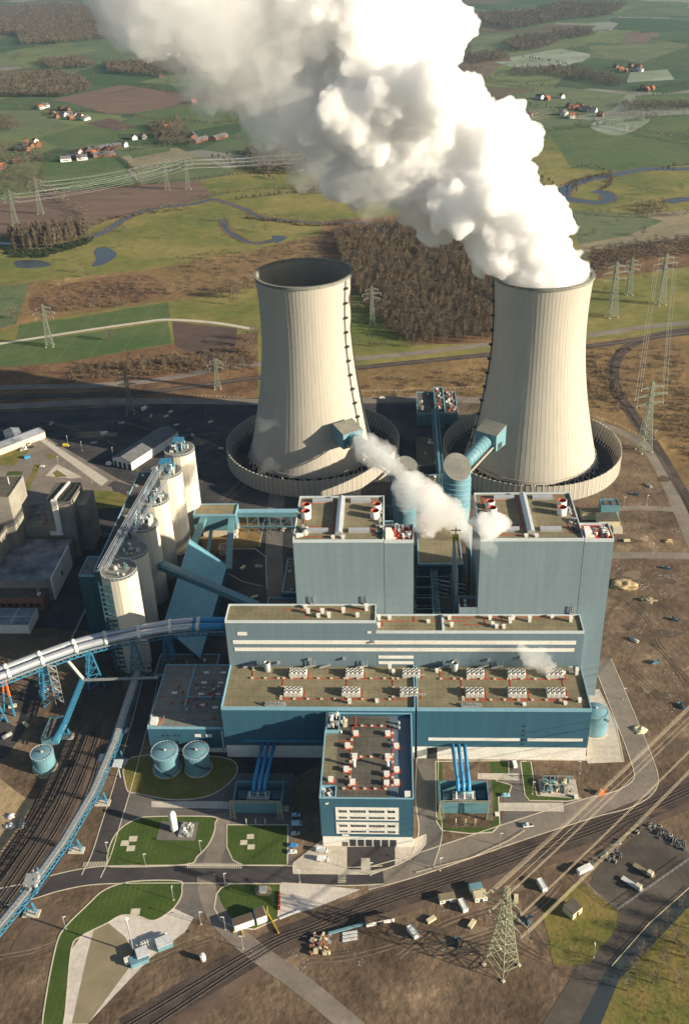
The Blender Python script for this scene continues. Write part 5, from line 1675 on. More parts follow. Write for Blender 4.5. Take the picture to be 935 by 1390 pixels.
# ================================================================= TREES, winter bare
def crown_arrays(kind, seed, n, wid, L):
    r = np.random.RandomState(seed)
    V, F = [], []
    H = {'poplar': 20., 'oak': 14., 'bush': 3.6, 'young': 8.}[kind]
    for i in range(n):
        if kind == 'poplar':
            z = H * (.14 + .86 * r.rand() ** .9)
            R_ = 2.6 * math.sin(math.pi * min(1, max(.08, z / H)) ** .8) + .4
        elif kind == 'young':
            z = H * (.25 + .75 * r.rand()); R_ = 2.0 * math.sin(math.pi * z / H * .9) + .3
        elif kind == 'oak':
            z = H * (.28 + .72 * r.rand()); R_ = 5.6 * math.sqrt(max(.02, 1 - ((z / H - .6) / .42) ** 2))
        else:
            z = H * r.rand() ** 1.3 * .8; R_ = 2.6 * math.sqrt(max(.05, 1 - (z / H) ** 2))
        a = r.rand() * 6.283
        rad = R_ * r.rand() ** .5
        lump = 1 + .35 * math.sin(3 * a + seed) * math.cos(z * .6 + seed)
        p = np.array([math.cos(a) * rad * lump, math.sin(a) * rad * lump, z])
        up = {'poplar': 1.6, 'young': 1.3, 'oak': .55, 'bush': .9}[kind]
        d = np.array([math.cos(a + r.normal() * .5), math.sin(a + r.normal() * .5), up + r.normal() * .35])
        d /= np.linalg.norm(d)
        s = np.cross(d, r.normal(size=3)); s /= np.linalg.norm(s) + 1e-9
        l, w = L * r.uniform(.6, 1.4), wid * r.uniform(.6, 1.4)
        b = len(V)
        V += [p - d * l * .5 - s * w * .5, p - d * l * .5 + s * w * .5, p + d * l * .5 + s * w * .15, p + d * l * .5 - s * w * .15]
        F.append((b, b + 1, b + 2, b + 3))
    return np.array(V), np.array(F), H


def trunk_mb(kind, seed):
    r = random.Random(seed)
    H = {'poplar': 20., 'oak': 14., 'bush': 3.6, 'young': 8.}[kind]
    mb = MB()
    top = H * (.92 if kind in ('poplar', 'young') else .6)
    mb.tube([(0, 0, -.2), (r.uniform(-.2, .2), r.uniform(-.2, .2), top * .5), (r.uniform(-.4, .4), r.uniform(-.4, .4), top)], [.42, .28, .08], 6)
    for k in range(9 if kind == 'oak' else 5):
        z = top * (.35 + .07 * k)
        a = k * 2.4 + r.random()
        L = (4.2 if kind == 'oak' else 1.7) * r.uniform(.7, 1.1)
        mb.tube([(0, 0, z), (math.cos(a) * L * .5, math.sin(a) * L * .5, z + L * .45), (math.cos(a) * L, math.sin(a) * L, z + L * 1.15)], [.16, .11, .03], 5)
    return mb


_tt = {}


def tree_template(kind, v, n, wid, L, m='twig'):
    key = (kind, v, n, m)
    if key in _tt: return _tt[key]
    V, F_, H = crown_arrays(kind, v * 7 + 1, n, wid, L)
    cm = bpy.data.meshes.new('crown')
    cm.from_pydata(V.tolist(), [], F_.tolist()); cm.materials.append(M[m])
    tm = trunk_mb(kind, v).mesh('trunk', M['trunk'])
    _tt[key] = (cm, tm)
    return _tt[key]


def tree(p, kind, v, label, group, s=1.0, n=150, wid=.34, L=2.2, m='twig', sz=1.0, name='bare_tree'):
    cm, tm = tree_template(kind, v, n, wid, L, m)
    t = thing(name, label, 'tree', (p.x, p.y, 0), group, random.random() * 6)
    t.scale = (s, s, s * sz)
    for nm, me in (('trunk', tm), ('crown', cm)):
        o = bpy.data.objects.new(nm, me); C.objects.link(o); o.parent = t
    return t


def pts_in(px, spacing, seed, jitter=.45):
    """roughly even scatter of world points inside a surveyed outline"""
    P = [at(*q) for q in px]
    xs, ys = [p.x for p in P], [p.y for p in P]
    rnd = random.Random(seed)
    out = []
    def inside(x, y):
        c = False
        j = len(P) - 1
        for i in range(len(P)):
            if (P[i].y > y) != (P[j].y > y) and x < (P[j].x - P[i].x) * (y - P[i].y) / (P[j].y - P[i].y) + P[i].x: c = not c
            j = i
        return c
    y = min(ys)
    while y < max(ys):
        x = min(xs)
        while x < max(xs):
            q = (x + rnd.uniform(-jitter, jitter) * spacing, y + rnd.uniform(-jitter, jitter) * spacing)
            if inside(*q): out.append(Vector((q[0], q[1], 0)))
            x += spacing
        y += spacing
    return out


def along(px, step, seed, side=1.5):
    P = smooth(G(px), False, 4)
    rnd = random.Random(seed)
    out, acc = [], 0
    for a, b in zip(P, P[1:]):
        L = (b - a).length
        t = acc
        while t < L:
            q = a.lerp(b, t / L)
            out.append(q + Vector((rnd.uniform(-side, side), rnd.uniform(-side, side), 0)))
            t += step * rnd.uniform(.6, 1.4)
        acc = t - L
    return out


def mass(name, groups, mt):
    """many plants nobody could count, as one object; groups = [(points, kind, scale range, n blades, blade width, blade length)]"""
    VV, FF, off = [], [], 0
    r = np.random.RandomState(len(groups) * 13 + 5)
    for pts, kind, (s0, s1), n, wid, L in groups:
        T = [crown_arrays(kind, k * 5 + 2, n, wid, L)[:2] for k in range(5)]
        for p in pts:
            V, F_ = T[r.randint(5)]
            a = r.rand() * 6.283
            s = r.uniform(s0, s1)
            ca, sa = math.cos(a) * s, math.sin(a) * s
            W = np.empty_like(V)
            W[:, 0] = V[:, 0] * ca - V[:, 1] * sa + p.x
            W[:, 1] = V[:, 0] * sa + V[:, 1] * ca + p.y
            W[:, 2] = V[:, 2] * s * r.uniform(.85, 1.15)
            VV.append(W); FF.append(F_ + off); off += len(V)
    V = np.concatenate(VV).astype(np.float32); F_ = np.concatenate(FF).astype(np.int32)
    me = bpy.data.meshes.new(name)
    me.vertices.add(len(V)); me.vertices.foreach_set('co', V.ravel())
    me.loops.add(F_.size); me.loops.foreach_set('vertex_index', F_.ravel())
    me.polygons.add(len(F_)); me.polygons.foreach_set('loop_start', np.arange(0, F_.size, 4, dtype=np.int32))
    me.update(calc_edges=True)
    me.materials.append(M[mt])
    o = bpy.data.objects.new(name, me)
    C.objects.link(o)
    o['kind'] = 'stuff'
    return o


M['evergreen'] = mat('dark_evergreen', (.025, .04, .02), (.05, .065, .03), .05, 1)
M['rust'] = mat('rust_bush', (.12, .085, .052), (.20, .14, .08), .03, 1)
# the wood behind the idle tower: the front trees each by itself, the rest as one mass
F1 = pts_in([(452, 318), (500, 312), (560, 306), (640, 322), (690, 380), (690, 458), (560, 468), (540, 458), (500, 424), (466, 368)], 7.6, 1)
F1.sort(key=lambda p: p.y)
for i, p in enumerate(F1[:95]):
    tree(p, 'oak' if i % 3 else 'poplar', i % 4, 'bare brown tree at the near edge of the wood behind the cooling towers', 'front trees of the wood', random.uniform(.75, 1.1), 300, .2, 1.9, 'twig' if i % 4 else 'twig2')
w1 = F1[95:]
edge = along([(395, 335), (440, 330), (470, 350), (490, 380), (520, 410), (548, 440)], 4.5, 3, 6)
mass('woodland', [(w1[::2], 'oak', (.8, 1.2), 190, .27, 2.0), (edge, 'oak', (.5, .8), 150, .27, 2.0)], 'twig')
mass('woodland', [(w1[1::3], 'oak', (.8, 1.25), 190, .27, 2.0)], 'twig2')
mass('woodland', [(w1[3::3], 'poplar', (.8, 1.1), 190, .27, 2.0)], 'rust')
# poplar plantation at the left
F4 = pts_in([(12, 326), (122, 308), (126, 322), (60, 338), (22, 342)], 9.0, 4)
F4.sort(key=lambda p: p.y)
for i, p in enumerate(F4[:70]):
    tree(p, 'poplar', i % 4, 'tall bare poplar in the dense plantation at the left below the ploughed field', 'poplar plantation', random.uniform(1.15, 1.45), 170, .5, 2.8, name='poplar_tree')
if F4[70:]: mass('woodland', [(F4[70:], 'poplar', (1.1, 1.4), 110, .55, 2.8)], 'twig')
mass('undergrowth', [(pts_in([(8, 338), (60, 340), (128, 322), (124, 330), (60, 350), (14, 350)], 6, 6), 'bush', (.8, 1.6), 60, .6, 1.8)], 'evergreen')
# row between the fields and the railway
F3 = along([(95, 512), (150, 506), (200, 500), (250, 497), (300, 508), (345, 492)], 7.5, 5, 7)
for i, p in enumerate(F3):
    tree(p, ('poplar', 'oak', 'poplar')[i % 3], i % 4, 'bare tree in the ragged row along the railway left of the cooling towers', 'trees along the railway', random.uniform(.55, 1.0), 160, .34, 2.2, name='railway_tree')
F3b = along([(480, 470), (540, 470), (600, 466), (665, 460)], 8, 15, 5)
for i, p in enumerate(F3b):
    tree(p, ('poplar', 'oak')[i % 2], i % 4, 'slim bare tree by the road in front of the wood', 'trees by the country road', random.uniform(.5, .8), 150, .3, 2.1, name='roadside_tree')
for i, (px, s) in enumerate((((150, 462), 1.0), ((312, 402), 1.5), ((322, 405), 1.5), ((334, 398), 1.6), ((300, 404), 1.1), ((20, 432), 1.1), ((336, 470), 1.3), ((345, 462), 1.2), ((340, 480), 1.1), ((210, 350), .0), ((242, 400), .9), ((195, 505), 1.2), ((178, 502), 1.2), ((65, 180), 1.0), ((805, 320), .8), ((872, 320), 1.0))):
    if s == 0: continue
    tree(at(*px), 'oak' if i not in (11, 12) else 'poplar', i % 4, 'lone spreading bare tree standing by itself in the fields', 'lone field trees', s, 190, .36, 2.3, name='field_tree')
for i, px in enumerate(((905, 1252), (925, 1232), (890, 1275), (915, 1280), (938, 1262), (870, 1300), (900, 1310), (930, 1300), (860, 1322), (945, 1236), (885, 1335), (920, 1335), (948, 1290), (850, 1345))):
    tree(at(*px), 'oak', i % 4, 'bare tangled tree in the lower right corner beyond the shadow band', 'trees beyond the shadow band', random.uniform(.5, .75), 420, .12, 1.9, 'twig', name='corner_tree')
far = [([(-20, 120), (30, 104), (70, 100), (110, 108), (126, 122), (90, 132), (-20, 132)], 13, (1.1, 1.5)),
       ([(-20, 14), (80, 8), (170, 14), (165, 34), (90, 44), (40, 50), (-20, 46)], 26, (1.6, 2.3)),
       ([(20, 40), (140, 34), (160, 52), (90, 60), (30, 62)], 24, (1.4, 2.0)),
       ([(50, 84), (110, 80), (130, 92), (70, 96)], 17, (1.1, 1.6)),
       ([(140, 88), (280, 80), (285, 100), (200, 104), (150, 100)], 17, (1.1, 1.6)),
       ([(200, 170), (245, 168), (250, 200), (215, 196)], 14, (.9, 1.3)),
       ([(335, 205), (385, 205), (420, 240), (340, 235)], 13, (.9, 1.3)),
       ([(650, 22), (720, 18), (760, 6), (850, 8), (830, 22), (760, 30), (700, 42), (650, 34)], 26, (1.4, 2.2)),
       ([(683, 62), (700, 53), (745, 51), (758, 58), (740, 66), (700, 72)], 17, (1.2, 1.7)),
       ([(750, 44), (800, 41), (808, 50), (756, 56)], 18, (1.1, 1.6)),
       ([(632, 76), (688, 72), (692, 82), (640, 88)], 16, (1.0, 1.5)),
       ([(690, 96), (760, 92), (830, 104), (852, 116), (836, 118), (760, 104), (700, 104)], 14, (.8, 1.2)),
       ([(840, 140), (1000, 142), (1000, 148), (850, 152)], 13, (.7, 1.0)),
       ([(860, 278), (905, 276), (905, 292), (862, 292)], 12, (.6, .9)),
       ([(800, 345), (850, 332), (1000, 318), (1000, 338), (900, 352), (820, 372), (802, 378)], 11, (.5, .9)),
       ([(0, 160), (25, 160), (30, 178), (0, 180)], 16, (.8, 1.1)), ([(0, 195), (60, 205), (50, 262), (0, 268)], 17, (.6, 1.0)),
       ([(380, 30), (600, 20), (640, 60), (380, 70)], 30, (1.2, 1.8))]
mass('woodland', [(pts_in(px, sp_, 20 + i), 'oak', sc, 90, .7, 2.6) for i, (px, sp_, sc) in enumerate(far[::2])], 'twig')
mass('woodland', [(pts_in(px, sp_, 60 + i), 'oak', sc, 90, .7, 2.6) for i, (px, sp_, sc) in enumerate(far[1::2])], 'twig2')
HX, SOLO_T = [], []
hedges = [[(0, 66), (130, 62), (300, 60)], [(100, 150), (210, 160), (300, 168)], [(620, 105), (700, 112), (760, 108)], [(700, 150), (780, 158), (870, 156), (935, 158)], [(560, 130), (680, 135)],
          [(820, 62), (935, 56)], [(800, 75), (870, 88), (935, 92)], [(640, 44), (760, 46)], [(60, 262), (155, 256), (270, 243), (340, 235)], [(288, 268), (320, 262), (380, 256), (440, 260)], [(192, 250), (175, 225), (160, 212)],
          [(150, 298), (215, 284), (290, 268)], [(340, 290), (370, 298), (430, 304), (480, 302)], [(740, 100), (860, 128), (935, 124)], [(775, 230), (800, 226), (832, 236)], [(800, 290), (865, 296), (935, 292)],
          [(860, 20), (935, 24)], [(640, 12), (700, 10)], [(0, 140), (80, 145)], [(150, 128), (200, 118), (260, 112)], [(150, 118), (300, 108)], [(0, 90), (60, 96)], [(40, 210), (60, 222), (50, 262)], [(870, 45), (935, 42)], [(690, 118), (770, 118)]]
rh = random.Random(9)
for _ in range(120):
    cx_, cy_ = rh.uniform(-1900, 1900), 1750 + 4200 * rh.random() ** 1.5
    if abs(cx_) > cy_ * .45: continue
    a_ = R(24) + (math.pi / 2 if rh.random() < .5 else 0) + rh.gauss(0, .12)
    L_ = rh.uniform(120, 420)
    n_ = int(L_ / (8 + cy_ * .001))
    hedge_extra = [Vector((cx_ + math.cos(a_) * L_ * (k / n_ - .5) + rh.gauss(0, 2.5), cy_ + math.sin(a_) * L_ * (k / n_ - .5) + rh.gauss(0, 2.5), 0)) for k in range(n_) if rh.random() < .85]
    HX.append(hedge_extra)
for _ in range(420):
    cy_ = 950 + 3500 * rh.random() ** 1.4
    cx_ = rh.uniform(-.5, .5) * cy_
    if cy_ < 1150 and -420 < cx_ < 420: continue
    SOLO_T.append(Vector((cx_, cy_, 0)))
mass('hedgerow', [(h, 'oak' if i % 2 else 'young', (.5, 1.2), 60, .7, 2.6) for i, h in enumerate(HX)], 'twig2')
mass('scattered_trees', [(SOLO_T, 'oak', (.4, 1.1), 110, .45, 2.4)], 'twig')
mass('hedgerow', [(along(h, 7, 100 + i, 2.5), 'oak' if i % 3 == 0 else 'young', (.35, .8), 45, .8, 2.6) for i, h in enumerate(hedges)], 'twig2')
bush_px = [([(50, 400), (110, 385), (190, 375), (228, 395), (200, 410), (60, 428)], 11), ([(240, 345), (350, 338), (430, 325), (440, 380), (330, 395), (240, 395)], 17), ([(95, 498), (345, 470), (345, 500), (95, 518)], 7),
           ([(480, 520), (640, 500), (800, 470), (930, 470), (930, 560), (860, 560), (800, 540), (640, 540), (480, 540)], 15), ([(790, 480), (830, 490), (850, 560), (800, 560)], 9), ([(880, 560), (935, 520), (1000, 600), (935, 640)], 10),
           ([(560, 268), (400, 262), (395, 250), (440, 252)], 10)]
mass('undergrowth', [(pts_in(px, s_, 200 + i), 'bush', (.6, 1.5), 70, .28, 1.2) for i, (px, s_) in enumerate(bush_px)], 'rust')
mass('undergrowth', [(pts_in(px, s_ * 1.5, 300 + i), 'bush', (.7, 1.7), 70, .28, 1.2) for i, (px, s_) in enumerate(bush_px)], 'twig2')
mass('undergrowth', [(along([(335, 296), (372, 300), (420, 306), (470, 304)], 4, 7, 4), 'bush', (.8, 1.7), 50, .5, 1.6), (along([(775, 250), (800, 240), (830, 238), (820, 258)], 5, 8, 5), 'bush', (.8, 1.6), 50, .5, 1.6),
                     (along([(110, 318), (140, 300), (200, 290), (260, 283)], 6, 9, 5), 'bush', (.8, 1.6), 50, .5, 1.6)], 'rust')
# rough vegetation close by: banks of the railway, verges, corner by the hut
mass('dry_grass', [(pts_in([(740, 1290), (760, 1240), (800, 1260), (820, 1290), (790, 1320), (740, 1320)], 2.6, 31), 'bush', (.14, .4), 26, .22, 1.6), (pts_in([(850, 1310), (935, 1215), (1000, 1200), (1000, 1400), (850, 1400)], 2.8, 32), 'bush', (.2, .5), 26, .25, 1.8),
                   (along([(340, 1275), (420, 1240), (500, 1212), (620, 1172), (720, 1140), (840, 1095), (930, 1060)], 1.5, 33, 1.2), 'bush', (.1, .28), 22, .25, 1.5), (along([(330, 1310), (450, 1275), (600, 1215), (700, 1180), (830, 1138)], 2.2, 34, 2.2), 'bush', (.1, .25), 22, .25, 1.5),
                   (pts_in([(330, 1252), (372, 1245), (378, 1270), (340, 1280)], 2.2, 35), 'bush', (.12, .35), 22, .22, 1.6), (pts_in([(240, 1270), (290, 1262), (330, 1310), (240, 1320)], 3, 36), 'bush', (.12, .35), 22, .22, 1.6)], 'rust')
for i in range(16):
    pass


# ================================================================= PYLONS AND LINES
def pylon_mast(mb, H, b, t, th, n=11):
    """four tapering legs with cross bracing"""
    def c(f, i):
        w = b + (t - b) * (1 - (1 - f) ** 1.25)
        return Vector(((-1, 1, 1, -1)[i] * w / 2, (-1, -1, 1, 1)[i] * w / 2, H * f))
    fs = [1 - (1 - k / n) ** 1.12 for k in range(n + 1)]
    for i in range(4):
        for a, d in zip(fs, fs[1:]):
            j = (i + 1) % 4
            mb.bar(c(a, i), c(d, i), th)
            mb.bar(c(a, i), c(d, j), th * .6); mb.bar(c(a, j), c(d, i), th * .6)
            mb.bar(c(d, i), c(d, j), th * .6)
    return mb


def make_pylon(H, b, th, arms, label, loc, rz, m='lattice2', tw=1.6):
    t = thing('pylon', label, 'power pylon', (0, 0, 0), 'power pylons')
    part('mast', pylon_mast(MB(), H, b, tw, th), M[m], t)
    for (z, L) in arms:
        mb = MB()
        for s in (-1, 1):
            for y in (-.7, .7):
                mb.bar((s * .8, y, z), (s * L, 0, z + .3), th * .7); mb.bar((s * .8, y, z + 2.4), (s * L, 0, z + .3), th * .6)
                for k in range(1, 5):
                    f = k / 5
                    mb.bar((s * (.8 + (L - .8) * f), y * (1 - f), z + .3 * f), (s * (.8 + (L - .8) * (f - .1)), y * (1 - f), z + 2.4 - 2.1 * f), th * .5)
        ar = part('crossarm', mb, M[m], t)
        for s in (-1, 1):
            part('insulator', MB().cyl(s * L * .97, 0, z - 2.6, z + .2, th * .6, 6), M['steel'], ar)
    for i in range(4):
        part('footing', MB().obox(((-1, 1, 1, -1)[i] * b / 2, (-1, -1, 1, 1)[i] * b / 2, 0), 1.4, 1.4, .7), M['kerb'], t)
    t.location = loc
    t.rotation_euler.z = rz
    bpy.context.view_layer.update()
    return t


def arm_tips(t, arms):
    c_, s_ = math.cos(t.rotation_euler.z), math.sin(t.rotation_euler.z)
    k = t.scale.x
    return [Vector((t.location.x + sg * L * .97 * k * c_, t.location.y + sg * L * .97 * k * s_, (z - 2.6) * t.scale.z)) for (z, L) in arms for sg in (-1, 1)]


def wire(a, b, r, label, group, sag=.03, n=14, m='wire'):
    P = [a.lerp(b, i / n) - Vector((0, 0, 4 * sag * (b - a).length * (i / n) * (1 - i / n))) for i in range(n + 1)]
    return solo('power_line', MB().tube(P, r, 4, caps=False), M[m], label, 'power line', group)


near = make_pylon(52, 11, .3, [(30, 9), (37, 12.5), (44, 8)], 'big yellowish lattice pylon at the bottom edge of the picture', (45.6, 276, 0), R(135), 'lattice')
tips = arm_tips(near, [(30, 9), (37, 12.5), (44, 8)])
du = Vector((math.cos(R(45)), math.sin(R(45)), 0))
for i, p in enumerate(tips):
    for o in (-.28, .28):
        q = p + Vector((-du.y, du.x, 0)) * o
        wire(q, q + du * 330 + Vector((0, 0, 12)), .06, 'bright thick power line crossing the lower right corner above the road', 'lines from the bottom pylon', .012, 20)
wire(Vector((45.6, 276, 52)), Vector((45.6, 276, 52)) + du * 330 + Vector((0, 0, 12)), .045, 'thin single earth wire from the tip of the bottom pylon', 'earth wires', .012, 20)
A6 = [(34, 11), (41, 15), (48, 10)]
lab = {873: 'large lattice pylon beside the steaming cooling tower ring wall', 835: 'tall lattice pylon in the field right of the steaming cooling tower', 898: 'lattice pylon standing at the right edge in the meadow', 62: 'lattice pylon in the green field by the pale lane at the left',
       505: 'slim lattice pylon in the meadow between the cooling towers', 290: 'small lattice pylon by the railway left of the idle cooling tower', 225: 'distant pylon in the ploughed field, left of a pair', 253: 'distant pylon in the ploughed field, right of a pair',
       20: 'distant pylon at the left edge rising from the poplar plantation', 50: 'distant pylon just behind the poplar plantation', 853: 'lattice pylon half hidden behind the tall one right of the steaming tower', 170: 'shaded lattice pylon in the dark yard left of the idle cooling tower'}
spec = {873: ((216.5, 766), 66, 10, .5), 835: ((254, 1103), 66, 11, .55), 898: ((320, 1144), 62, 9, .55), 62: ((-394, 1035), 50, 8, .5), 505: ((-26, 1091), 46, 6, .45), 290: ((-181, 911), 33, 6, .4), 225: ((-414, 1810), 57, 8, .42), 253: ((-375, 1807), 60, 8, .42),
        20: ((-620, 1580), 56, 9, .45), 50: ((-600, 1650), 60, 9, .45), 853: ((290, 1181), 46, 7, .5), 170: ((-258, 855), 44, 7, .45)}
PY = {}
for k, ((x, y), H, b, th) in spec.items():
    arms = [(H * .68, H * .2), (H * .8, H * .24), (H * .91, H * .16)]
    rz = {873: R(20), 835: R(15), 898: R(15)}.get(k, R(10))
    PY[k] = (make_pylon(H, b, th, arms, lab[k], (x, y, 0), rz), arms)
def link(a, b, r, label, group, sag=.02):
    for p, q in zip(arm_tips(*PY[a]), arm_tips(*PY[b])): wire(p, q, r, label, group, sag, m='steel')
link(20, 253, .11, 'faint distant power line over the ploughed field', 'far lines over the ploughed field')
link(50, 225, .11, 'faint distant power line over the green fields, the farther set', 'far lines over the green fields')
link(898, 873, .13, 'power line from the right meadow pylon down to the ring wall pylon', 'lines at the right edge')
for p in arm_tips(*PY[253]): wire(p, p + Vector((700, 420, 5)), .11, 'faint distant power line running on to the right behind the steam', 'far lines to the right', m='steel')
for p in arm_tips(*PY[225])[::2]: wire(p, p + Vector((700, 480, 5)), .11, 'faint distant power line running on behind the steam, the farther set', 'far lines to the far right', m='steel')


# ================================================================= STREET LAMPS
lamp0 = thing('street_lamp', 'slim grey street lamp on the lawn left of the gas tank', 'street lamp', (0, 0, 0), 'street lamps')
part('pole', MB().tube([(0, 0, 0), (0, 0, 9)], [.16, .1], 8), M['steel'], lamp0)
part('head', MB().box(-.2, 1.3, -.22, .22, 8.9, 9.1), M['white'], lamp0)
part('foot', MB().box(-.45, .45, -.45, .45, .02, .35), M['kerb'], lamp0)
lamps = [((198, 1176), 'at the front edge of the tank lawn'), ((273, 1158), 'at the right edge of the tank lawn'), ((236, 1222), 'on the lower left lawn by the grey lot'), ((306, 1203), 'where the site road leaves the main road'), ((407, 1198), 'at the corner of the white paving'),
         ((503, 1188), 'by the main road under the office block'), ((597, 1182), 'on the bank above the southern tracks'), ((678, 1148), 'beside the road east of the office block'), ((722, 1078), 'on the lawn corner left of the switchyard'), ((147, 1160), 'by the access road west of the tank lawn'),
         ((90, 1262), 'on the island under the truss conveyor'), ((306, 1262), 'at the left side of the site road'), ((273, 1255), 'on the mound beside the white paving'), ((330, 1288), 'near the level crossing'), ((93, 604), 'in the shaded end of the car park'), ((112, 612), 'on the rubble edge of the car park'),
         ((154, 620), 'by the dome at the warehouse'), ((125, 656), 'on the pale strip of the car park'), ((80, 632), 'in the middle of the car park'), ((180, 682), 'tall at the bend by the silos'), ((846, 688), 'by the small blue cabin building'), ((877, 686), 'on the cross road right of the steaming tower'),
         ((786, 1050), 'behind the switchyard'), ((845, 950), 'on the east road by the domed tank'), ((805, 1300), 'in the grass plot by the hut'), ((888, 597), 'by the tracks near the big pylon'), ((885, 752), 'on the straight east road')]
for i, (px, w_) in enumerate(lamps):
    p = at(*px)
    if i == 0: lamp0.location = p; lamp0['label'] = 'slim grey street lamp ' + w_
    else: dup(lamp0, p, random.choice((0, 1.57, 3.14, .4)), 'slim grey street lamp ' + w_)
# tall floodlight masts
for px, h, lb in (((182, 1294), 24, 'tall silver mast in the middle of the white paving'), ((188, 686), 20, 'tall dark mast in the road bend behind the silos')):
    p = at(*px)
    t = thing('lighting_mast', lb, 'mast', p)
    part('pole', MB().tube([p, p + Vector((0, 0, h))], [.4, .22], 10), M['steel'], t)
    part('head', MB().cyl(p.x, p.y, p.z + h, p.z + h + .8, .9, 12), M['white'], t)
# ================================================================= HOUSES of the countryside
def house_template(w, l, h, hr, wall, roof, chim=True):
    t = gable('farmhouse', 'x', 'house', Vector((0, 0, 0)), w, l, h, hr, 0, wall, roof)
    rf = [c_ for c_ in t.children if c_.name.startswith('roof')][0]
    if chim: part('chimney', MB().box(-.5, .5, 1, 2, h, hr + 1.2), M['brick'], rf)
    wl = [c_ for c_ in t.children if c_.name.startswith('wall')][0]
    for s in (-1, 1):
        part('window', MB().box(s * w / 2 + (-.02 if s > 0 else -.06), s * w / 2 + (.06 if s > 0 else .02), -l * .3, l * .3, h * .35, h * .6), M['glass'], wl)
    return t


HT = [house_template(11, 16, 6, 11, 'white', 'redroof'), house_template(10, 15, 5.5, 10, 'brick', 'brownroof'), house_template(12, 22, 6, 11, 'white', 'greyroof'), house_template(15, 46, 5.5, 9.5, 'brick', 'greyroof', False), house_template(12, 18, 6, 11, 'brick', 'redroof')]
_ht_used = [False] * 5
clusters = [
    ('in the white hamlet by the brown field', 'houses of the white hamlet', [(62, 146, 2), (72, 155, 1), (84, 150, 4), (86, 158, 2), (94, 157, 2), (97, 162, 1), (104, 159, 2), (110, 160, 0), (117, 163, 2), (92, 151, 1), (56, 148, 0), (78, 160, 1)]),
    ('of the farm at the left edge', 'buildings of the red-roofed farm', [(36, 196, 1), (44, 200, 1), (53, 199, 4), (49, 194, 0), (24, 222, 1), (2, 229, 4), (30, 204, 3)]),
    ('of the large farmstead above the green field', 'buildings of the large farmstead', [(90, 219, 2), (103, 215, 3), (112, 217, 2), (120, 206, 3), (130, 204, 3), (142, 212, 3), (150, 204, 1), (158, 200, 3), (167, 199, 2), (128, 211, 4), (110, 209, 0)]),
    ('on the lane left of the steam', 'buildings on the lane left of the steam', [(183, 189, 2), (196, 188, 0), (216, 175, 1), (228, 175, 4), (262, 186, 3), (272, 192, 3), (298, 188, 3), (222, 184, 1), (262, 140, 4), (298, 133, 1)]),
    ('behind the veil of steam', 'houses behind the veil of steam', [(228, 75, 2), (240, 76, 2), (250, 73, 4), (262, 71, 4), (271, 70, 4), (218, 105, 4)]),
    ('on the wooded knoll at the upper right', 'houses on the wooded knoll', [(835, 92, 1), (842, 96, 4), (855, 91, 1), (862, 96, 2), (869, 97, 2), (866, 92, 4), (878, 124, 4), (872, 121, 1), (884, 122, 4), (849, 98, 1)]),
    ('of the farm village right of the plume', 'houses right of the plume', [(732, 134, 2), (742, 136, 4), (752, 93, 1), (762, 133, 0), (772, 146, 4), (780, 149, 4), (787, 146, 1), (795, 150, 2), (803, 152, 2), (765, 156, 2), (718, 158, 1), (712, 160, 2), (814, 158, 1), (776, 160, 0)]),
]
rr = random.Random(12)
for where, grp, L in clusters:
    for (x, y, k) in L:
        p = at(x, y)
        adj = {0: 'white house with a red roof', 1: 'brown brick house', 2: 'white house with a slate roof', 3: 'long low barn', 4: 'brick house with a bright red roof'}[k]
        rz = rr.choice((R(20), R(110), R(60), R(150), R(-60) if k == 3 else R(35)))
        if not _ht_used[k]:
            o = HT[k]; o.location = p; o.rotation_euler.z = rz; o['label'] = adj + ' ' + where; o['group'] = grp; _ht_used[k] = True
        else:
            dup(HT[k], p, rz, adj + ' ' + where, grp)
mass('garden_trees', [([at(x + rr.uniform(-6, 6), y + rr.uniform(-3, 2)) for _, _, L in clusters for (x, y, k) in L for _ in range(4)], 'oak', (.5, 1.0), 60, .9, 3.0)], 'twig2')

# ================================================================= VEHICLES
def paint(n, c): return mat('car_' + n, c, rough=.3, spec=.5)


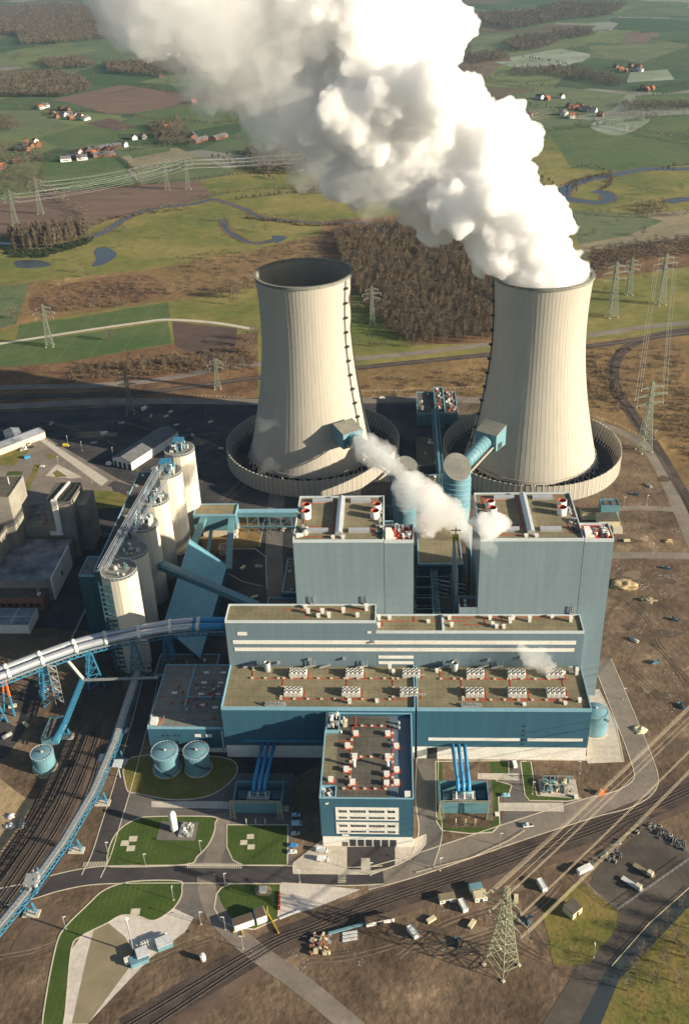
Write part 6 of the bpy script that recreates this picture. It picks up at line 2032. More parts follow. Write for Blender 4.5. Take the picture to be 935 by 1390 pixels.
def car(label, p, rz, col, kind='car', group='parked cars'):
    t = thing('parked_' + kind if kind != 'pickup' else 'pickup_truck', label, {'car': 'car', 'van': 'van', 'pickup': 'pickup truck', 'truck': 'truck'}[kind], (0, 0, 0), group)
    L, W = {'car': (4.5, 1.85), 'van': (5.6, 2.1), 'pickup': (5.4, 2.0), 'truck': (8.4, 2.5)}[kind]
    a = L / 2
    w = W / 2
    prof = {'car': [(-a, .35), (-a, .95), (-a * .75, 1.0), (-a * .5, 1.45), (a * .15, 1.45), (a * .45, 1.0), (a * .97, .8), (a, .35)],
            'van': [(-a, .4), (-a, 2.2), (-a * .95, 2.3), (a * .55, 2.3), (a * .78, 1.3), (a * .98, 1.1), (a, .4)],
            'pickup': [(-a, .5), (-a, 1.15), (-a * .15, 1.15), (-a * .12, 1.75), (a * .3, 1.75), (a * .5, 1.15), (a, 1.05), (a, .5)],
            'truck': [(a * .45, .6), (a * .45, 2.7), (a * .9, 2.7), (a, 1.6), (a, .6)]}[kind]
    n = len(prof)
    vs = [(x, -w, z) for x, z in prof] + [(x, w, z) for x, z in prof]
    part('body', MB().add(vs, [list(range(n))[::-1], list(range(n, 2 * n))] + [(i, (i + 1) % n, (i + 1) % n + n, i + n) for i in range(n)]), paint(*col), t)
    g = {'car': (-a * .5, a * .15, 1.02, 1.42), 'van': (a * .5, a * .72, 1.35, 2.1), 'pickup': (-a * .1, a * .3, 1.2, 1.72), 'truck': (a * .6, a * .88, 1.7, 2.5)}[kind]
    part('window', MB().box(g[0], g[1], -w - .01, w + .01, g[2], g[3] - .08), M['glass'], t)
    part('windscreen', MB().bar((g[1] + .02, 0, g[3]), (g[1] + (a * .3 if kind == 'car' else a * .12), 0, g[2]), W * .86, .06), M['glass'], t)
    if kind == 'pickup': part('load_bed', MB().box(-a * .95, -a * .2, -w * .82, w * .82, 1.16, 1.19), M['dark'], t)
    if kind == 'truck': part('cargo_box', MB().box(-a, a * .4, -w, w, .9, 3.1), M['white'], t)
    for sx in (-.62, .62):
        for sy in (-1, 1):
            wh = part('wheel', MB().tube([(a * sx, sy * (w - .2), .36), (a * sx, sy * (w + .03), .36)], .36, 14), M['dark'], t)
    t.location = p + Vector((0, 0, .22)); t.rotation_euler.z = rz
    return t


BL, WH, SK, SI, RD, YE = ('blue', (.06, .28, .6)), ('white', (.8, .8, .78)), ('sky', (.35, .6, .75)), ('silver', (.55, .56, .57)), ('red', (.5, .05, .03)), ('yellow', (.8, .6, .05))
for px, c_, lb, kd in (((402, 1108), SK, 'pale blue car in deep shade, first of the row beside the office block', 'car'), ((403, 1120), SK, 'pale blue van in deep shade in the row beside the office block', 'van'), ((401, 1133), SI, 'silver car in the row beside the office block, next to the shade edge', 'car'),
                       ((398, 1149), BL, 'bright blue car in the sun at the corner of the striped lawn', 'car'), ((397, 1158), WH, 'white car in the sun at the corner of the striped lawn', 'car')):
    car(lb, at(*px), R(4), c_, kd)
car('white box truck with a long shadow on the office forecourt, nearer the building', at(437, 1156), R(-8), WH, 'van', 'vans on the forecourt')
car('white van on the office forecourt, nearer the main road', at(438, 1168), R(-4), WH, 'van', 'vans on the forecourt')
car('white pickup truck driving on the light road east of the office block', at(716, 1122), R(190), WH, 'pickup', None)
car('pale blue car parked by the lawn right of the transformer yard', at(686, 1081), R(2), SK, 'car', None)
car('white van parked against the foot of the eastern turbine hall', at(698, 1039), R(95), WH, 'van', None)
car('yellow van in the car park at the left', at(90, 606), R(-5), YE, 'van', None)
car('white car on the paved island of the car park', at(58, 634), R(0), WH, 'car', None)
car('silver car on the dark road beside the workshop', at(173, 993), R(80), SI, 'car', None)
car('white truck beside the cable drums in the storage yard', at(793, 1183), R(30), WH, 'truck', None)
car('white car parked at the perimeter road between the cooling towers', at(519, 542), R(0), WH, 'van', None)


def trailer(label, px, rz, L, m, load=True):
    p = at(*px)
    t = thing('flat_trailer', label, 'trailer', p, 'trailers in the storage yard')
    ca, sa = math.cos(rz), math.sin(rz)
    part('deck', MB().obox(p + Vector((0, 0, 1)), L, 2.5, .35, rz), M[m], t)
    for s in (-.35, .35):
        for o in (-1, 1):
            q = p + Vector((ca * L * s - sa * o, sa * L * s + ca * o, 0))
            part('wheel', MB().tube([q + Vector((0, 0, .5)), q + Vector((-sa * .3 * o, ca * .3 * o, .5))], .5, 12), M['dark'], t)
    if load: part('load', MB().obox(p + Vector((ca * L * .3, sa * L * .3, 1.36)), 2.6, 2.3, 1.8, rz), M['kerb'], t)
    return t


trailer('trailer with a blue-white deck in the storage yard', (857, 1202), R(-42), 11, 'frost')
trailer('trailer with a tan load beside the blue-white one', (873, 1184), R(-42), 11, 'tan')
# drums and spools of the storage yard
d0 = thing('cable_drum', 'dark cable drum in the long heap at the yard corner', 'cable drum', (0, 0, 0), 'drums in the long heap')
part('core', MB().tube([(0, -.5, .9), (0, .5, .9)], .55, 12), M['dark'], d0)
part('flange', MB().tube([(0, -.62, .9), (0, -.5, .9)], .9, 14), M['steel'], d0)
part('flange', MB().tube([(0, .5, .9), (0, .62, .9)], .9, 14), M['steel'], d0)
first = True
for (a, b, n, wdt, lb, gp) in (((884, 1124), (926, 1148), 44, 3.2, 'dark cable drum in the long heap at the yard corner', 'drums in the long heap'), ((822, 1168), (836, 1160), 22, 3.5, 'dark cable drum in the short heap in the middle of the yard edge', 'drums in the short heap'),
                               ((800, 1176), (872, 1124), 12, .8, 'pale cable drum in the loose line along the northern yard edge', 'drums in the loose line')):
    A_, B_ = at(*a), at(*b)
    for k in range(n):
        q = A_.lerp(B_, (k + .5) / n) + Vector((random.uniform(-wdt, wdt), random.uniform(-wdt, wdt), 0))
        if first: d0.location = q; first = False
        else: dup(d0, q, random.uniform(0, 3), lb, gp, random.uniform(.55, 1.0))


def shack(name, label, cat, px, w, l, h, rz, wall, roof, group=None, door=True, h0=0, win=0):
    p = at(*px)
    t = thing(name, label, cat, p, group)
    part('wall', MB().obox(p + Vector((0, 0, h0)), w, l, h, rz), M[wall], t)
    part('roof', MB().obox(p + Vector((0, 0, h + h0)), w + .3, l + .3, .25, rz).obox(p + Vector((0, 0, h + h0 + .25)), w - .3, l - .3, .06, rz), M[roof], t)
    ca, sa = math.cos(rz), math.sin(rz)
    def loc(x, y, z): return p + Vector((x * ca - y * sa, x * sa + y * ca, z + h0))
    if door: part('door', MB().obox(loc(0, -l / 2 - .03, .1), w * .25, .1, h * .75, rz), M['dark'], t)
    for k in range(win): part('window', MB().obox(loc(-w * .35 + k * w * .7 / max(1, win - 1), -l / 2 - .03, h * .45), w * .12, .1, h * .3, rz), M['glass'], t)
    return t


M['cream'] = mat('cream_wall', (.62, .55, .36), (.55, .48, .3), .3, .9)
t = shack('flat_hut', 'small cream hut with a flat brown roof in the grass plot at the lower right', 'hut', (776, 1238), 6.5, 6.2, 4.2, R(40), 'cream', 'roofdk')
shack('site_cabin', 'tan-roofed site cabin beside the southern tracks', 'site cabin', (606, 1222), 7.5, 3.6, 2.8, R(12), 'white', 'tan', 'site cabins', win=2)
shack('site_cabin', 'site cabin with a light blue roof near the bottom pylon', 'site cabin', (645, 1208), 6, 3.2, 2.8, R(14), 'cream', 'tank', 'site cabins', win=2)
shack('site_cabin', 'cream site cabin just below the blue-roofed one', 'site cabin', (651, 1219), 6, 4.4, 2.8, R(14), 'white', 'cream', 'site cabins', win=2)
shack('shipping_container', 'open white container with brown contents beside the tracks at the bottom', 'container', (515, 1251), 13.5, 3.4, 2.8, R(14), 'white', 'ballast2')
p = at(340, 1252)
t = thing('signal_house', 'long white signal building with two stepped brown roofs on the lawn corner', 'small building', p)
rz = R(24)
part('wall', MB().obox(p + Vector((-3, -1.4, 0)), 9.5, 4.6, 4, rz).obox(p + Vector((4.7, 1.9, 0)), 5, 5.6, 4.6, rz), M['white'], t)
part('roof', MB().obox(p + Vector((-3, -1.4, 4)), 8.9, 4.0, .25, rz).obox(p + Vector((4.7, 1.9, 4.6)), 4.4, 5, .25, rz), M['ballast2'], t)
part('yellow_railing', MB().bar(p + Vector((8, 4, 1)), p + Vector((14, -6, 1)), .3, 1.2).bar(p + Vector((7.5, 4.5, 1)), p + Vector((8, 4, 6)), .3), M['yellow'], t)
solo('yellow_barrier', MB().bar(p + Vector((-7, -6, .5)), p + Vector((-7, -4, 1)), .4, .6).bar(p + Vector((-4, -4, .3)), p + Vector((-2, -8, 1)), .35, .6), M['yellow'], 'yellow barrier posts in front of the white signal building', 'barrier')
# row of tracks wagons / blocks at the white paving
for k in range(9):
    q = at(381 + k * 3.3, 1247 - k * 1.35)
    solo('concrete_block', MB().obox(q, 1.3, .8, .8, R(20)), M['frost'], 'small white concrete block in the line at the edge of the white paving', 'block', 'blocks edging the white paving')
for k in range(4):
    q = at(379.5, 1214 + k * 6.5)
    solo('concrete_barrier', MB().obox(q, .8, 2.0, 1, R(2)), M['redpaint'], 'red and dark barrier standing at the left edge of the white paving', 'barrier', 'barriers at the white paving')
# bottom storage: beams, stacks, scrap
a, b = at(446, 1270), at(493, 1257)
solo('steel_beam', MB().bar(a + Vector((0, 0, 1.5)), b + Vector((0, 0, 1.5)), 1.1, .8).bar(a + Vector((0, 0, .5)), a + Vector((0, 0, 1.2)), .5).bar(b + Vector((0, 0, .2)), b + Vector((0, 0, 1.2)), .5), M['tank'], 'long blue steel beam lying left of the open container', 'steel beam', None)
for k in range(3):
    a = at(466, 1268 + k * 4.6)
    solo('steel_panel', MB().obox(a + Vector((3, .5, .2)), 7, 1.1, .5, R(12)), M['frost'], 'pale steel panel in the short stack below the blue beam', 'steel panel', 'stacked pale panels')
sc = machinery(MB(), at(422, 1280).x, at(448, 1272).x, at(430, 1296).y, at(430, 1268).y, .1, 46, 77, 2.2, 3)
solo('scrap_heap', sc, [M['brick'], M['cream'], M['steel']], 'heap of mixed rusty scrap at the bottom edge left of the blue beam', 'scrap heap')
solo('site_tank', MB().cyl(at(276, 1303).x, at(276, 1303).y, 0, 3.4, 1.3, 16).cyl(at(276, 1303).x, at(276, 1303).y, 3.4, 3.9, .6, 12), M['white'], 'small upright white tank on the brown earth at the bottom', 'tank')

# substation on the white paving
p = at(212, 1292)
rz = R(26)
ca, sa = math.cos(rz), math.sin(rz)
T = lambda x, y, z=0: p + Vector((x * ca - y * sa, x * sa + y * ca, z))
t = thing('gas_station', 'pale blue gas regulating station with white pipes on the white paving', 'gas station', p)
part('cabin', MB().obox(T(-6, 0), 5, 5, 3.4, rz), M['tank'], t)
part('cabin', MB().obox(T(4.5, 1.5), 7, 5, 3.2, rz), M['tank'], t)
part('cabin_roof', MB().obox(T(-6, 0, 3.4), 5.4, 5.4, .3, rz), M['frost'], t)
part('cabin_roof', MB().obox(T(4.5, 1.5, 3.2), 7.4, 5.4, .3, rz), M['frost'], t)
mb = MB()
for k in range(9): mb.bar(T(-5 + k * 1.3, 4, 0), T(-5 + k * 1.3, 4, 2.2), .3); mb.bar(T(-5 + k * 1.3, 3, 2.2), T(-5 + k * 1.3, 6.4, 2.2), .35)
mb.bar(T(-6, 5, 2), T(7, 5, 2), .5); mb.bar(T(-6, 6.3, 1.5), T(7, 6.3, 1.5), .5)
part('pipework', mb, M['white'], t)
solo('gas_cabinet', MB().obox(T(-13, 0), 2.4, 2.4, 2.4, rz).obox(T(-13, 0, 2.4), 2.7, 2.7, .25, rz), M['white'], 'white cabinet by the tall mast on the white paving', 'cabinet')
q = at(190, 1306)
solo('gas_cabinet', MB().obox(q, 8, 4, 2.6, rz).obox(q + Vector((0, 0, 2.6)), 8.4, 4.4, .25, rz), M['tank'], 'pale blue low cabin at the very bottom edge below the gas station', 'cabin')
q = at(161, 1256)
solo('flat_hatch', MB().obox(at(184, 1238), 4.4, 3.4, .3, R(3)), M['kerb'], 'square concrete hatch on the lower left lawn', 'hatch')
for k, px in enumerate(((170, 1145), (181, 1139), (178, 1152))):
    solo('concrete_hatch', MB().obox(at(*px), 4.2, 3.4, .3, R(4)), M['kerb'], 'square concrete hatch in the cluster of three on the tank lawn', 'hatch', 'three hatches on the tank lawn')
for k, px in enumerate(((340, 1136), (331, 1144), (341, 1150))):
    solo('concrete_hatch', MB().obox(at(*px), 3.6, 3.0, .3, R(4)), M['kerb'], 'square concrete hatch in the cluster on the striped lawn', 'hatch', 'hatches on the striped lawn')
solo('white_box', MB().obox(at(357, 1210), 3.2, 2.6, 1.6, 0).obox(at(357, 1210) + Vector((0, 0, 1.6)), 3.5, 2.9, .2, 0), M['white'], 'small white box on a dirt patch of the lower right lawn', 'box')
struct('bare_patch', MB().poly(smooth(G([(347, 1204), (366, 1203), (368, 1215), (350, 1216)]), True, 3), LZ(17.5, True)), M['rough_grass'] if False else M['tan'])
struct('traffic_island', MB().poly(smooth(G([(42, 1250), (66, 1233), (82, 1232), (84, 1244), (74, 1258), (40, 1285), (15, 1290)]), True, 3), LZ(16, True)), M['ballast2'])

# ================================================================= TRANSFORMER YARDS in front of the halls
def trafo(cx, cy, label, pm, hall_x, gl):
    t = thing('transformer', label, 'transformer', (cx, cy, 0), 'generator transformers')
    part('blast_wall', hollow(MB(), cx - 13, cx + 13, cy - 5, cy + 10, 0, 8, .7), M['c_teal'], t)
    part('pit_floor', MB().box(cx - 12.3, cx + 12.3, cy - 4.3, cy + 9.3, .2, 1), M['apron'], t)
    part('tank', MB().box(cx - 6, cx + 6, cy - 1, cy + 5, 1, 6), M['steel'], t)
    for x_ in (cx - 11, cx + 7):
        mb = MB()
        for k in range(12): mb.box(x_ + k * .38, x_ + .15 + k * .38, cy, cy + 6, 1.2, 5.4)
        mb.box(x_, x_ + 4.3, cy + 2.8, cy + 3.2, 1.5, 1.9)
        part('radiator', mb, M['tank'], t)
    mb = MB().tube([(cx - 5, cy + 2.5, 7), (cx + 5, cy + 2.5, 7)], .7, 12)
    part('conservator', mb, M['tank'], t)
    for k in (-1, 0, 1):
        part('bushing', MB().lathe(cx + k * 4.2, cy - .2, [(.5, 6), (.35, 7), (.5, 7.5), (.3, 8.5), (.4, 9), (.12, 11)], 12), M['white'], t)
    for k in (-1, 0, 1):
        x = hall_x + k * 3.3
        part('bus_duct', MB().tube([(x, 399.5, 11.5), (cx + k * 2.9, cy + 7.5, 8.8), (cx + k * 2.9, cy + 4, 6.5)], 1.05, 14), M[pm], t)
    mb = MB()
    for s in (-1, 1):
        for (dx, dy) in ((-1.6, 0), (1.6, 0)):
            mb.bar((cx + s * 12.5 + dx, cy - 9.5, 0), (cx + s * 12.5 + dx * .35, cy - 9.5, 14), .35)
        for k in range(9):
            z0, z1 = 14 * k / 9, 14 * (k + 1) / 9
            w0, w1 = 1.6 * (1 - .65 * k / 9), 1.6 * (1 - .65 * (k + 1) / 9)
            mb.bar((cx + s * 12.5 - w0, cy - 9.5, z0), (cx + s * 12.5 + w1, cy - 9.5, z1), .2); mb.bar((cx + s * 12.5 + w0, cy - 9.5, z0), (cx + s * 12.5 - w1, cy - 9.5, z1), .2)
    for z in (13, 14.2): mb.bar((cx - 13, cy - 9.5, z), (cx + 13, cy - 9.5, z), .3)
    for k in range(14): mb.bar((cx - 13 + k * 1.86, cy - 9.5, 13), (cx - 12 + k * 1.86, cy - 9.5, 14.2), .2)
    g = solo('gantry', mb, M['lattice'], gl, 'line gantry', 'gantries at the transformers')
    for k in (-1, 0, 1):
        x = cx + k * 5
        u = thing('surge_arrester', 'slim surge arrester below the gantry of the ' + ('shaded' if cx < 0 else 'sunlit') + ' transformer', 'surge arrester', (x, cy - 13, 0), 'arresters west' if cx < 0 else 'arresters east')
        part('post', MB().bar((x, cy - 13, 0), (x, cy - 13, 2.5), .35), M['steel'], u)
        part('insulator', MB().lathe(x, cy - 13, [(.3, 2.5), (.2, 3), (.3, 3.5), (.2, 4), (.3, 4.5), (.1, 5.2)], 10), M['cream'], u)
    return t


pe = at(629, 1092)
pw = at(352, 1092)
trafo(pe.x, pe.y - 1, 'sunlit generator transformer in its blue blast walls in front of the eastern hall', 'bluepipe', aty(622, 1012, 399.5).x, 'sunlit lattice gantry in front of the eastern transformer')
trafo(pw.x, pw.y - 1, 'shaded generator transformer in its blue blast walls in front of the western hall', 'bluepipe', aty(365, 1012, 399.5).x, 'shaded lattice gantry in front of the western transformer')
t = thing('switchyard', 'small open switchyard of grey apparatus on gravel in front of the eastern hall', 'switchyard', at(757, 1068))
p = at(757, 1070)
part('gravel_base', MB().box(p.x - 10, p.x + 10, p.y - 5.5, p.y + 6, .18, .4), M['conc'], t)
part('apparatus', machinery(MB(), p.x - 8.5, p.x + 8.5, p.y - 4, p.y + 4.5, .4, 46, 31, 3.6, 3), [M['steel'], M['tank'], M['cream']], t)
mb = MB()
for k in range(5):
    for y in (-3, 3): mb.bar((p.x - 8 + k * 4, p.y + y, .4), (p.x - 8 + k * 4, p.y + y, 6), .3)
mb.bar((p.x - 8, p.y - 3, 6), (p.x + 8, p.y - 3, 6), .3); mb.bar((p.x - 8, p.y + 3, 6), (p.x + 8, p.y + 3, 6), .3)
part('busbar_frame', mb, M['steel'], t)
for px in ((781, 1083), (601, 1066), (674, 1107)):
    solo('cable_cabinet', MB().obox(at(*px), 1.8, 1.4, 1.7).obox(at(*px) + Vector((0, 0, 1.7)), 2, 1.6, .15), M['white'], {781: 'white cable cabinet right of the switchyard', 601: 'white cable cabinet left of the blue ducts', 674: 'white cable cabinet at the right corner of the transformer lawn'}[px[0]], 'cabinet', 'cable cabinets')
solo('orange_digger', MB().obox(at(815, 1078), 3.2, 2.2, 1.6, .3).obox(at(815, 1078) + Vector((0, 0, 1.6)), 1.6, 1.6, 1.3, .3).bar(at(815, 1078) + Vector((1.4, .4, 1.6)), at(815, 1078) + Vector((3.4, 1.2, 3)), .35), M['orange'], 'small orange digger on the verge right of the switchyard', 'digger')

# small building right of the eastern boiler house
t = thing('water_works', 'stepped cream building with a blue rooftop cabin, right of the steaming cooling tower', 'building', (160, 650, 0))
part('lower_hall', MB().box(144, 160, 652, 662, 0, 5), M['cream'], t)
part('lower_hall_roof', MB().box(144.4, 159.6, 652.4, 661.6, 5, 5.3), M['tan'], t)
part('main_hall', MB().box(154, 170, 638, 651.9, 0, 7), M['cream'], t)
part('main_hall_roof', MB().box(154.4, 169.6, 638.4, 651.5, 7, 7.25), M['roofdk'], t)
part('blue_cabin', hollow(MB().box(158, 172, 652.1, 662.4, 0, 12), 158, 172, 652.1, 662.4, 12, 13, .5), M['c_teal'], t)
part('cabin_vents', MB().box(160, 164, 654, 660, 12, 12.8).box(166, 170, 654, 660, 12, 12.8), M['roofdk'], t)
part('porch', MB().box(164, 171, 632, 637.9, 0, 4), M['kerb'], t)

# heaps, stones, litter of the building land
for px, r_, h, lb, m in (((845, 795), 9, 2.5, 'large pale sand heap right of the eastern boiler house', 'sand'), ((905, 735), 3.5, 1.4, 'small yellow sand heap by the east road', 'sand'), ((60, 1055), 3, 1, 'low pale heap at the blue tank by the rail yard', 'tan'), ((868, 992), 4, 1.4, 'pile of pale stones and timber by the road bend', 'cream'),
                         ((878, 815), 5, 1.5, 'low ring of rubble on the brown building land', 'tan'), ((15, 1108), 2.5, 1.2, 'whitish debris heap on the sandy ground at the left', 'frost'), ((14, 1122), 3, 1.0, 'second whitish debris heap on the sandy ground at the left', 'frost')):
    p = at(*px)
    solo('earth_heap' if m != 'frost' else 'debris_heap', MB().blob(p.x, p.y, .1, r_, r_ * .7, h, seed=px[0] * .37, amp=.7), M[m], lb, 'heap')
rnd = random.Random(5)
mb = MB()
for reg, n in (([(820, 765), (935, 770), (935, 1000), (850, 940), (825, 850)], 260), ([(840, 700), (935, 705), (935, 748), (838, 745)], 90), ([(60, 560), (310, 560), (310, 640), (240, 690), (100, 640)], 240), ([(560, 1215), (700, 1200), (720, 1290), (560, 1290)], 120), ([(860, 640), (880, 610), (920, 680)], 30), ([(350, 1270), (500, 1290), (480, 1310), (330, 1310)], 60), ([(370, 700), (400, 700), (400, 800), (370, 800)], 40)):
    P = pts_in(reg, 6, n)
    cl = [rnd.choice(P) for _ in range(max(3, n // 14))]
    for _ in range(n):
        c_ = rnd.choice(cl)
        q = c_ + Vector((rnd.gauss(0, 3.2), rnd.gauss(0, 2.2), .12))
        mb.obox(q, rnd.uniform(.2, 1.1), rnd.uniform(.15, .5), rnd.uniform(.04, .15), rnd.uniform(0, 3))
struct('debris', mb, M['litter'], 'stuff')
p = at(148, 630)
solo('white_dome', MB().blob(p.x, p.y, .1, 2.8, 2.8, 2.6, 1, .02), M['white'], 'small white dome at the corner of the car park', 'dome')
p = at(38, 622)
solo('blue_container', MB().obox(p, 5, 2.6, 2.6, .4).obox(p + Vector((0, 0, 2.6)), 5.1, 2.7, .1, .4), M['bluepipe'], 'bright blue container beside the long cream shed', 'container')
for px, c_ in (((35, 610), 'white'), ((40, 604), 'cream'), ((30, 612), 'steel'), ((44, 608), 'dark')):
    q = at(*px)
    solo('site_machine', machinery(MB().obox(q, 3, 2, 1.4, .5), q.x - 1.5, q.x + 1.5, q.y - 1, q.y + 1, 1.4, 4, px[0], 1.2, 1), M[c_], {'white': 'white machine', 'cream': 'cream machine', 'steel': 'grey machine', 'dark': 'dark machine'}[c_] + ' parked among the clutter by the long cream shed', 'machine', 'machines by the long shed')


def fence_line(px, label, h=2, step=3.2, m='steel', grp='wire fences'):
    P = G(px)
    t = thing('fence', label, 'fence', P[0], grp)
    mb = MB()
    posts = MB()
    for a, b in zip(P, P[1:]):
        n = max(1, int((b - a).length / step))
        mb.bar(a + Vector((0, 0, h)), b + Vector((0, 0, h)), .12); mb.bar(a + Vector((0, 0, h * .5)), b + Vector((0, 0, h * .5)), .08)
        for k in range(n): posts.bar(a.lerp(b, k / n), a.lerp(b, k / n) + Vector((0, 0, h + .1)), .2)
    part('rail', mb, M[m], t)
    part('post_row', posts, M[m], t)
    return t


fence_line([(470, 534), (560, 531), (650, 527)], 'post fence along the perimeter road between the cooling towers', 2.4, 4, 'kerb')
fence_line([(800, 565), (840, 578), (880, 600)], 'post fence along the service road behind the steaming tower', 2.2, 4, 'kerb')
fence_line([(228, 536), (300, 540), (335, 542)], 'post fence along the perimeter road left of the idle tower', 2.4, 4, 'kerb')
fence_line([(838, 1237), (935, 1168)], 'mesh fence along the southern side of the storage yard', 2.2, 3, 'steel')
fence_line([(784, 1190), (805, 1212), (838, 1237)], 'mesh fence between the storage yard and the grass plot', 2.2, 3, 'steel')
fence_line([(786, 1184), (830, 1150), (880, 1112)], 'mesh fence along the northern side of the storage yard', 2, 3, 'lattice2')
fence_line([(830, 1312), (880, 1255), (935, 1206)], 'yellowish rail fence on the far side of the shadow band', 1, 3, 'cream')
fence_line([(565, 1185), (640, 1165), (690, 1142), (712, 1128)], 'low guard rail along the light road above the tracks', .8, 3, 'kerb')

# ================================================================= smaller steam
e = axpt
st = steam_mat('steam_soft', .22)
A1 = [e(688, 712, 452, 9), e(668, 708, 452, 21), e(650, 708, 454, 15)]
steam('steam_cloud', billows(A1, 21, 1, 9, 7, 4), 1.0, st, 'compact white steam puff over the corner of the eastern boiler house', 'steam', rough=.35)
A2 = [e(645, 742, 540, 7), e(632, 722, 543, 12), e(612, 700, 547, 22), e(588, 684, 550, 29), e(562, 668, 556, 27), e(548, 652, 562, 17)]
A2b = [e(536, 640, 568, 12), e(520, 622, 575, 21), e(502, 610, 590, 18), e(486, 598, 600, 11)]
steam('steam_cloud', billows(A2, 22, 1, 7, 8, 5, .7, .5), 1.2, steam_mat('steam_soft_thin', .085), 'broken white steam drifting left in front of the scrubbers', 'steam', rough=.45)
steam('steam_cloud', billows(A2b, 27, 1, 7, 7, 4, .7, .5), 1.2, steam_mat('steam_soft_veil', .06), 'thin steam patch beside the duct hood of the idle cooling tower', 'steam', rough=.45)
thin = steam_mat('steam_wisp', .010)
steam('steam_wisp', billows([e(376, 574, 690, 5), e(362, 577, 690, 9), e(350, 570, 690, 5)], 23, 1, 4, 6, 4, .8, .6), 1.2, thin, 'faint steam wisp at the left foot of the idle cooling tower, the upper one', 'steam', rough=.6)
steam('steam_wisp', billows([e(354, 642, 680, 5), e(364, 628, 680, 8), e(378, 634, 680, 5)], 24, 1, 4, 6, 4, .8, .6), 1.2, thin, 'faint steam wisp at the left foot of the idle cooling tower, the lower one', 'steam', rough=.6)
steam('steam_wisp', billows([e(752, 912, 431, 7), e(742, 902, 431, 11), e(728, 895, 431, 13), e(714, 888, 431, 10), e(706, 880, 431, 6)], 25, 1, 5, 7, 4, .75, .6), .8, steam_mat('steam_roof', .07), 'small steam wisp over the roof of the eastern turbine hall', 'steam', rough=.5)
steam('steam_wisp', billows([e(662, 735, 447, 12), e(645, 738, 447, 10), e(668, 748, 446, 9)], 26, 1, 8, 6, 3), 1.0, steam_mat('steam_wisp2', .035), 'thin steam tatters below the puff at the eastern boiler house', 'steam')
# ================================================================= wear of the open ground: wheel tracks, weeds, pale spoil
def tracks(px, lay, m, w=.7, gap=2.1):
    P = smooth(G(px), False, 6)
    mb = MB()
    for o in (-gap / 2, gap / 2): ribbon_mb(mb, P, w, LZ(lay, True), off=o)
    struct('wheel_tracks', mb, M[m])


M['spoil'] = mat('pale_spoil', (.14, .10, .068), (.25, .185, .125), .12, 1, det=8)
M['mud'] = mat('dark_mud', (.07, .05, .038), (.12, .088, .065), .1, 1, det=8)
for px in ([(830, 800), (870, 830), (900, 880), (935, 900)], [(835, 860), (880, 870), (940, 930)], [(850, 900), (890, 940), (935, 960)], [(560, 1290), (640, 1270), (720, 1240), (760, 1200)], [(540, 1300), (600, 1255), (700, 1222)], [(420, 1300), (480, 1292), (560, 1275)],
           [(640, 1215), (700, 1240), (740, 1290)], [(840, 640), (870, 650), (900, 690)], [(845, 720), (880, 712), (920, 730)], [(150, 1330), (230, 1290), (280, 1270)], [(0, 1300), (50, 1290), (100, 1270)], [(600, 1300), (680, 1275), (735, 1300)],
           [(100, 580), (160, 572), (230, 590), (300, 588)], [(60, 570), (150, 600), (190, 640)], [(220, 620), (280, 600), (330, 640), (300, 680)]):
    tracks(px, 15, 'spoil' if random.random() < .6 else 'mud')
    tracks([(x + random.uniform(-9, 9), y + random.uniform(3, 8)) for x, y in px], 15.5, 'mud' if random.random() < .5 else 'spoil', .5)
for c_, rx, ry, m in (((860, 780), 14, 7, 'spoil'), ((900, 860), 20, 6, 'mud'), ((880, 930), 16, 9, 'spoil'), ((915, 1010), 18, 7, 'mud'), ((650, 1262), 16, 6, 'spoil'), ((590, 1262), 12, 5, 'mud'), ((700, 1205), 15, 5, 'spoil'), ((480, 1298), 30, 6, 'mud'), ((630, 1290), 14, 5, 'mud'),
                      ((850, 735), 18, 4, 'mud'), ((905, 790), 12, 5, 'mud'), ((855, 850), 10, 5, 'mud'), ((130, 590), 30, 5, 'spoil'), ((210, 570), 24, 4, 'mud'), ((270, 600), 12, 6, 'spoil'), ((20, 975), 18, 9, 'spoil'), ((30, 1290), 18, 8, 'mud'), ((270, 1320), 20, 6, 'mud'), ((880, 1100), 20, 6, 'mud'),
                      ((745, 1055), 12, 6, 'mud'), ((775, 1060), 7, 7, 'spoil'), ((620, 1045), 8, 6, 'spoil'), ((900, 650), 8, 5, 'mud'), ((860, 668), 12, 4, 'mud')):
    rnd_ = random.Random(c_[0])
    pts = [(c_[0] + math.cos(k * .52) * rx * rnd_.uniform(.6, 1.3), c_[1] + math.sin(k * .52) * ry * rnd_.uniform(.6, 1.3)) for k in range(12)]
    struct('bare_patch', MB().poly(smooth(G(pts), True, 4), LZ(14.6, True) if not (560 < c_[0] < 800 and 1030 < c_[1] < 1100) else LZ(17.5, True)), M[m])
wd = []
for i, (px, s_) in enumerate((([(825, 770), (935, 775), (935, 1010), (870, 1000), (830, 900)], 6.5), ([(840, 640), (880, 620), (905, 680), (845, 685)], 6), ([(540, 1240), (690, 1225), (740, 1300), (560, 1300)], 5), ([(250, 1300), (420, 1280), (500, 1340), (250, 1340)], 5), ([(0, 1230), (60, 1230), (80, 1300), (0, 1320)], 5),
                              ([(860, 1010), (935, 960), (935, 1060), (880, 1090)], 3.4), ([(690, 1160), (840, 1110), (800, 1170), (720, 1210)], 4))):
    P = pts_in(px, s_, 500 + i)
    wd += [p for p in P if noise.noise(Vector((p.x * .05, p.y * .05, 3))) > -.05]
mass('dry_grass', [(wd, 'bush', (.08, .26), 20, .3, 1.8)], 'rust')
mass('weeds', [(wd[::3], 'bush', (.1, .3), 20, .25, 1.5)], 'evergreen')
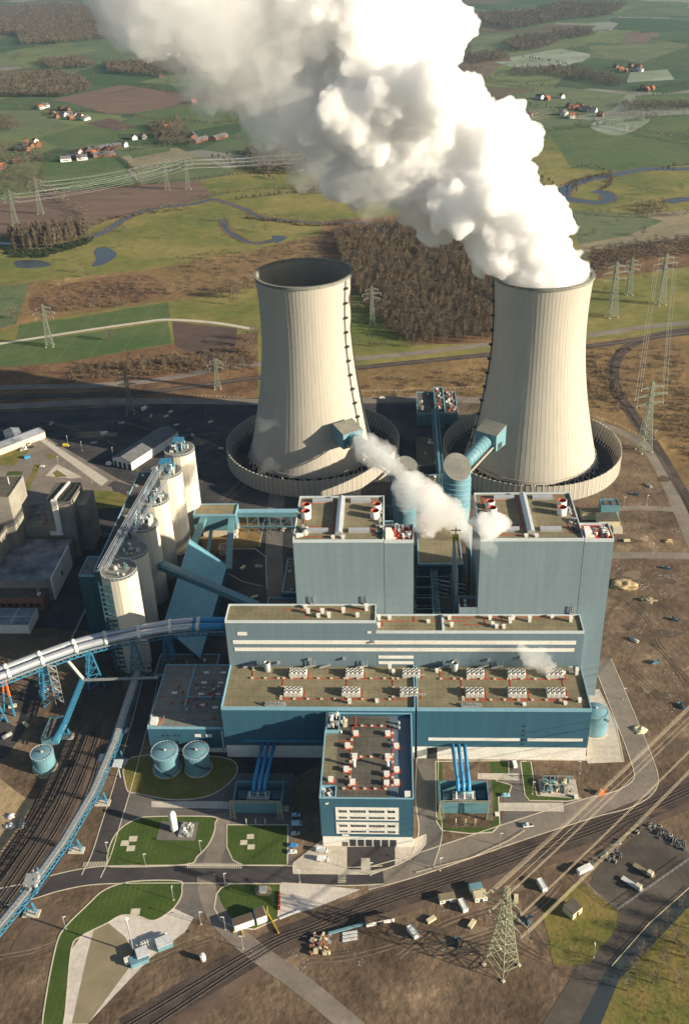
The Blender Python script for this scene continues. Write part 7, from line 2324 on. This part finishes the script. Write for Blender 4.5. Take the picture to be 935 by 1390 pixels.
# ================================================================= stored material on the works' ground
def stack_template(kind):
    if kind == 0:
        t = thing('pipe_stack', 'x', 'pipe stack', (0, 0, 0), 'x')
        for k in range(3): part('pipe', MB().tube([(-3, -.9 + k * .9, .45), (3, -.9 + k * .9, .45)], .42, 10), M['steel'], t)
        for k in range(2): part('pipe', MB().tube([(-3, -.45 + k * .9, 1.2), (3, -.45 + k * .9, 1.2)], .42, 10), M['steel'], t)
    elif kind == 1:
        t = thing('timber_stack', 'x', 'timber stack', (0, 0, 0), 'x')
        mb = MB()
        for k in range(5): mb.box(-2.4 + .1 * (k % 2), 2.4 - .12 * (k % 3), -1, 1, .2 + k * .28, .42 + k * .28)
        part('boards', mb, M['cream'], t)
        part('bearers', MB().box(-1.8, -1.5, -1, 1, 0, .2).box(1.5, 1.8, -1, 1, 0, .2), M['trunk'], t)
    elif kind == 2:
        t = thing('skip_container', 'x', 'skip', (0, 0, 0), 'x')
        part('tub', MB().add([(-2, -1, .1), (2, -1, .1), (2, 1, .1), (-2, 1, .1), (-2.7, -1.1, 1.5), (2.7, -1.1, 1.5), (2.7, 1.1, 1.5), (-2.7, 1.1, 1.5)], [(0, 3, 2, 1), (0, 1, 5, 4), (1, 2, 6, 5), (2, 3, 7, 6), (3, 0, 4, 7)]), M['blue'], t)
        part('load', MB().blob(0, 0, 1.1, 2.2, .9, .6, 3, .4, 6), M['ballast2'], t)
    else:
        t = thing('office_container', 'x', 'container', (0, 0, 0), 'x')
        part('box', MB().box(-3, 3, -1.25, 1.25, .1, 2.6), M['white'], t)
        part('roof_rim', hollow(MB(), -3.05, 3.05, -1.3, 1.3, 2.6, 2.75, .15), M['trim'], t)
        part('door', MB().box(.8, 1.7, -1.3, -1.26, .2, 2.2), M['dark'], t)
        part('window', MB().box(-2.2, -.8, -1.3, -1.26, 1.1, 2.0), M['glass'], t)
    return t


rk = random.Random(31)
kinds_ = [stack_template(k) for k in range(4)]
used_ = [False] * 4
what = ['pipe stack', 'timber stack', 'blue skip', 'white site container']
zones = [('in the dark yard left of the idle tower', [(70, 576), (142, 590), (165, 575), (205, 566), (240, 578), (262, 592), (286, 574), (250, 610), (300, 610), (128, 602), (196, 556), (232, 560), (276, 628), (226, 566)]),
         ('on the shaded ground north of the bunker building', [(385, 720), (352, 770), (330, 772), (346, 812), (318, 730)]),
         ('by the tracks near the bottom pylon', [(628, 1232), (585, 1250), (560, 1268), (640, 1256), (700, 1222), (716, 1252), (622, 1282), (735, 1204)]),
         ('on the brown land right of the boiler house', [(905, 772), (860, 870), (915, 842), (888, 900), (850, 735), (925, 960), (880, 660), (862, 672)]),
         ('by the rail yard at the lower left', [(18, 960), (36, 985), (60, 940), (30, 1120), (10, 1000), (160, 1040)])]
for where, spots in zones:
    for i, px in enumerate(spots):
        k = rk.choice((0, 1, 2, 3))
        lb, gp = what[k] + ' ' + where, what[k] + 's ' + where
        if not used_[k]:
            o = kinds_[k]; used_[k] = True
            o.location = at(*px) + Vector((0, 0, .2)); o.rotation_euler.z = rk.uniform(0, 3); o['label'] = lb; o['group'] = gp
        else:
            dup(kinds_[k], at(*px) + Vector((0, 0, .2)), rk.uniform(0, 3), lb, gp)
for k in range(4):
    if not used_[k]:
        kinds_[k].location = at(40 + k * 9, 1130); kinds_[k]['label'] = what[k] + ' on the sandy ground at the left'; kinds_[k]['group'] = what[k] + 's on the sandy ground'
mass('shrubbery', [(along([(155, 1171), (200, 1172), (255, 1168), (284, 1150)], 1.7, 71, .9), 'bush', (.14, .34), 40, .2, 1.3), (along([(318, 1168), (350, 1171), (386, 1171)], 1.7, 72, .8), 'bush', (.14, .34), 40, .2, 1.3),
                   (along([(385, 1203), (350, 1202), (310, 1205)], 2.2, 73, .8), 'bush', (.12, .3), 40, .2, 1.3)], 'rust')
# ================================================================= air, light, camera
bpy.context.view_layer.update()
hz = struct('haze', MB().box(-6000, 6000, -900, 11500, -1, 520), bpy.data.materials.new('air'), kind='stuff')
hm = hz.data.materials[0]
hm.use_nodes = True
hnt = hm.node_tree
for n_ in list(hnt.nodes): hnt.nodes.remove(n_)
ho = hnt.nodes.new('ShaderNodeOutputMaterial')
hv = hnt.nodes.new('ShaderNodeVolumePrincipled')
hv.inputs['Color'].default_value = (.45, .7, 1, 1)
hv.inputs['Density'].default_value = HAZE
hv.inputs['Anisotropy'].default_value = .3
hnt.links.new(hv.outputs[0], ho.inputs['Volume'])

SUN_EL, SUN_AZ = R(17.5), R(-17.5)      # azimuth measured from +x towards +y
sd = Vector((math.cos(SUN_AZ) * math.cos(SUN_EL), math.sin(SUN_AZ) * math.cos(SUN_EL), math.sin(SUN_EL)))
sl = bpy.data.lights.new('sun', 'SUN')
sl.energy = 5
sl.angle = R(.5)
sl.color = (1, .87, .67)
so = bpy.data.objects.new('sun', sl)
C.objects.link(so)
so.rotation_euler = sd.to_track_quat('Z', 'Y').to_euler()
w = bpy.data.worlds.new('World')
SC.world = w
w.use_nodes = True
sky = w.node_tree.nodes.new('ShaderNodeTexSky')
sky.sky_type = 'NISHITA'
sky.sun_disc = False
sky.sun_elevation = SUN_EL
sky.sun_rotation = math.pi / 2 - SUN_AZ
sky.altitude = 100
w.node_tree.links.new(sky.outputs[0], w.node_tree.nodes['Background'].inputs[0])
w.node_tree.nodes['Background'].inputs[1].default_value = .05

cd = bpy.data.cameras.new('camera')
co = bpy.data.objects.new('camera', cd)
C.objects.link(co)
r_, d_, f_ = (Vector(CM[i]) for i in range(3))
co.matrix_world = Matrix(((r_.x, -d_.x, -f_.x, 0), (r_.y, -d_.y, -f_.y, 0), (r_.z, -d_.z, -f_.z, CAM_H), (0, 0, 0, 1)))
cd.sensor_fit = 'VERTICAL'
cd.sensor_height = 36
cd.lens = 36 * F_PX / 1390
cd.shift_y = -(695 - CY) / 1390
cd.clip_start = 1
cd.clip_end = 100000
SC.camera = co
SC.view_settings.view_transform = 'Standard'
SC.view_settings.look = 'None'
SC.view_settings.exposure = EXPO
SC.view_settings.gamma = 1
SC.view_settings.use_curve_mapping = False
SC.cycles.use_denoising = True
SC.cycles.volume_bounces = 22
SC.cycles.max_bounces = 22
SC.cycles.diffuse_bounces = 3
SC.cycles.transparent_max_bounces = 24
SC.cycles.sample_clamp_indirect = 6
